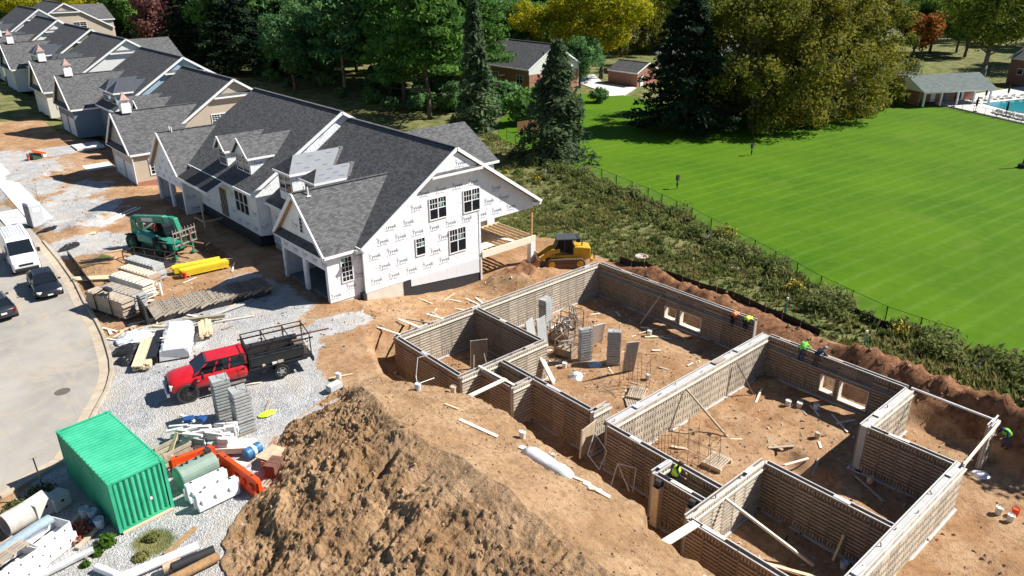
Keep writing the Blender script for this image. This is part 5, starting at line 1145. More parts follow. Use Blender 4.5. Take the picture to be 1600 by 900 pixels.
# ---------------------------------------------------------------- vehicles
def paint(name, col, metal=.0, rough=.28): return mat(name, col, rough+.08, .16, 2.2, metal=metal, coat=.6, spec=.5)
rubber = mat('rubber', (.018, .018, .018), .85, .25, 8); rimm = mat('rim_alloy', (.5, .5, .5), .35, .1, 5, metal=.8); auto_glass = mat('auto_glass', (.010, .014, .018), .05, .1, 1, spec=.7)
lamp_m = mat('headlamp', (.75, .77, .78), .15, .05, 2, spec=.6); tail_m = mat('tail_lamp', (.25, .012, .01), .3); plate_m = mat('number_plate', (.7, .7, .68), .5); black_pl = mat('black_plastic', (.025, .025, .026), .6, .15, 5)
def wheel(t, x, y, r, w, rim=rimm, dual=False):
    m = MB(); p = [(r*.6, -w/2), (r*.93, -w/2), (r, -w*.36), (r, w*.36), (r*.93, w/2), (r*.6, w/2)]; m.lathe((0, 0, 0), p, 20, 'Y'); o = m.build('wheel', rubber, t, loc=(x, y, r), smooth=False)
    s = 1 if y > 0 else -1; m = MB(); m.lathe((0, 0, 0), [(r*.62, s*(w/2-.03)), (r*.60, s*(w/2+.006)), (r*.45, s*(w/2-.02)), (r*.2, s*(w/2+.02)), (.01, s*(w/2+.03))], 14, 'Y')
    for k in range(5): a = k*1.2566; m.box((math.cos(a)*r*.38, s*(w/2+.0), math.sin(a)*r*.38), (r*.5, .03, r*.12), ry=-a)
    m.build('rim', rim, o); return o
def ring9(x, hw, zb, zt, cr=.03, sh=.86):
    return [(x, -hw*.93, zb), (x, -hw, zb+(zt-zb)*.3), (x, -hw, zb+(zt-zb)*.75), (x, -hw*sh, zt), (x, 0, zt+cr), (x, hw*sh, zt), (x, hw, zb+(zt-zb)*.75), (x, hw, zb+(zt-zb)*.3), (x, hw*.93, zb)]
def loft(secs, name, m_, t, sub=1):
    m = MB(); m.sect([ring9(*s) for s in secs]); return m.build(name, m_, t, smooth=True, sub=sub)
def greenhouse(t, bot, top, hwb, hwt, zb, zt, pm, pillars, roofth=.05):
    """bot=(xf,xr), top=(xf,xr): dark glass solid, painted roof and pillars"""
    (bf, br), (tf, tr) = bot, top; m = MB()
    m.sect([[(bf, -hwb, zb), (bf, hwb, zb), (br, hwb, zb), (br, -hwb, zb)], [(tf, -hwt, zt), (tf, hwt, zt), (tr, hwt, zt), (tr, -hwt, zt)]]); m.build('windows', auto_glass, t)
    m = MB(); m.sect([[(tf+.04, -hwt-.02, zt-.02), (tf+.04, hwt+.02, zt-.02), (tr-.04, hwt+.02, zt-.02), (tr-.04, -hwt-.02, zt-.02)], [(tf-.06, -hwt*.86, zt+roofth), (tf-.06, hwt*.86, zt+roofth), (tr+.06, hwt*.86, zt+roofth), (tr+.06, -hwt*.86, zt+roofth)]]); m.build('roof', pm, t, smooth=False)
    for s in (-1, 1):
        for fb, ft in pillars:
            m = MB(); m.bar((bf+(br-bf)*fb, s*(hwb+.008), zb), (tf+(tr-tf)*ft, s*(hwt+.012), zt), .09 if 0 < fb < 1 else .07, .05, up=(0, 1, 0)); m.build('pillar', pm, t)
def sedan(label, x, y, rz, pm, sun=True, group='parked cars on the street'):
    t = thing('sedan', label, 'car', (x, y, .03), rz, group)
    loft([(2.40, .60, .40, .60), (2.30, .78, .24, .70), (1.9, .88, .2, .80), (1.3, .91, .2, .88), (.9, .92, .2, .94), (0, .92, .2, .96), (-1., .92, .2, .98), (-1.75, .92, .22, 1.02), (-2.15, .87, .28, 1.0), (-2.38, .72, .42, .9)], 'body', pm, t)
    greenhouse(t, (1.05, -1.95), (.25, -1.15), .80, .60, .95, 1.40, pm, [(0, 0), (.48, .45), (.82, .85), (1, 1)])
    if sun: MB().box((-.15, 0, 1.458), (.8, .8, .012)).build('sunroof', auto_glass, t)
    for s in (-1, 1):
        MB().box((2.22, s*.66, .62), (.3, .3, .13), rz=-s*.5).build('headlight', lamp_m, t, bevel=.03); MB().box((-2.26, s*.66, .82), (.2, .34, .13), rz=s*.4).build('tail_light', tail_m, t, bevel=.03)
        m = MB(); m.box((.75, s*.98, .98), (.16, .2, .12)); m.build('mirror', pm, t, bevel=.03)
        for xx in (.05, -.95): MB().box((xx-.3, s*.926, .82), (.18, .02, .03)).build('door_handle', pm, t)
        for xx in (1.42, -1.42):
            m = MB(); m.lathe((xx, s*.80, .33), [(.40, -.14), (.40, .14), (.39, .14)], 18, 'Y'); m.build('wheel_arch_shade', black_pl, t)  # dark disc in place of a hollow, shaded wheel arch
            wheel(t, xx, s*.83, .33, .22)
    MB().box((2.36, 0, .5), (.1, .9, .16)).build('grille', black_pl, t); MB().box((2.425, 0, .42), (.02, .36, .11)).build('number_plate', plate_m, t); MB().box((-2.405, 0, .7), (.02, .36, .13)).build('number_plate', plate_m, t)
    return t
sedan('near black sedan with sunroof parked at the kerb behind the van', 8.75, 64.1, R(-93), paint('black_paint', (.010, .012, .018)))
sedan('dark grey car cut off by the left edge of the picture', 5.15, 61.8, R(93), paint('charcoal_paint', (.02, .022, .032)), sun=False)
def van():
    t = thing('delivery_van', 'white high roofed van parked at the kerb', 'van', (8.65, 71.6, .03), R(-93)); pm = paint('white_paint', (.78, .79, .80))
    m = MB()
    def rg(x, hw, zb, zt, tp=.9): return [(x, -hw, zb), (x, -hw*1.01, zb+(zt-zb)*.45), (x, -hw*.97, zb+(zt-zb)*.8), (x, -hw*tp, zt), (x, 0, zt+.03), (x, hw*tp, zt), (x, hw*.97, zb+(zt-zb)*.8), (x, hw*1.01, zb+(zt-zb)*.45), (x, hw, zb)]
    m.sect([rg(3.0, .84, .35, .80), rg(2.9, .97, .3, 1.05), rg(2.3, 1.0, .3, 1.32), rg(2.0, 1.02, .3, 1.42), rg(1.2, 1.02, .3, 2.45, .86), rg(.9, 1.02, .3, 2.56, .87), rg(-2.8, 1.02, .3, 2.56, .87), rg(-2.98, .98, .35, 2.5, .86)]); m.build('body', pm, t, smooth=False, bevel=.05)
    m = MB(); m.add([(1.97, -.86, 1.47), (1.97, .86, 1.47), (1.30, .80, 2.35), (1.30, -.80, 2.35)], [(0, 1, 2, 3)]); m2 = MB(); m2.prism([(2.0, -.88, 1.46), (2.0, .88, 1.46), (1.29, .80, 2.36), (1.29, -.80, 2.36)], (.03, 0, .02)); m2.build('windscreen', auto_glass, t)
    for k in range(7): MB().box((-.95, -.66+k*.22, 2.60), (3.5, .06, .03)).build('roof_rib', pm, t)
    for s in (-1, 1):
        m = MB(); m.prism([(1.75, s*1.03, 1.42), (.75, s*1.03, 1.42), (.75, s*1.0, 2.05), (1.3, s*1.0, 2.05)], (0, s*.02, 0)); m.build('side_window', auto_glass, t)
        MB().box((2.75, s*.78, .98), (.35, .3, .3), ry=.5).build('headlight', lamp_m, t, bevel=.04); MB().box((1.75, s*1.2, 1.5), (.14, .24, .36)).build('mirror', black_pl, t, bevel=.04); MB().box((-2.99, s*.88, 1.2), (.03, .14, .6)).build('tail_light', tail_m, t)
        for xx in (2.05, -1.95):
            m = MB(); m.lathe((xx, s*.9, .37), [(.46, -.14), (.46, .14), (.45, .145)], 18, 'Y'); m.build('wheel_arch_shade', black_pl, t); wheel(t, xx, s*.93, .36, .22, mat('steel_rim', (.2, .2, .2), .5))  # arch shade is a dark disc, as on the cars
    MB().box((2.98, 0, .46), (.16, 1.7, .26)).build('bumper', black_pl, t, bevel=.05); MB().box((2.985, 0, .82), (.06, 1.0, .16)).build('grille', black_pl, t)
van()
def pickup():
    t = thing('work_truck', 'red crew cab work truck with black ladder rack and tool boxes', 'truck', (13.76, 40.85, .07), R(168.3)); red = paint('red_paint', (.52, .010, .016), rough=.22); rk = mat('rack_steel', (.030, .024, .022), .6, .3, 6, metal=.3); bx = mat('tool_box_black', (.03, .032, .034), .45, .15, 3, metal=.2)
    loft([(3.58, .78, .62, 1.18), (3.48, .93, .5, 1.30), (3.2, .98, .48, 1.40), (2.6, 1.0, .5, 1.46), (2.1, 1.01, .5, 1.50), (1.5, 1.01, .5, 1.50), (0, 1.01, .5, 1.50), (-.75, 1.01, .5, 1.50), (-.80, .98, .52, 1.48)], 'body', red, t)
    greenhouse(t, (2.15, -.74), (1.35, -.62), .90, .74, 1.47, 2.02, red, [(0, 0), (.36, .28), (.66, .64), (1, 1)], .07)
    m = MB(); m.bb((-.80, -.9, 1.45), (-.66, .9, 2.0)); m.build('cab_back', red, t)
    for s in (-1, 1):
        for xx in (1.0, -.3): MB().box((xx-.25, s*1.015, 1.28), (.2, .03, .05)).build('door_handle', black_pl, t)
        for xx in (.52, -.2): MB().box((xx, s*1.008, 1.0), (.015, .012, .9)).build('door_gap', black_pl, t)
        m = MB(); m.lathe((2.65, s*.92, .5), [(.60, -.12), (.60, .14), (.47, .14), (.47, -.12)], 20, 'Y'); m.build('fender_flare', mat('flare_grey', (.05, .05, .052), .6), t)
        wheel(t, 2.65, s*.93, .46, .26, mat('dark_rim', (.05, .05, .05), .5)); wheel(t, -2.65, s*.88, .46, .42)
        MB().box((3.42, s*.74, 1.0), (.26, .34, .34)).build('headlight', lamp_m, t, bevel=.05); MB().box((1.75, s*1.2, 1.5), (.14, .26, .4)).build('mirror', black_pl, t, bevel=.04); MB().box((.5, s*1.04, .48), (2.1, .16, .08)).build('running_board', mat('step_alloy', (.4, .4, .4), .4, metal=.6), t)
        MB().box((1.15, s*1.012, .82), (.5, .01, .06)).build('door_lettering', mat('pale_decal', (.75, .7, .68), .6), t); MB().lathe((2.0, s*1.012, 1.15), [(.07, -.008), (.07, .008)], 12, 'Y').build('badge', mat('pale_decal', (.75, .7, .68), .6), t)
        # tool boxes and rack
        MB().box((-2.55, s*.80, 1.42), (3.2, .46, .55)).build('tool_box', bx, t, bevel=.03); MB().box((-2.55, s*.80, 1.71), (3.24, .5, .03)).build('box_lid', bx, t)
        m = MB(); y = s*.98; m.bar((1.5 if s > 0 else -.7, y, 2.16), (-4.75, y, 2.20), .07); m.build('rack_rail', rk, t); m = MB(); m.bar((-.9, y, 2.48), (-4.6, y, 2.5), .05); m.build('rack_rail', rk, t)
        for xx in (-.9, -2.1, -3.4, -4.55):
            MB().bar((xx, y, 1.0), (xx, y, 2.5), .06).build('rack_post', rk, t)
    m = MB(); m.add([(3.58, -.45, 1.22), (3.58, .45, 1.22), (3.64, .45, .75), (3.64, -.45, .75)], [(0, 1, 2, 3)]); MB().box((3.60, 0, .98), (.08, 1.1, .46)).build('grille', black_pl, t, bevel=.04); MB().box((3.68, 0, .62), (.18, 1.9, .24)).build('bumper', mat('chrome', (.6, .6, .6), .2, .05, 2, metal=.9), t, bevel=.06)
    MB().bb((-4.5, -1.05, .95), (-.85, 1.05, 1.06)).build('bed', bx, t); MB().bb((-4.4, -.45, .55), (-.8, .45, .8)).build('chassis', black_pl, t)
    MB().bb((-.98, -1.0, 1.06), (-.90, 1.0, 2.1)).build('headboard', rk, t)
    for xx in (-.9, -2.1, -3.4, -4.55): MB().bar((xx, -.98, 2.46), (xx, .98, 2.46), .05).build('rack_crossbar', rk, t)
    for k, (yy, c) in enumerate(((-.35, timber), (-.1, timber_w), (.2, timber_old))): MB().box((-2.8, yy, 1.15+.06*k), (3.6, .2, .06)).build('loaded_plank', c, t)
    MB().bar((-3.9, .4, 2.26), (-5.9, .5, 2.28), .09, .06).build('rack_beam', mat('red_oxide', (.16, .05, .035), .7), t)
    MB().box((-4.1, .0, 1.3), (.6, 1.2, .5)).build('equipment', mat('equipment_brown', (.15, .12, .09), .8, .4, 6), t); MB().box((-4.62, 0, .75), (.12, 2.0, .3)).build('rear_bumper', rk, t)
    random.seed(5); jc = [(.5, .45, .35), (.6, .6, .58), (.4, .08, .05), (.35, .28, .12), (.1, .1, .1)]
    for k in range(14): MB().box((-1.3-random.random()*2.2, .82+random.uniform(-.05, .2)*1, 1.1+random.random()*.06), (random.uniform(.12, .35), random.uniform(.1, .2), random.uniform(.08, .2)), random.random()).build('tool', mat('junk%d' % (k % 5), jc[k % 5], .7), t)
pickup()
def telehandler():
    t = thing('telehandler', 'green telehandler with raised boom and forks in front of the wrapped houses', 'telehandler', (18.25, 67.3, .03), R(-70)); g = mat('machine_green', (.018, .21, .13), .45, .15, 2, coat=.2); g2 = mat('machine_teal', (.06, .36, .27), .4, .1, 2, coat=.2); dk = mat('machine_dark', (.03, .032, .035), .55, .2, 4); gm = mat('machine_grey', (.28, .25, .22), .7, .2, 4)
    m = MB(); m.sect([[(-2.9, -.5, .55), (-2.9, .5, .55), (-2.9, .5, 1.15), (-2.9, -.5, 1.15)], [(-2.4, -.75, .5), (-2.4, .75, .5), (-2.4, .75, 1.25), (-2.4, -.75, 1.25)], [(2.2, -.75, .5), (2.2, .75, .5), (2.2, .75, 1.05), (2.2, -.75, 1.05)], [(3.0, -.6, .55), (3.0, .6, .55), (3.0, .6, .95), (3.0, -.6, .95)]]); m.build('chassis', g, t, bevel=.05)
    for x in (1.75, -1.75):
        for s in (-1, 1): wheel(t, x, s*1.02, .74, .46, mat('green_rim', (.02, .20, .11), .6))
        MB().box((x, 0, .64), (.35, 1.7, .3)).build('axle', dk, t)
        for s in (-1, 1): MB().box((x, s*1.0, 1.36), (1.4, .5, .07)).build('mudguard', dk, t, bevel=.03)
    m = MB(); m.prism([(-.9, -1.2, 1.0), (1.1, -1.2, 1.0), (1.0, -1.2, 1.55), (.2, -1.2, 1.72), (-.9, -1.2, 1.72)], (0, .75, 0)); m.build('engine_cover', g2, t, bevel=.08); MB().box((1.0, -.82, 1.3), (.5, .72, .5)).build('exhaust_guard', dk, t, bevel=.05)
    # cab on the far side
    m = MB(); m.prism([(-.8, .35, 1.0), (.9, .35, 1.0), (.75, .35, 2.0), (.4, .35, 2.45), (-.7, .35, 2.45)], (0, .85, 0)); m.build('cab', auto_glass, t); MB().bb((-.8, .3, 2.45), (.5, 1.25, 2.53)).build('cab_roof', dk, t)
    # boom: rear tower, telescopic arm, dropped nose
    for s in (-.32, .32): m = MB(); m.prism([(-2.8, s, 1.1), (-1.9, s, 1.1), (-2.0, s, 2.5), (-2.6, s, 2.7)], (0, .08, 0)); m.build('boom_tower', g, t)
    m = MB(); m.bar((-2.5, 0, 2.45), (1.6, 0, 3.0), .5, .62); m.build('boom', g, t, bevel=.05); m = MB(); m.bar((1.5, 0, 2.98), (2.5, 0, 3.1), .4, .5); m.build('inner_boom', g2, t)
    m = MB(); m.prism([(2.3, -.22, 3.38), (3.0, -.22, 3.3), (3.55, -.22, 1.6), (3.2, -.22, 1.5), (2.8, -.22, 2.75), (2.3, -.22, 2.85)], (0, .44, 0)); m.build('boom_nose', g, t, bevel=.04); MB().bar((-1.6, 0, 1.5), (.3, 0, 2.6), .14).build('lift_cylinder', mat('chrome_rod', (.6, .6, .6), .25, metal=.9), t)
    MB().box((-.4, -.27, 2.75), (1.5, .02, .34), ry=-.133).build('boom_decal', mat('pale_decal', (.75, .7, .68), .6), t)
    for z in (1.25, 1.9, 2.35): MB().bar((3.75, -1.15, z), (3.75, 1.15, z), .09).build('carriage_bar', gm, t)
    for k in range(8): MB().bar((3.75, -1.1+k*.314, 1.25 if k in (0, 7) else 1.9), (3.75, -1.1+k*.314, 2.65), .05).build('backrest_bar', gm, t)
    fk = mat('fork_brown', (.24, .13, .08), .7, .2, 5)
    for s in (-.45, .5): m = MB(); m.bar((3.82, s, 1.2), (3.82, s, 2.2), .14, .08, up=(1, 0, 0)); m.bar((3.82, s, 1.22), (5.25, s, 1.28), .16, .07); m.build('fork', fk, t)
    MB().box((-.1, .1, 1.95), (.25, .3, .7)).build('hydraulic_tank', mat('tank_red', (.3, .06, .04), .6), t)
    for s in (-1, 1): m = MB(); m.bar((2.7, s*.5, .9), (3.3, s*.95, .9), .14, .3); m.bar((3.3, s*.95, .6), (3.3, s*.95, 1.3), .16); m.build('stabiliser', g, t); MB().box((3.3, s*.95, .1), (.4, .4, .08)).build('stabiliser_foot', g, t); MB().bar((3.3, s*.95, .1), (3.3, s*.95, .7), .1).build('stabiliser_leg', g, t)
telehandler()
def loader():
    t = thing('track_loader', 'yellow crawler loader with black cab behind the wrapped house', 'loader', (45.5, 44.5, gz(45.5, 44.5)+.1), R(143)); ye = mat('loader_yellow', (.62, .34, .015), .45, .12, 2, coat=.2); dk = mat('machine_dark', (.03, .032, .035), .55, .2, 4); tr = mat('track_steel', (.14, .085, .055), .8, .3, 8); rust = mat('bucket_rust', (.42, .24, .13), .8, .25, 5)
    for s in (-1, 1):
        y0 = s*.95; m = MB(); prof = []
        for k in range(9): a = math.pi/2+math.pi*k/8; prof.append((-1.25+.42*math.cos(a), .45+.42*math.sin(a)))
        for k in range(9): a = -math.pi/2+math.pi*k/8; prof.append((1.25+.42*math.cos(a), .45+.42*math.sin(a)))
        m.prism([(x, y0-.24, z) for x, z in prof], (0, .48, 0)); o = m.build('track', tr, t)
        n = 34
        for k in range(n):
            u = k/n*(4*1.25+2*math.pi*.44); 
            if u < 2.5: p = (-1.25+u, .89); a = 0
            elif u < 2.5+math.pi*.44: th = (u-2.5)/.44; p = (1.25+.44*math.sin(th), .45+.44*math.cos(th)); a = th
            elif u < 5+math.pi*.44: p = (1.25-(u-2.5-math.pi*.44), .01); a = math.pi
            else: th = (u-5-math.pi*.44)/.44; p = (-1.25-.44*math.sin(th), .45-.44*math.cos(th)); a = math.pi+th
            MB().box((p[0], y0, p[1]), (.12, .52, .05), ry=a).build('track_shoe', tr, o)
        for x in (-1.25, 1.25): MB().lathe((x, y0+s*.245, .45), [(.3, 0), (.28, s*.03), (.1, s*.05), (.01, s*.05)], 14, 'Y').build('sprocket', ye, t)
        MB().box((0, y0+s*.25, .45), (1.7, .05, .22)).build('track_frame', tr, t)
        m = MB(); m.prism([(.5, s*.62-.07, 1.75), (1.3, s*.62-.07, 1.6), (2.5, s*.62-.07, .75), (2.35, s*.62-.07, .5), (1.1, s*.62-.07, 1.25), (.5, s*.62-.07, 1.4)], (0, .14, 0)); m.build('lift_arm', ye, t)
    MB().bb((-1.9, -.7, .6), (1.3, .7, 1.15)).build('frame', ye, t, bevel=.04); m = MB(); m.prism([(-2.25, -.72, .75), (-.7, -.72, .75), (-.7, -.72, 1.85), (-1.1, -.72, 1.9), (-2.25, -.72, 1.75)], (0, 1.44, 0)); m.build('engine_hood', ye, t, bevel=.08); MB().bb((-2.33, -.62, .85), (-2.255, .62, 1.65)).build('radiator_grille', dk, t); MB().bb((-2.5, -.75, .5), (-2.26, .75, .72)).build('counterweight', ye, t, bevel=.04)
    m = MB(); m.prism([(-.65, -.62, 1.15), (.85, -.62, 1.15), (.95, -.62, 1.7), (.6, -.62, 2.55), (-.6, -.62, 2.55)], (0, 1.24, 0)); m.build('cab', auto_glass, t)
    for x, y in ((-.65, -.64), (-.65, .64), (.8, -.64), (.8, .64), (.1, -.64), (.1, .64)): MB().bar((x, y, 1.15), (x*.85, y, 2.55), .09).build('cab_post', dk, t)
    MB().bb((-.95, -.78, 2.55), (.85, .78, 2.66)).build('cab_roof', mat('roof_charcoal', (.06, .065, .07), .5), t, bevel=.03); MB().bb((-1.3, -.7, 2.3), (-.95, .7, 2.62)).build('air_unit', dk, t); MB().tube((-1.5, .3, 1.8), (-1.5, .3, 2.5), .06, n=8).build('exhaust', dk, t)
    m = MB(); pr = [(2.35, .95), (2.3, .4), (2.55, .12), (3.3, .08), (3.3, .14), (2.62, .2), (2.42, .45), (2.47, .93)]; m.prism([(x, -1.25, z) for x, z in pr], (0, 2.5, 0)); m.build('bucket', rust, t)
    for s in (-1, 1): m = MB(); m.prism([(2.36, s*1.25, .95), (2.3, s*1.25, .4), (2.55, s*1.25, .12), (3.3, s*1.25, .1)], (0, s*.04, 0)); m.build('bucket_side', rust, t)
    for k in range(8): MB().box((3.42, -1.15+k*.328, .11), (.3, .1, .07), taper=.7).build('bucket_tooth', rust, t); 
    for k in range(9): MB().bar((2.4, -1.2+k*.3, .93), (2.62, -1.2+k*.3, 1.12), .06).build('bucket_rib', rust, t)
loader()
# ---------------------------------------------------------------- shipping container
def rusty_paint(name, col):
    m, nt, b = newmat(name); c = co(nt); base = mixc(nt, ramp(nt, noise(nt, c, .7, 5, .65), (.35, 0), (.68, 1)), col, tuple(min(1, x*1.35+.03) for x in col))
    mp = N(nt, 'Mapping'); mp.inputs['Scale'].default_value = (5, 5, .5); nt.links.new(c, mp.inputs[0]); base = mixc(nt, ramp(nt, noise(nt, mp.outputs[0], 1.6, 5, .7), (.56, 0), (.72, .5)), base, tuple(x*.5 for x in col))
    base = mixc(nt, ramp(nt, noise(nt, c, 2.8, 6, .75), (.66, 0), (.72, .9)), base, (.16, .07, .03)); nt.links.new(base, b.inputs['Base Color']); b.inputs['Roughness'].default_value = .55; bump(nt, noise(nt, c, 1.2, 3), b, .25, .08); return m
def container():
    t = thing('shipping_container', 'green corrugated shipping container on the gravel', 'container', (5.48, 34.55, .12), R(5.9)); g = rusty_paint('container_green', (.022, .33, .175)); L, Wd, h = 6.06, 2.44, 2.6
    def corr(u0, u1, n, depth, f):   # f(u, d, s) -> point at top/bottom (s 0/1)
        m = MB(); pts = []
        for k in range(n):
            a = u0+(u1-u0)*k/n; p = (u1-u0)/n
            pts += [(a+p*.08, 0), (a+p*.32, depth), (a+p*.58, depth), (a+p*.82, 0)]
        V = [f(u, d, s) for u, d in pts for s in (0, 1)]; m.add(V, [(2*i, 2*i+2, 2*i+3, 2*i+1) for i in range(len(pts)-1)]); return m
    for s in (-1, 1): corr(-L/2+.1, L/2-.1, 22, .05, lambda u, d, e, s=s: (s*(Wd/2-.06+d), u, .15 if e == 0 else h-.1)).build('side_wall', g, t)
    corr(-Wd/2+.12, Wd/2-.12, 9, .07, lambda u, d, e: (u, -L/2+.07-d, .15 if e == 0 else h-.1)).build('end_wall', g, t)
    corr(-L/2+.12, L/2-.12, 24, .022, lambda u, d, e: (-Wd/2+.05 if e == 0 else Wd/2-.05, u, h-.03+d)).build('roof', g, t)
    for x in (-1, 1):
        for y in (-1, 1):
            MB().box((x*(Wd/2-.06), y*(L/2-.06), h/2), (.14, .14, h-.22)).build('corner_post', g, t)
            for z in (.06, h-.05): MB().box((x*(Wd/2-.07), y*(L/2-.08), z), (.17, .19, .13)).build('corner_casting', g, t)
        for z, w in ((.07, .13), (h-.04, .07)): MB().box((x*(Wd/2-.04), 0, z), (.08, L-.36, w)).build('side_rail', g, t)
        MB().box((x*.6, L/2-.02, h/2), (1.16, .05, h-.25)).build('door', g, t)
    for y in (-1, 1):
        for z, w in ((.07, .13), (h-.04, .08)): MB().box((0, y*(L/2-.05), z), (Wd-.34, .09, w)).build('end_rail', g, t)
    for k in range(16):
        MB().lathe((-Wd/2+.03, -L/2+.4+k*.35, h), [(.028, -.004), (.028, .006)], 6).build('roof_rivet', steel_dk, t)
    MB().box((0, -L/2-.03, -.05), (Wd-.2, .12, .1)).build('timber_sleeper', timber, t); MB().box((0, L/2-.3, -.05), (Wd-.2, .15, .1)).build('timber_sleeper', timber, t)
    MB().box((.35, -L/2-.012, 1.0), (.1, .006, .16)).build('decal', mat('pale_decal', (.75, .7, .68), .6), t)
container()
# ---------------------------------------------------------------- shared small things
def bucket_meshes(col, name):
    m = MB(); m.tube((0, 0, 0), (0, 0, .37), .13, .155, n=12, hollow=.012); m.lathe((0, 0, .005), [(.12, 0), (.12, .01)], 12); m.lathe((0, 0, .0), [(.158, .30), (.166, .31), (.166, .33), (.158, .34)], 12)
    h = MB(); h.path([(.15*math.cos(a), 0, .34+.19*math.sin(a)) for a in [math.pi*k/6 for k in range(7)]], .007)
    return m.mesh('bucket_body', mat(name, col, .5, .08, 4)), h.mesh('handle', steel_dk)
BUCK = {k: bucket_meshes(c, 'pail_'+k) for k, c in dict(white=(.70, .68, .62), blue=(.03, .16, .36), orange=(.75, .07, .015), red=(.55, .02, .02), tan=(.55, .45, .33), pale=(.55, .62, .68)).items()}
def bucket(k, x, y, z, label, tilt=0, s=1.15):
    t = thing('bucket', label, 'bucket', (x, y, z)); t.rotation_euler = (tilt, 0, random.random()*6); t.scale = (s, s, s); inst('bucket_body', BUCK[k][0], t); inst('handle', BUCK[k][1], t)
def plank(label, a, b, w=.2, h=.05, m_=None, name='plank', group=None, cat='plank'):
    a = Vector(a); b = Vector(b); mid = (a+b)/2; o = MB().bar(a-mid, b-mid, w, h).build(name, m_ or timber, loc=mid); return tag(o, label, cat, group)
def pallet_mesh_parts():
    d = MB().bb((-.6, -.05, .11), (.6, .05, .13)).mesh('slat', timber_old); r = MB().bb((-.045, -.5, .0), (.045, .5, .11)).mesh('bearer', timber_old); return d, r
PAL = pallet_mesh_parts()
def pallet(label, x, y, z, rz, s=1., tilt=0):
    t = thing('pallet', label, 'pallet', (x, y, z)); t.rotation_euler = (tilt, 0, rz); t.scale = (s, s, s)
    for k in range(7): inst('slat', PAL[0], t, (0, -.45+k*.15, 0))
    for k in (-.5, 0, .5): inst('bearer', PAL[1], t, (k, 0, 0))
    return t
form_grey = mat('form_concrete_grey', (.42, .43, .42), .85, .15, 3, bmp=.2, streak=.25, rnd=.15)
grp_pm = MB(); grp_pm.bb((-.457, -.035, 0), (.457, .035, 2.44)); BPM = grp_pm.mesh('panel', form_grey)
cagem = MB()
for k in range(12): cagem.bb((-.42, .035, .1+k*.19), (.42, .07, .2+k*.19))
cagem.bb((-.457, -.02, 0), (.457, .035, 2.44)); RPM = cagem.mesh('panel', form_grey)
def panel_bundle(label, x, y, z, rz, n=10, strap=True, lean=0):
    t = thing('panel_bundle', label, 'form panels', (x, y, z)); t.rotation_euler = (lean, 0, rz)
    for k in range(n): o = inst('panel', RPM if k == 0 else BPM, t, (0, (k-n/2)*.083, random.uniform(0, .03)), math.pi if k == 0 else 0)
    if strap:
        w = n*.083/2+.06
        for zz in (.6, 1.9): MB().path([(-.48, -w, zz), (.48, -w, zz), (.48, w, zz), (-.48, w, zz), (-.48, -w, zz)], .012).build('strap', rebar, t)
        MB().path([(.3, -w, 2.4), (.3, -w*.4, 2.85), (.3, w*.4, 2.85), (.3, w, 2.4)], .016).build('lifting_frame', rebar, t); MB().bb((-.5, -w, -.1), (.5, w, -.005)).build('base_skid', timber_old, t)
random.seed(9)
panel_bundle('upright bundle of grey form panels nearest the red truck', 11.85, 37.45, .13, R(-8), 10); panel_bundle('upright bundle of grey form panels in front of the other bundle', 12.15, 35.6, .13, R(-4), 10)
panel_bundle('dark upright form panel bundle in the pit, left of the ribbed one', 35.1, 32.1, FLOOR+.12, R(-22), 5); panel_bundle('ribbed upright form panel bundle in the pit', 36.3, 30.5, FLOOR+.12, R(-50), 7); panel_bundle('grey upright form panel bundle against the sunlit long wall', 36.5, 37.6, FLOOR+.12, R(12), 8)
def sheet_lean(label, x, y, z, rz, w=.9, h=2.4, tilt=-.22, m_=None, braces=False):
    t = thing('leaning_panel', label, 'panel', (x, y, z)); t.rotation_euler = (tilt, 0, rz); MB().bb((-w/2, -.03, 0), (w/2, .03, h)).build('board', m_ or form_grey, t, bevel=.01)
    m = MB(); m.bb((-w/2-.03, -.05, 0), (-w/2, .05, h)); m.build('edge_strip', alu, t); MB().bb((w/2, -.05, 0), (w/2+.03, .05, h)).build('edge_strip', alu, t)
    if braces: MB().path([(-.35, -.1, 1.2), (-.5, -.8, .1), (.5, -.8, .1), (.35, -.1, 1.2)], .03).build('pipe_frame', alu, t)
sheet_lean('pale panel leaning against the ribbed bundle', 36.1, 29.0, FLOOR+.05, R(-30), .8, 2.7, .25); sheet_lean('white panel behind the dark bundle', 37.2, 33.0, FLOOR+.05, R(-15), .9, 2.0, .2, alu); sheet_lean('grey sheet leaning beside the square room corner', 33.9, 35.0, FLOOR+.05, R(10), 1.0, 2.6, -.12); sheet_lean('shorter sheet leaning left of the grey sheet', 34.0, 36.2, FLOOR+.05, R(20), 1.1, 2.0, -.2)
sheet_lean('panel with pipe frame standing in the shaded square room', 28.9, 36.3, FLOOR+.05, R(-28), 1.1, 2.3, .12, mat('old_ply', (.30, .25, .19), .85, .3, 3), True); sheet_lean('plywood sheet with braces standing below the free wall end', 26.6, 23.9, -2.2, R(8), 1.3, 1.9, .05, mat('ply_cream', (.48, .38, .26), .85, .25, 3))
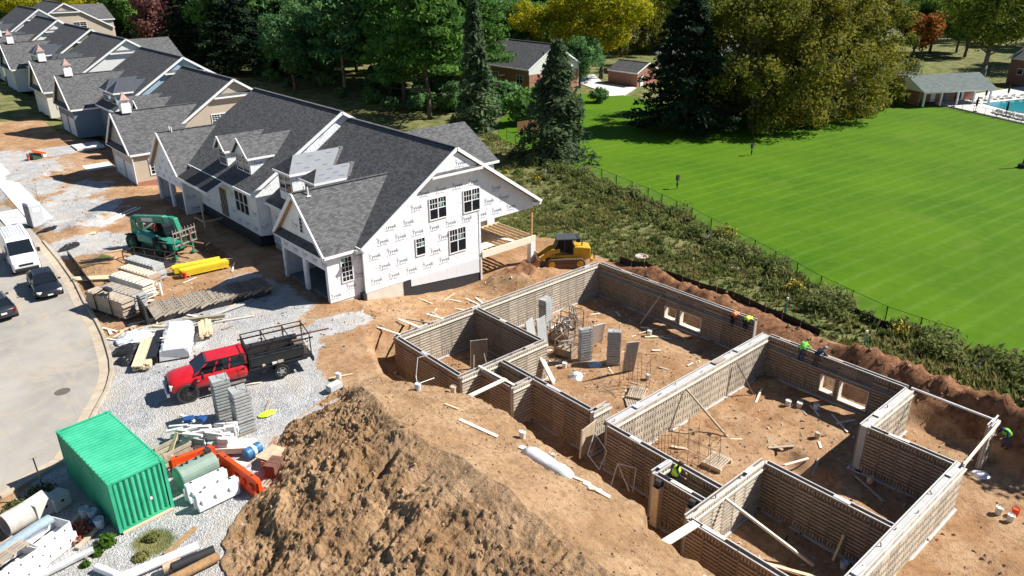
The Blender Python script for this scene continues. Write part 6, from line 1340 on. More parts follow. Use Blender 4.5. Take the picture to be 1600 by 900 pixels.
# ---------------------------------------------------------------- rebar cages and racks in the pit
def cage(label, x, y, z, w, l, h, rz=0):
    t = thing('rebar_cage', label, 'rebar cage', (x, y, z), rz); n = 4
    for a in range(2):
        for b_ in range(n): 
            xx = -w/2+a*w; yy = -l/2+b_*l/(n-1); MB().path([(xx, yy, 0), (xx*1.02, yy, h*.5), (xx*.96, yy+.05, h+random.uniform(-.2, .3))], .014).build('upright_bar', rebar, t)
    for zz in (.25, .9, h*.75): MB().path([(-w/2, -l/2, zz), (w/2, -l/2, zz), (w/2, l/2, zz), (-w/2, l/2, zz), (-w/2, -l/2, zz)], .012).build('tie_bar', rebar, t)
    MB().path([(-w/2, -l/2, h), (0, -l/2-.5, h+.45), (w/2, 0, h)], .014).build('bent_bar', rebar, t)
cage('tall rusty rebar cage beside the pallet in the pit', 34.9, 27.4, FLOOR, .9, 1.8, 2.3, .4); cage('thin rebar cage near the lime vested worker', 31.2, 19.7, FLOOR, 1.1, 2.0, 2.2, .1); cage('tangled rebar beside the dividing wall', 30.1, 21.3, FLOOR, .7, 1.1, 1.7, .9)
def steel_rack(label, x, y, z, rz, w, l, h, fill=14):
    t = thing('steel_rack', label, 'rack', (x, y, z), rz); rk = mat('rack_rust', (.20, .13, .09), .75, .3, 5)
    for a in (-1, 1):
        for b_ in (-1, 1): MB().bar((a*w/2, b_*l/2, 0), (a*w/2, b_*l/2, h), .06).build('rack_post', rk, t)
    for zz in (.12, h*.5, h-.03):
        for a in (-1, 1): MB().bar((a*w/2, -l/2, zz), (a*w/2, l/2, zz), .05).build('rack_rail', rk, t); MB().bar((-w/2, a*l/2, zz), (w/2, a*l/2, zz), .05).build('rack_rail', rk, t)
    for k in range(fill):
        MB().bar((random.uniform(-w/2, w/2), random.uniform(-l/2, l/2), random.uniform(.15, h)), (random.uniform(-w/2, w/2), random.uniform(-l/2, l/2), random.uniform(.2, h+.5)), random.uniform(.04, .14), .04).build('loose_piece', [form_grey, rk, timber_old, alu][k % 4], t)
    MB().bb((-w/2+.04, -l/2+.04, .15), (w/2-.04, l/2-.04, h*.45)).build('load', mat('rack_load', (.30, .23, .16), .85, .3, 4), t)
steel_rack('open steel rack full of form hardware in the pit', 36.1, 35.3, FLOOR, R(20), 1.2, 1.5, 1.7, 30); steel_rack('second rack of form ties behind the upright bundle', 37.4, 35.6, FLOOR, R(10), 1.1, 1.3, 2.0, 26); steel_rack('low wooden sided bin in the pit with rusty rim', 34.9, 33.6, FLOOR, R(15), 1.4, 1.3, 1.3, 8)
def stack_slats(label, x, y, z, rz):
    t = thing('slat_stack', label, 'pallet', (x, y, z), rz)
    for k in range(8): MB().bb((-.7, -.55+k*.14, .25), (.7, -.46+k*.14, .29)).build('slat', timber_old, t)
    for a in (-.6, .6): MB().bb((a-.06, -.6, 0), (a+.06, .6, .25)).build('bearer', timber, t)
stack_slats('small wooden skid under the tall rebar cage', 34.2, 26.6, FLOOR, .5); stack_slats('wooden skid beside the thin rebar cage', 31.9, 18.9, FLOOR, .1); pallet('broken pallet on the floor of the first basement', 33.4, 26.2, FLOOR, .9)
MB_l = MB(); MB_l.bb((-.23, -.05, 0), (.23, .05, 2.9))
for k in range(5): MB_l.bb((-.12, -.075, .3+k*.55), (-.04, .075, .55+k*.55)); MB_l.bb((.05, -.075, .4+k*.55), (.13, .075, .65+k*.55))
o = MB_l.build('form_plank', timber_w, loc=(31.35, 31.35, FLOOR)); o.rotation_euler = (-.5, .0, R(25)); tag(o, 'slotted filler panel leaning on the sunlit wall by the porch', 'panel')
# braces and poles
plank('long timber brace from the dividing wall down to the floor', (33.7, 22.55, -.35), (34.5, 19.9, FLOOR+.05), .1, .1, timber_old, 'brace', cat='brace')
plank('long pale brace pole in the braced front room', (26.8, 15.2, -.25), (28.6, 11.3, FLOOR+.1), .12, .12, timber_w, 'brace', cat='brace'); plank('grey brace leaning at the back wall beside the openings', (44.1, 32.6, -.6), (42.5, 33.2, FLOOR+.05), .12, .08, timber_old, 'brace', cat='brace')
plank('brace near the far end of the dividing wall', (38.9, 22.5, -.5), (39.9, 21.6, FLOOR+.05), .08, .08, timber_old, 'brace', cat='brace'); plank('long plank lying along the front of the braced room', (27.0, 13.0, FLOOR+.1), (28.0, 10.6, FLOOR+.2), .18, .05, timber, 'plank')
plank('short prop standing against the shaded wall of the braced room', (30.1, 10.8, -1.5), (29.7, 10.9, FLOOR), .12, .06, timber); plank('plank lying in the shade by the corner room', (36.6, 13.2, FLOOR+.05), (35.6, 11.2, FLOOR+.05), .14, .05, timber_old)
plank('wide white plank bridging the trench to the second porch', (21.4, 15.0, .2), (24.0, 14.85, .12), .42, .05, timber_w); plank('slotted plank bridging the trench to the first porch', (22.9, 29.8, .3), (26.0, 30.1, .12), .3, .06, timber_w)
plank('red edged plank along the first porch wall top', (25.8, 32.4, .12), (25.9, 29.2, .12), .16, .05, timber_w); plank('plank across the trench at the square room corner', (24.3, 41.6, -.1), (24.6, 39.3, .1), .16, .05, timber_w); plank('plank across the trench, middle of three by the square room', (26.2, 41.9, -.2), (26.2, 39.3, .1), .2, .05, timber_w); plank('plank across the trench, rightmost of three by the square room', (28.3, 41.4, -.3), (28.2, 39.3, .1), .2, .05, timber_w); plank('dark pole beside the middle plank', (26.7, 41.7, -.3), (27.2, 39.4, .05), .07, .07, timber_old)
random.seed(31)
def litter(n, x0, x1, y0, y1, what, z=None, Ls=(.5, 2.0), grp='scattered offcuts'):
    for k in range(n):
        x, y = random.uniform(x0, x1), random.uniform(y0, y1); zz = (gz(x, y) if z is None else z)+.06; a = random.random()*3.14; L = random.uniform(*Ls)/2
        plank(what, (x-L*math.cos(a), y-L*math.sin(a), zz), (x+L*math.cos(a), y+L*math.sin(a), zz+random.uniform(-.02, .05)), random.uniform(.08, .2), .04, random.choice([timber, timber_w, timber_old, timber_w]), 'offcut', grp, 'offcut')
litter(26, 33, 43, 25, 37.5, 'timber offcut on the floor of the first basement', FLOOR); litter(16, 31, 42, 14.5, 21.5, 'timber offcut on the floor of the second basement', FLOOR); litter(7, 38.5, 42.5, 9.5, 13, 'offcut on the floor of the corner room', FLOOR); litter(16, 11, 21, 36, 52, 'timber offcut lying on the gravel'); litter(20, 12, 22, 56, 72, 'timber offcut on the earth before the houses'); litter(8, 24, 36, 42, 45.5, 'timber offcut on the strip beside the wrapped house')
def heap_plank(label, x0, y0, x1, y1, w=.2, m_=None): plank(label, (x0, y0, heap_z(x0, y0)+.08), (x1, y1, heap_z(x1, y1)+.08), w, .05, m_ or timber_w)
heap_plank('long board lying on top of the heap near the square room', 19.6, 26.3, 20.5, 24.4); heap_plank('loose board on the heap beside the white wrapped roll', 21.1, 19.1, 21.6, 17.9); heap_plank('crossed board on the heap edge', 20.9, 18.6, 21.7, 18.5, .15, timber); heap_plank('short board on the heap edge near the crossed one', 21.0, 19.6, 21.5, 19.0, .14); heap_plank('board at the near right end of the heap', 20.6, 12.2, 21.0, 11.4)
heap_plank('thin stick on the heap below the first bucket', 20.3, 28.5, 20.6, 27.7, .1, timber)
def roll():
    x0, y0, x1, y1 = 20.9, 22.6, 20.7, 19.6; z = heap_z(20.8, 21)+.2; t = thing('wrapped_roll', 'long roll wrapped in shiny white plastic on the heap', 'roll', (20.8, 21.1, z), R(92)); m = MB(); secs = []
    for k in range(9): u = -1.5+3*k/8; r = .3*(1 if 0 < k < 8 else .6); secs.append([(u, r*1.2*math.cos(a)+random.uniform(-.04, .04), r*.8*math.sin(a)+random.uniform(-.03, .03)) for a in [6.283*j/10 for j in range(10)]])
    m.sect(secs); m.build('wrapping', mat('plastic_white', (.72, .73, .75), .25, .1, 3, bmp=.5, bs=6, spec=.6), t, smooth=True); MB().bar((-1.5, .4, -.12), (.2, .5, -.12), .2, .1).build('side_board', timber_w, t); MB().bar((1.2, -.2, -.1), (2.0, -.1, -.15), .25, .1).build('side_board', white, t)
roll()
for k, x, y, l in (('white', 21.9, 24.1, 'white bucket on the heap above the front wall'), ('tan', 21.6, 21.6, 'dark topped bucket on the heap beside the wrapped roll'), ('tan', 22.3, 30.4, 'cream bucket on the heap near the first porch'), ('pale', 20.6, 31.4, 'grey bucket on the heap by the square room')): bucket(k, x, y, heap_z(x, y)+.02, l)
for k, x, y, l in (('white', 40.3, 19.4, 'left of the paired white buckets in the second basement'), ('white', 40.6, 18.8, 'right of the paired white buckets in the second basement'), ('tan', 36.6, 12.4, 'tan bucket in the shade behind the braced room'), ('pale', 29.5, 10.3, 'grey bucket in the braced front room'), ('white', 41.2, 18.0, 'white bucket in the shade below the opening'), ('white', 39.6, 34.6, 'white bucket near the upright bundles in the pit'), ('white', 37.2, 31.8, 'tipped bucket in the pit'), ('white', 41.5, 31.5, 'bucket in the shade before the two openings'),
    ('orange', 39.5, 6.3, 'bright orange bucket outside the near wall'), ('white', 38.8, 6.3, 'white bucket left of the orange one'), ('white', 39.0, 6.9, 'white bucket behind the orange one'), ('pale', 40.6, 11.4, 'bucket in the corner room'), ('white', 33.3, 32.3, 'white bucket between the sheets and dark bundle'), ('tan', 38.4, 16.4, 'bucket beside the dug hole'), ('white', 36.3, 27.4, 'white bucket by the offcuts in the pit')): bucket(k, x, y, FLOOR+.02, l, R(80) if 'tipped' in l else 0)
def tarp_heap(label, x, y, z, r, h, m_, cat='tarpaulin', name='tarpaulin', sx=1, rz=0):
    m = MB(); n = 14; secs = []
    for k in range(6):
        u = k/5; secs.append([(math.cos(6.283*j/n)*r*sx*(1-u*.85)*random.uniform(.8, 1.15), math.sin(6.283*j/n)*r*(1-u*.85)*random.uniform(.8, 1.15), h*math.sin(u*1.57)*random.uniform(.8, 1.1)) for j in range(n)])
    m.sect(secs); tag(m.build(name, m_, loc=(x, y, z), rz=rz), label, cat)
plas = mat('plastic_white', (.72, .73, .75)); bplas = mat('black_plastic_sheet', (.02, .02, .022), .35, .3, 4, bmp=.5, bs=5); bluet = mat('blue_plastic', (.08, .13, .26), .4, .2, 4)
tarp_heap('crumpled white plastic in the pit by the slotted panel', 33.0, 30.9, FLOOR, .55, .4, plas); tarp_heap('blue plastic sheet on the corner room floor', 39.6, 10.6, FLOOR, 1.0, .16, bluet, sx=1.3); tarp_heap('white plastic at the foot of the lone panel', 41.8, 8.6, FLOOR, .6, .15, plas); tarp_heap('white sheet at the corner room wall foot', 40.0, 13.0, FLOOR, .5, .2, plas); tarp_heap('blue plastic under the dark bundle', 35.1, 31.4, FLOOR, .7, .1, mat('blue_sheet_pale', (.35, .45, .55), .5)); tarp_heap('grey plastic scrap on the earth outside the near wall', 35.6, 5.6, FLOOR, .4, .12, mat('grey_scrap', (.35, .38, .42), .6)); tarp_heap('lime safety vest dropped on the gravel beside the heap', 13.7, 36.2, .08, .32, .1, mat('lime_vest', (.55, .85, .05), .7), 'vest', 'safety_vest', 1.6)
# ---------------------------------------------------------------- yard beside the container
def barrier(label, x, y, rz, L, h, m_, holes=3):
    t = thing('water_barrier', label, 'barrier', (x, y, .1), rz); m = MB(); pr = [(-.28, 0), (-.28, .22), (-.16, .4), (-.12, h), (.12, h), (.16, .4), (.28, .22), (.28, 0)]
    m.prism([(-L/2, a, b_) for a, b_ in pr], (L, 0, 0)); m.build('shell', m_, t, bevel=.03)
    for k in range(holes):
        u = -L/2+L*(k+.5)/holes
        for s in (-1, 1): MB().box((u, s*.2, h*.48), (L/holes*.45, .14, h*.3)).build('rib', m_, t, bevel=.03)
    for u in (-L*.35, L*.35): MB().lathe((u, 0, h), [(.07, -.01), (.07, .012)], 10).build('filler_cap', steel_dk, t)
    for s in (-1, 1): MB().box((s*(L/2+.05), 0, h*.5), (.1, .12, h*.7)).build('end_lug', m_, t)
orm = mat('barrier_orange', (.78, .075, .012), .45, .08, 2, bmp=.1); whm = mat('barrier_white', (.74, .74, .73), .45, .06, 2)
barrier('front white plastic water barrier beside the container', 8.7, 30.75, R(3), 2.0, .85, whm); barrier('rear white plastic water barrier against the grey tank', 8.55, 31.6, R(3), 1.9, .95, whm); barrier('long orange plastic barrier between the white barriers and the brick pallet', 10.1, 31.4, R(-82), 3.3, .9, orm, 5); barrier('orange barrier behind the grey tank', 8.85, 34.1, R(-8), 2.0, .85, orm)
def tank():
    t = thing('fuel_tank', 'grey green horizontal fuel tank beside the container', 'tank', (8.55, 32.75, .1), R(6)); m = MB(); m.lathe((0, 0, .68), [(.02, -1.0), (.4, -.98), (.56, -.9), (.58, -.85), (.58, .85), (.56, .9), (.4, .98), (.02, 1.0)], 24, 'X'); m.build('shell', mat('tank_green', (.20, .27, .22), .5, .12, 2), t, smooth=False)
    for x in (-.55, .55): MB().box((x, 0, .12), (.16, .9, .24)).build('saddle', steel_dk, t)
    for x in (-.6, -.35, .1, .45): MB().tube((x, 0, 1.25), (x, 0, 1.36), .06, n=8).build('fitting', steel_dk, t)
    m = MB(); m.path([(.4, -.1, 1.35), (.65, .1, 1.5), (.8, .35, 1.3), (.5, .4, 1.3), (.3, .2, 1.33)], .025); m.build('hose', black_pl, t); MB().box((.72, .1, 1.35), (.3, .25, .25)).build('pump', steel_dk, t, bevel=.03)
tank()
def crate():
    t = thing('timber_crate', 'rough timber crate between the container and white form pile', 'crate', (8.35, 35.25, .1), R(10))
    for k in range(3): MB().box((0, -.45, .25+k*.28), (1.5, .06, .2)).build('board', timber_old, t); MB().box((0, .45, .25+k*.28), (1.5, .06, .2)).build('board', timber_old, t)
    for a in (-.7, .7):
        for b_ in (-.4, .4): MB().box((a, b_, .45), (.09, .09, .95)).build('post', timber_old, t)
    for k in range(5): MB().box((-.5+k*.25, 0, .14), (.2, .85, .04)).build('base_board', timber, t)
    MB().bar((-.2, .2, .2), (.5, .4, 1.2), .2, .05).build('loose_board', timber, t)
crate()
random.seed(17)
def form_pile():
    t = thing('form_offcut_pile', 'jumbled pile of white form blocks beside the upright bundles', 'pile', (10.0, 35.5, .1), R(-40)); wm = mat('form_white', (.66, .66, .64), .7, .12, 3, rnd=.2); 
    for i in range(5):
        for j in range(5):
            for k in range(3):
                if k == 2 and (i+j) % 3 == 0: continue
                MB().box((0, 0, 0), (.55, .30, .26)).build('form_block', wm if (i+j+k) % 4 else form_grey, t, loc=(-1.2+i*.6+random.uniform(-.05, .05), -.7+j*.36, .16+k*.30), rz=random.uniform(-.2, .2))
    for k in range(14): o = MB().box((0, 0, 0), (random.uniform(.5, 1.1), .14, .12)).build('form_strip', wm, t, loc=(random.uniform(-1.3, 1.3), random.uniform(-.8, .9), 1.05+random.uniform(0, .15)), rz=random.uniform(-.6, .6))
    MB().box((-.9, .6, 1.2), (.5, .4, .22), .3).build('tool_case', mat('case_blue', (.02, .07, .22), .5), t, bevel=.03); MB().box((-.3, .75, 1.12), (.45, .35, .2), -.4).build('tool_case', mat('case_blue', (.02, .07, .22), .5), t, bevel=.03)
form_pile()
def board_stack(label, x, y, z, rz, n, L, w, th, m_, jit=.03, name='board_stack', cols=1, bearers=True, part='board', tiers=None, lab_cat='boards'):
    t = thing(name, label, lab_cat, (x, y, z), rz); me = MB().bb((-L/2, -w/2, 0), (L/2, w/2, th*.92)).mesh(part, m_)
    for c in range(cols):
        for k in range(n): inst(part, me, t, (random.uniform(-jit, jit)*3, (c-(cols-1)/2)*w*1.04+random.uniform(-jit, jit)*.3, .1+k*th), random.uniform(-jit, jit)*.3)
    if bearers:
        for a in (-L*.35, L*.35): MB().bb((a-.05, -w*cols/2, 0), (a+.05, w*cols/2, .095)).build('bearer', timber_old, t)
    return t
board_stack('pale form strips stacked flat behind the blue drum', 11.0, 34.0, .08, R(-38), 4, 1.9, .28, .08, timber_w, cols=3)
def drum():
    t = thing('drum', 'blue plastic drum lying on its side', 'drum', (11.35, 32.75, .55), R(15)); m = MB(); m.lathe((0, 0, 0), [(.27, -.44), (.29, -.4), (.29, -.15), (.30, -.13), (.29, -.1), (.29, .2), (.30, .22), (.29, .25), (.29, .44), (.26, .44), (.26, -.2), (.01, -.2)], 18, 'X'); m.build('shell', mat('drum_blue', (.03, .14, .30), .45, .2, 4), t); MB().lathe((0, 0, 0), [(.292, -.05), (.293, .1)], 18, 'X').build('drum_label', mat('pale_decal', (.75, .7, .68), .6), t)
drum()
m = MB(); m.tube((-.45, 0, 0), (.45, 0, 0), .24, n=16, hollow=.02); tag(m.build('pipe_offcut', white, loc=(10.45, 32.2, .35), rz=R(-55)), 'short wide white pipe lying beside the orange barrier', 'pipe')
def brick_pallet():
    t = thing('brick_pallet', 'small stack of brown brick on a slatted pallet at the foot of the heap', 'bricks', (11.55, 30.75, .2), R(35)); me = MB().bb((-.14, -.065, 0), (.14, .065, .11)).mesh('brick', mat('brown_brick', (.20, .095, .065), .85, .2, 6, rnd=.3))
    for k in range(6):
        for i in range(3):
            for j in range(4): inst('brick', me, t, (-.3+i*.3, -.22+j*.15, k*.118))
brick_pallet(); pallet('slatted pallet under the brown bricks', 11.45, 30.2, .08, R(35), 1.25); 
m = MB(); m.box((0, 0, 0), (1.3, .9, .05), ry=.06); tag(m.build('plywood_sheet', mat('ply_cream', (.48, .38, .26)), loc=(12.0, 32.0, .5), rz=R(25)), 'plywood offcut tilted beside the blue drum', 'plywood')
m = MB(); m.box((0, 0, 0), (1.0, .7, .35)); tag(m.build('carton', mat('carton_tan', (.45, .27, .13), .85, .15, 4), loc=(11.9, 31.7, .3), rz=R(30), bevel=.02), 'open tan carton behind the brown bricks', 'box')
# lower left corner
m = MB(); m.tube((-.55, 0, .52), (.55, 0, .52), .52, n=24, hollow=.07); tag(m.build('concrete_pipe', mat('pipe_concrete', (.50, .47, .43), .9, .2, 2, bmp=.2), loc=(1.35, 34.9, .05), rz=R(18)), 'short concrete pipe section lying by the street corner', 'pipe')
for k, (x, y, l, s) in enumerate([(2.35, 35.3, 'pale concrete block box beside the concrete pipe', .95), (3.05, 35.35, 'shaded concrete box behind the pale one', .8)]):
    t = thing('concrete_box', l, 'block', (x, y, .05), R(25)); MB().box((0, 0, s*.45), (s, s*.9, s*.9)).build('body', mat('box_concrete', (.58, .56, .51), .9, .08, 2), t, bevel=.02); MB().lathe((0, -s*.455, s*.55), [(.08, 0), (.08, .012)], 10, 'Y').build('knockout', steel_dk, t)
def alu_box(label, x, y, z, rz, open_=False):
    t = thing('metal_box', label, 'box', (x, y, z), rz); am = mat('white_metal_box', (.68, .69, .70), .45, .1, 2, metal=.2)
    for s in (-1, 1): MB().bb((-.85, s*.5-.02, 0), (.85, s*.5+.02, .5)).build('side', am, t); MB().bb((s*.85-.02, -.48, 0), (s*.85+.02, .48, .5)).build('end', am, t)
    if not open_: MB().bb((-.86, -.5, .5), (.86, .5, .52)).build('lid', am, t)
    for k in (-.5, 0, .5): MB().box((k, -.525, .3), (.05, .012, .09)).build('slot', steel_dk, t)
alu_box('lower white metal box of the right hand pair', 2.1, 32.3, .05, R(28)); alu_box('upper open white metal box with a grey roll across it', 2.0, 32.35, .6, R(30), True); alu_box('lower white metal box of the left hand pair', .75, 31.5, .05, R(28)); alu_box('upper white metal box left of the grey roll', .65, 31.6, .6, R(22), True)
m = MB(); m.sect([[(u, .26*math.cos(a), .2*math.sin(a)-.05*u*u) for a in [6.283*j/12 for j in range(12)]] for u in (-1.8, -1.2, -.6, 0, .6, 1.2)]); tag(m.build('fabric_roll', mat('felt_grey', (.26, .33, .38), .9, .15, 8, bmp=.4), loc=(1.3, 32.5, 1.25), rz=R(24), smooth=True), 'long grey blue felt roll laid across the metal boxes', 'roll')
pallet('grey pallet leaning over the left metal boxes', .55, 31.9, 1.2, R(25), 1.1); board_stack('grey aluminium boards on the ground in front of the metal boxes', 2.2, 30.9, .05, R(5), 3, 2.4, .14, .05, alu, cols=2)
def brick_heap():
    t = thing('brick_rubble', 'heap of loose red bricks in the container shade', 'bricks', (3.2, 32.75, .05), R(30)); me = MB().bb((-.1, -.05, -.03), (.1, .05, .03)).mesh('brick', mat('red_brick_loose', (.38, .12, .07), .9, .2, 6, rnd=.3))
    for k in range(110):
        a = random.random()*6.283; r = random.random()**.6; o = inst('brick', me, t, (math.cos(a)*r*.9, math.sin(a)*r*.6, .05+.35*(1-r)*random.random()+.05)); o.rotation_euler = (random.random()*2, random.random()*2, random.random()*6)
    MB().bar((-1.1, .5, .05), (.9, .75, .2), .2, .05).build('edge_board', timber_old, t); MB().bar((-.8, -.75, .05), (1.0, -.6, .1), .22, .08).build('edge_board', timber_old, t)
brick_heap()
for k, x, y, l, ti in (('pale', 3.3, 35.7, 'pale bucket standing alone in the container shade', 0), ('pale', 3.75, 33.7, 'pale bucket at the back of the shaded group', 0), ('pale', 4.0, 33.3, 'white bucket in the middle of the shaded group', 0), ('blue', 4.25, 33.0, 'blue bucket nearest the container wall', 1.3), ('blue', 3.8, 32.95, 'dark blue bucket left of the other blue one', 1.4), ('pale', 4.05, 32.5, 'grey bucket at the front of the shaded group', 0)): bucket(k, x, y, .16 if ti else .06, l, ti, 1.35)
t = thing('sign_pole', 'thin dark pole with a small sign plate on the verge', 'sign', (2.75, 36.5, .05)); MB().bar((0, 0, -.2), (-.05, 0, 2.3), .06).build('pole', steel_dk, t); MB().box((-.05, 0, 2.35), (.3, .3, .03), rx=.2).build('sign_plate', mat('sign_back', (.30, .28, .22), .6), t)
def pipe(label, a, b, r, m_, hollow=.02): 
    a = Vector(a); b = Vector(b); mid = (a+b)/2; m = MB(); m.tube(a-mid, b-mid, r, n=16, hollow=hollow); tag(m.build('pipe', m_, loc=mid), label, 'pipe')
pipe('long white plastic pipe at the bottom edge', (3.4, 28.45, .28), (6.8, 28.15, .28), .19, white); pipe('second white pipe crossing at the bottom left', (3.2, 29.8, .2), (4.2, 27.6, .22), .17, white); pipe('black pipe beside the long white one', (5.5, 27.55, .3), (7.2, 27.35, .34), .22, black_pl); pipe('short rust stained pipe between the black and white pipes', (5.2, 27.75, .3), (5.9, 27.65, .3), .22, mat('stained_pipe', (.5, .34, .24), .7, .4, 5)); pipe('brown wooden log in front of the black pipe', (5.0, 26.95, .25), (7.2, 26.95, .28), .2, mat('log_brown', (.32, .19, .09), .9, .3, 5), 0)
plank('rusty brown plank on the gravel beside the heap', (5.6, 28.7, .16), (7.2, 29.5, .18), .24, .06, mat('plank_rust', (.34, .21, .10), .85, .3, 4))
def tuft(label, x, y, r, h, m_):
    rr = np.random.default_rng(int(x*100)); n = 260; d = rr.normal(size=(n, 3)); d /= np.linalg.norm(d, axis=1)[:, None]; d[:, 2] = abs(d[:, 2]); v, q = leaf_cloud(d*np.array([r, r, h])*rr.random((n, 1))**.4, d, .13, 3, 1.6)
    o = link(bpy.data.objects.new('weed_clump', np_mesh('weed_clump', v, q, m_, smooth=False))); o.location = (x, y, gz(x, y)); tag(o, label, 'weed')
gw = leaf_mat('weed_bright', [(.05, .12, .01), (.09, .2, .02), (.14, .28, .03)]); tuft('bright green weed clump at the container corner', 3.95, 31.35, .5, .4, gw); tuft('small green weed left of the bright clump', 3.45, 30.9, .25, .2, gw); tuft('tiny green weed near the metal boxes', 2.9, 30.5, .2, .16, gw); tuft('dry olive weed patch in front of the container', 5.5, 30.3, .35, .2, weed_m); tuft('second dry weed patch near the pipes', 4.8, 29.4, .35, .2, weed_m); tuft('dark weeds on the verge behind the sign pole', 2.6, 37.0, .8, .4, weed_d); tuft('weeds at the street corner', 1.6, 36.6, .7, .3, weed_d)
# ---------------------------------------------------------------- stockpiles by the kerb
random.seed(23)
U = R(-72)
for i, (x, y, n, L, m_, l) in enumerate([(11.35, 56.3, 12, 4.2, timber_old, 'front stack of brown form boards at the kerb, strapped by a rack frame'), (12.5, 57.2, 10, 4.0, form_grey, 'second stack of grey form boards behind the kerb stack'), (13.5, 58.5, 12, 4.0, timber_w, 'third stack with pale slotted boards on top'), (14.5, 59.9, 11, 3.8, form_dark, 'fourth stack of dark form boards before the telehandler'), (15.4, 61.4, 12, 3.6, form_grey, 'rear stack of grey form panels nearest the telehandler')]):
    t = board_stack(l, x, y, .06, U, n, L, .98, .105, m_, .05, 'form_stack')
    for k in range(9): MB().bb((-L/2+.2+k*L/9.5, -.4, .1+n*.105+.005), (-L/2+.3+k*L/9.5, .4, .1+n*.105+.07)).build('cleat', [form_ply, form_dark, form_ply, timber_w, form_grey][i], t)
    if i == 0:
        for a in (-.9, .9): MB().path([(a, -.56, 0), (a, -.6, 1.3), (a*.3, -.1, 1.75), (a*.3, .1, 1.75)], .05).build('rack_frame', steel_dk, t)
        MB().box((0, 0, 1.75), (.7, .3, .25)).build('lifting_eye', steel_dk, t)
for k in range(30):
    x = 13.3+random.uniform(0, 3.2); y = 55.8+(x-13.3)*1.75+random.uniform(-.7, .5); o = MB().bar((-.5, 0, 0), (.5, 0, 0), .22, .05).build('form_offcut', random.choice([timber_w, form_ply, form_grey]), loc=(x, y, random.uniform(.15, .9))); o.rotation_euler = (random.uniform(-.6, .6), random.uniform(-.6, .6), random.uniform(0, 6)); tag(o, 'pale form offcut spilling from the ends of the kerb stacks', 'offcut', 'offcuts spilling from the kerb stacks')
def domino():
    t = thing('panel_tray', 'long low tray of form panels leaning like fallen dominoes', 'form panels', (17.0, 53.2, .06), R(-6)); MB().bb((-4.3, -1.25, .0), (4.4, -1.15, .35)).build('tray_side', steel_dk, t); MB().bb((-4.3, 1.15, .0), (4.4, 1.25, .35)).build('tray_side', steel_dk, t); MB().bb((-4.4, -1.25, 0), (-4.25, 1.25, 1.3)).build('tray_end', steel_dk, t); MB().bb((-4.24, -1.14, .02), (4.3, 1.14, .08)).build('tray_floor', steel_dk, t)
    for k in range(26):
        me = PM[('slot' if k % 3 else 'rib', 'l' if k < 17 else 'd')]; o = inst('panel', me, t, (-3.7+k*.30, 1.25+random.uniform(-.1, .1), .2+random.uniform(0, .06)), 0, (.75, 1, .86)); o.rotation_euler = (R(90), R(0), 0)
        o.matrix_local = Matrix.Translation((-3.85+k*.31, 1.2+random.uniform(-.15, .15), .25+random.uniform(0, .1))) @ Matrix.Rotation(R(-24)+random.uniform(-.08, .08), 4, 'Y') @ Matrix.Rotation(R(90), 4, 'X') @ Matrix.Diagonal((.8, .86, .9, 1))
domino()
def tarped():
    t = thing('wrapped_lumber', 'lumber bundle wrapped in wrinkled white tarp beside the truck', 'lumber', (13.0, 47.9, .06), R(66)); m = MB(); secs = []
    prof = [(-.9, .02), (-.86, .35), (-.84, .68), (-.6, .78), (0, .8), (.6, .78), (.84, .68), (.86, .35), (.9, .02)]
    for k in range(14): u = -2.1+4.2*k/13; secs.append([(u+random.uniform(-.05, .05), a+random.uniform(-.06, .06), b_+(random.uniform(-.05, .05) if 0 < b_ else 0)) for a, b_ in prof])
    m.sect(secs, close=False); m.build('tarp', mat('tarp_white', (.62, .63, .64), .4, .08, 2, bmp=.6, bs=3), t, smooth=False); MB().bb((-2.0, -.75, .05), (2.0, .75, .6)).build('lumber', timber, t); MB().bar((-.6, -.95, .72), (-.3, .95, .8), .16, .04).build('batten', timber_w, t)
tarped()
board_stack('stack of fresh long planks between the white tarp and the kerb', 10.95, 47.7, .06, R(64), 5, 3.9, .2, .06, timber, .05, cols=5); board_stack('black wrapped bundle between the planks and the white tarp', 11.75, 48.1, .06, R(64), 6, 3.9, .55, .07, bplas, .02)
board_stack('short planks beyond the white tarp', 15.1, 48.6, .06, R(72), 5, 2.2, .2, .06, timber, .08, cols=4); plank('grey beam lying at the head of the white tarp', (14.4, 50.9, .3), (16.9, 49.6, .35), .3, .2, mat('beam_olive', (.30, .26, .17), .85, .2, 3))
tarp_heap('crumpled white plastic among the debris at the kerb', 11.1, 50.8, .06, 1.0, .5, plas, sx=1.3); tarp_heap('black plastic sheet among the debris at the kerb', 10.3, 49.4, .06, .9, .35, bplas, sx=1.2); tarp_heap('small black plastic scrap by the kerb bend', 9.8, 48.0, .06, .7, .3, bplas); litter(18, 9.9, 13.4, 50, 54, 'pale scrap board in the debris by the kerb', None, (.6, 1.6), 'scrap boards by the kerb')
for i in range(2): board_stack(['upper bundle of yellow beams before the wrapped houses', 'lower bundle of yellow beams beside the red bucket'][i], 19.0+.25*i, 60.3-.95*i, .06, R(-9+4*i), 4, 3.7, .24, .13, mat('yellow_wrap', (.72, .52, .03), .55, .08, 2), .02, 'yellow_beams', 3)
bucket('red', 17.55, 59.2, .08, 'red bucket beside the yellow beams', 0, 1.2); pipe('short white upright pipe stub in the earth', (15.05, 57.1, 0), (15.0, 57.05, 1.0), .1, white, .015)
plank('grey channel lying on the gravel', (15.3, 50.6, .12), (18.9, 51.0, .14), .22, .06, alu); plank('long grey board before the panel tray', (14.8, 50.3, .1), (19.8, 51.5, .12), .3, .04, form_grey); plank('dotted batten on the gravel behind the truck', (16.1, 49.6, .1), (18.6, 48.7, .1), .09, .05, timber_w)
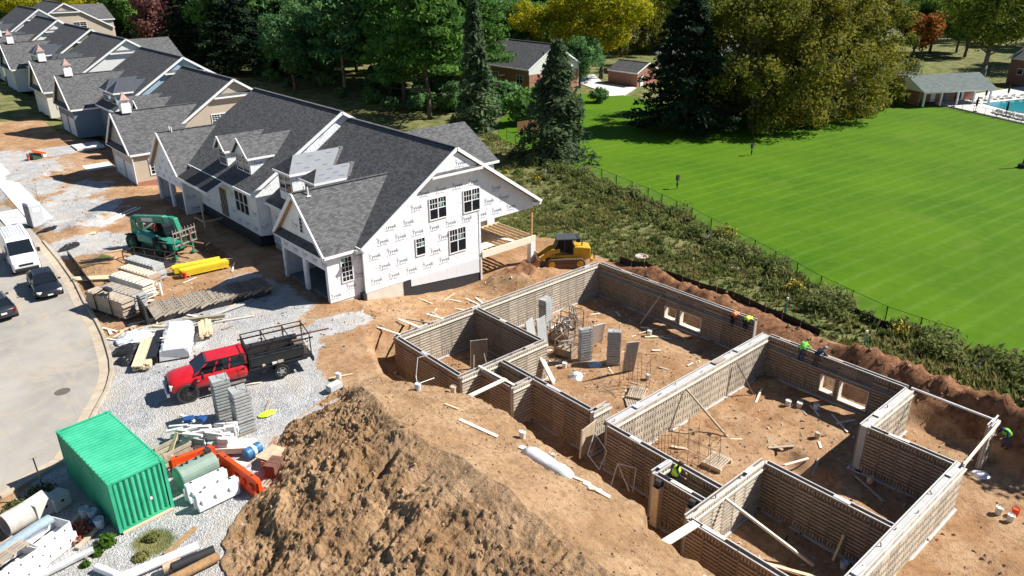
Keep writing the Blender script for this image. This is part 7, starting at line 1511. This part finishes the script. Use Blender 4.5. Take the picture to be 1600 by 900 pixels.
def iron(label, x, y, rz, n=8, L=2.6):
    t = thing('steel_bundle', label, 'steel', (x, y, gz(x, y)+.05), rz)
    for k in range(n): MB().bar((-L/2+random.uniform(-.2, .2), -.3+k*.08, random.uniform(0, .2)), (L/2+random.uniform(-.3, .3), -.3+k*.08+random.uniform(-.2, .2), random.uniform(.02, .3)), .05).build('bar', steel_dk, t)
iron('dark steel bars heaped on the weeds behind the silt fence', 13.0, 66.3, R(-20)); board_stack('brown planks lying on the earth by the silt fence', 12.6, 63.2, .05, R(-35), 2, 4.2, .2, .06, timber, .1, cols=4, bearers=False)
def attach():
    t = thing('steel_platform', 'black steel work platform lying before the telehandler', 'platform', (16.6, 64.4, .08), R(-62))
    for z in (.1, .9):
        for s in (-1, 1): MB().bar((-2.2, s*.6, z), (2.2, s*.6, z), .07).build('rail', steel_dk, t)
        for x in (-2.2, 2.2): MB().bar((x, -.6, z), (x, .6, z), .07).build('rail', steel_dk, t)
    for x in (-2.2, -1.1, 0, 1.1, 2.2):
        for s in (-1, 1): MB().bar((x, s*.6, .1), (x, s*.6, .9), .06).build('post', steel_dk, t)
    MB().bb((-2.2, -.6, .05), (2.2, .6, .1)).build('deck', steel_dk, t)
attach()
def toilet():
    t = thing('portable_toilet', 'grey portable toilet beside the pavement', 'toilet', (11.85, 81.9, .05), R(15)); gm_ = mat('toilet_grey', (.46, .48, .50), .6, .06, 2); dm_ = mat('toilet_door', (.20, .22, .24), .6, .06, 2); MB().box((0, 0, 1.05), (1.15, 1.15, 2.05)).build('cabin', gm_, t, bevel=.04); m = MB(); m.sect([[(-.6, -.6, 2.08), (.6, -.6, 2.08), (.6, .6, 2.08), (-.6, .6, 2.08)], [(-.5, -.45, 2.3), (.5, -.45, 2.3), (.5, .45, 2.3), (-.5, .45, 2.3)]]); m.build('roof', mat('toilet_roof', (.62, .64, .65), .6), t, bevel=.04); d = MB().box((-.59, 0, 1.1), (.03, .85, 1.85)).build('door', dm_, t); MB().box((-.61, -.3, 1.1), (.02, .08, .15)).build('latch', steel_dk, d)
    MB().box((0, -.58, 1.6), (.7, .02, .4)).build('vent_panel', mat('toilet_roof', (.62, .64, .65), .6), t); MB().box((0, 0, .03), (1.3, 1.3, .06)).build('skid', steel_dk, t)
toilet()
for (a, b_, l) in (((15.1, 77.0, .18), (20.6, 80.9, .2), 'white gutter length lying in the shade'), ((15.5, 76.8, .14), (20.9, 80.5, .16), 'second gutter length beside the white one')): plank(l, a, b_, .16, .1, white, 'gutter', cat='gutter')
plank('tan plywood scrap on the gravel by the toilet', (14.2, 76.0, .1), (15.4, 75.6, .1), .6, .03, timber); tarp_heap('black fabric roll on the gravel beside the toilet', 12.6, 79.3, .05, .8, .35, bplas, sx=1.6); tarp_heap('black sheeting at the end of the silt fence', 12.6, 73.2, .05, .6, .3, bplas, sx=2, rz=.6)
t = thing('utility_pedestal', 'green utility box with orange guards on the bare lot', 'utility box', (17.3, 107.3, gz(17.3, 107.3)), .3); MB().box((0, 0, .4), (1.1, .8, .8)).build('box', mat('utility_green', (.03, .07, .04), .6), t, bevel=.04); MB().box((.2, -.6, .9), (1.7, .1, .25), ry=.4).build('guard', orm, t); MB().box((-.9, 0, .4), (.12, .3, .9)).build('guard', orm, t); MB().box((1.2, .3, .25), (.4, .3, .5)).build('block', white, t)
def sapling():
    t = thing('sapling', 'bare young street tree beside the pavement', 'tree', (12.9, 84.5, .05)); m = MB(); m.tube((0, 0, 0), (0, 0, 2.2), .035, .02, n=6); random.seed(2)
    for k in range(16): a = random.random()*6.28; z = 1.2+k*.11; L = .9*(1-k/22); m.tube((0, 0, z), (math.cos(a)*L, math.sin(a)*L, z+L*.9), .014, .006, n=4)
    m.tube((0, 0, 2.2), (.05, 0, 3.2), .02, .005, n=5); m.build('branches', bark_pale, t)
sapling()
m = MB(); m.lathe((0, 0, 0), [(.42, -.02), (.42, .012), (.36, .014), (.355, .008), (.02, .009)], 24); tag(m.build('manhole_cover', mat('cast_iron', (.12, .105, .09), .7, .2, 8), loc=(5.8, 46.6, .022)), 'round iron manhole cover in the street', 'manhole')
bucket('white', 18.6, 36.9, .08, 'white pail behind the truck near the pit edge', 0, 1.1); m = MB(); m.box((0, 0, .2), (.9, .45, .4)); tag(m.build('foam_block', mat('foam_grey', (.5, .51, .52), .8), loc=(17.8, 36.0, .08), rz=.2, bevel=.03), 'pale foam block lying between the truck and heap', 'block')
m = MB(); m.path([(22.6, 34.6, -.3), (23.0, 34.9, .7), (23.7, 34.6, .8)], .03); m.path([(22.6, 34.6, -.3), (22.2, 33.9, -.4), (23.4, 33.8, -.4)], .03); loose('bent_pipe', 'bent white pipe frame leaning on the square room wall', 'pipe', m, alu)
m = MB(); m.path([(25.9, 23.2, -1.6), (26.6, 23.4, -.6), (26.8, 22.6, -1.5), (26.0, 22.4, -2.2), (25.9, 23.2, -1.6)], .03); m.path([(25.6, 21.2, -2.4), (26.3, 21.4, -1.4), (26.6, 20.4, -1.3), (26.2, 20.2, -2.5)], .03); m.path([(26.3, 21.4, -1.4), (25.9, 20.2, -2.3)], .03); loose('trench_pipework', 'bent pipe frames left in the trench at the front wall', 'pipe', m, alu)
# ---------------------------------------------------------------- people
skin_m = mat('skin', (.36, .20, .13), .6, .1, 5); hair_m = mat('hair', (.02, .015, .012), .7)
def person(label, loc, rz, J, cols, hat=None, vest=None):
    """J: joint positions (x forward, y left, z up) relative to the feet"""
    B = [('pelvis', 'spine'), ('spine', 'chest'), ('chest', 'neck'), ('neck', 'head')]
    for s in 'LR': B += [('pelvis', 'hip'+s), ('hip'+s, 'knee'+s), ('knee'+s, 'ankle'+s), ('ankle'+s, 'toe'+s), ('chest', 'sh'+s), ('sh'+s, 'elb'+s), ('elb'+s, 'wr'+s), ('wr'+s, 'palm'+s)]
    rad = dict(pelvis=.15, spine=.14, chest=.165, neck=.06, head=.085, hip=.10, knee=.068, ankle=.05, toe=.045, sh=.075, elb=.05, wr=.034, palm=.038)
    for s in 'LR':
        w = Vector(J['wr'+s]); e = Vector(J['elb'+s]); d = (w-e).normalized(); J['palm'+s] = tuple(w+d*.07); J['toe'+s] = tuple(Vector(J['ankle'+s])+Vector((.16, 0, -.04)))
        side = d.cross(Vector((0, 0, 1))); side = side.normalized() if side.length > .1 else Vector((0, 1, 0))
        for k, (o, L) in enumerate(((-.03, .07), (-.01, .085), (.01, .08), (.03, .065), (.045, .045))):
            n = 'f%d%s' % (k, s); J[n] = tuple(Vector(J['palm'+s])+d*(L if k < 4 else .02)+side*o*1.3+Vector((0, 0, -.02))); B.append(('palm'+s, n)); rad['f%d' % k] = .009
    names = list(J); idx = {n: i for i, n in enumerate(names)}
    me = bpy.data.meshes.new('body'); me.from_pydata([J[n] for n in names], [(idx[a], idx[b]) for a, b in B], [])
    o = bpy.data.objects.new('body', me); COL.objects.link(o); m = o.modifiers.new('s', 'SKIN'); sv = me.skin_vertices[0].data
    for n in names:
        k = n[:-1] if n[-1] in 'LR' and n not in rad else n; r = rad[k]; sv[idx[n]].radius = (r*1.12, r*.92) if k in ('pelvis', 'spine', 'chest') else (r, r); sv[idx[n]].use_root = (n == 'pelvis')
    m2 = o.modifiers.new('u', 'SUBSURF'); m2.levels = 2; m2.render_levels = 2; bpy.context.view_layer.update()
    nm = bpy.data.meshes.new_from_object(o.evaluated_get(bpy.context.evaluated_depsgraph_get())); bpy.data.objects.remove(o)
    P = {n: Vector(J[n]) for n in names}; shirt, pants, boots = cols
    def near(c):
        best = None
        for a, b in B:
            d = P[b]-P[a]; t = max(0, min(1, (c-P[a]).dot(d)/max(1e-6, d.length_squared))); q = (c-P[a]-d*t).length/ (rad.get(a[:-1] if a not in rad else a, .05)+.02)
            if best is None or q < best[0]: best = (q, a, b, t)
        return best
    nm.materials.clear()
    for q in (shirt, pants, boots, skin_m, hair_m): nm.materials.append(q)
    for p in nm.polygons:
        _, a, b, t = near(p.center); k = a.rstrip('LR') if a not in ('pelvis',) else a
        mi = 0
        if a[:3] in ('hip', 'kne') or (a == 'pelvis' and b[:3] == 'hip'): mi = 1
        if a[:4] in ('ankl',): mi = 2
        if a[:4] == 'palm' or a[:2] == 'wr' or (a == 'neck'): mi = 3
        if a == 'neck' and (p.center-P['head']).dot(Vector((1, 0, -.4))) < 0 and t > .5: mi = 4
        p.material_index = mi; p.use_smooth = True
    t = thing('person', label, 'person', loc, rz); bo = bpy.data.objects.new('body', nm); link(bo, t)
    h = P['head']; d = (P['head']-P['neck']).normalized()
    hd = MB().sphere(h+d*.06, .1, 12, 8, (.95, .8, 1.2)); ho = hd.build('head', skin_m, t, smooth=True); f = Vector((1, 0, -.15)).normalized()
    for s in (-1, 1):
        MB().sphere(h+d*.07+f*.088+Vector((0, s*.034, 0)), .012, 6, 4).build('eye', hair_m, ho); MB().sphere(h+d*.05+Vector((-.005, s*.083, 0)), .022, 6, 4, (.7, .4, 1.2)).build('ear', skin_m, ho)
    MB().sphere(h+d*.035+f*.1, .017, 6, 4, (1, .8, 1.4)).build('nose', skin_m, ho); MB().box(h+d*-.01+f*.088, (.012, .045, .01)).build('mouth', tail_m, ho); MB().sphere(h+d*.085-f*.012, .104, 12, 6, (.98, .82, 1.0)).build('hair', hair_m, ho, smooth=True)
    if hat: m = MB(); m.sphere(h+d*.10, .125, 12, 6, (1.05, .9, .85)); m.box(h+d*.09+f*.12, (.12, .2, .015)); m.build('hard_hat', hat, t, smooth=False)
    if vest:
        c0, c1 = P['spine'], P['chest']; ax = (c1-c0).normalized(); up_ = P['neck']; s0 = c0-ax*.12; ly = Vector((0, 1, 0)); fx = ly.cross(ax).normalized(); secs = []
        for q, wx, wy in ((s0, .19, .215), (c0, .19, .21), (c1, .20, .235), (c1.lerp(up_, .6), .14, .17)): secs.append([q+fx*(math.cos(a)*wx)+ly*(math.sin(a)*wy) for a in [6.283*k/14 for k in range(14)]])
        m = MB(); m.sect(secs); v = m.build('vest', vest, t, smooth=True)
        m = MB(); q = c0.lerp(c1, .25); m.sect([[q+ax*e+fx*(math.cos(a)*.196)+ly*(math.sin(a)*.218) for a in [6.283*k/14 for k in range(14)]] for e in (0, .05)]); m.build('reflective_band', mat('reflective', (.6, .62, .6), .4), v)
    return t
def stance(bend=0., crouch=0., arms='down', spread=.11):
    """bend: torso pitch forward (rad); crouch lowers the pelvis"""
    pz = .95-crouch; c, s = math.cos(bend), math.sin(bend); P = lambda u, y=0, f=0: (-.02+u*s+f*c, y, pz+u*c-f*s)
    J = dict(pelvis=(0, 0, pz), spine=P(.2), chest=P(.42), neck=P(.58), head=P(.70, 0, .02))
    for k, y in (('L', 1), ('R', -1)):
        J['hip'+k] = (0, y*.10, pz-.06); J['knee'+k] = (.06+crouch*.6, y*spread*1.1, .50-crouch*.25); J['ankle'+k] = (-.02, y*spread*1.2, .09); J['sh'+k] = P(.48, y*.19)
        S_ = Vector(J['sh'+k])
        if arms == 'down': J['elb'+k] = tuple(S_+Vector((.05, y*.06, -.28))); J['wr'+k] = tuple(S_+Vector((.18, y*.02, -.48)))
        elif arms == 'reach': J['elb'+k] = tuple(S_+Vector((.2, y*.08, -.2))); J['wr'+k] = tuple(S_+Vector((.42, y*.0, -.25)))
        else: J['elb'+k] = tuple(S_+Vector((.16, y*.1, -.22))); J['wr'+k] = tuple(S_+Vector((.36, y*.04, -.34)))
    return J
hv_o = mat('hi_vis_orange', (.85, .22, .05), .7, .08, 5); hv_l = mat('hi_vis_lime', (.52, .80, .03), .7, .08, 5); hv_g = mat('hi_vis_green', (.20, .78, .06), .7, .08, 5); navy = mat('navy_shirt', (.014, .025, .07), .8); denim = mat('denim', (.05, .075, .14), .85, .15, 8); drk = mat('dark_trousers', (.018, .018, .022), .85); boot = mat('boots', (.06, .035, .02), .8); greyp = mat('grey_trousers', (.10, .09, .075), .85); shirt_d = mat('dark_shirt', (.025, .03, .045), .85)
LED = -.765
person('worker in orange bent over the top of the back wall', (44.0, 26.3, LED-.25), R(-25), stance(1.35, .08, 'work'), (hv_o, drk, boot), None, hv_o)
person('worker in lime bent over the wall beside the one in orange', (44.02, 25.25, LED-.25), R(-20), stance(1.3, .08, 'work'), (hv_l, drk, boot), None, hv_l)
person('worker in lime green shirt and jeans leaning on the second back wall', (42.66, 20.25, LED-.03), R(-10), stance(.75, .12, 'work'), (hv_g, denim, boot), None, hv_g)
person('worker in navy shirt and grey trousers bent over the second back wall', (42.66, 19.25, LED-.03), R(-25), stance(.95, .12, 'work'), (navy, greyp, boot), mat('cap_grey', (.3, .3, .3), .7))
person('worker in lime vest standing inside the second porch forms', (26.25, 17.75, -1.0), R(-60), stance(.25, .02, 'work'), (shirt_d, drk, boot), mat('cap_dark', (.05, .02, .02), .7), hv_l)
person('worker in green vest and jeans leaning on the lone upright panel', (43.75, 8.35, gz(43.75, 8.35)), R(160), stance(.85, .05, 'reach'), (navy, denim, boot), mat('cap_navy', (.02, .03, .06), .7), hv_g)
m = MB(); m.bb((25.95, 16.2, -1.05), (26.75, 18.3, -1.0)); loose('scaffold_board', 'board platform inside the second porch forms', 'platform', m, timber_old)
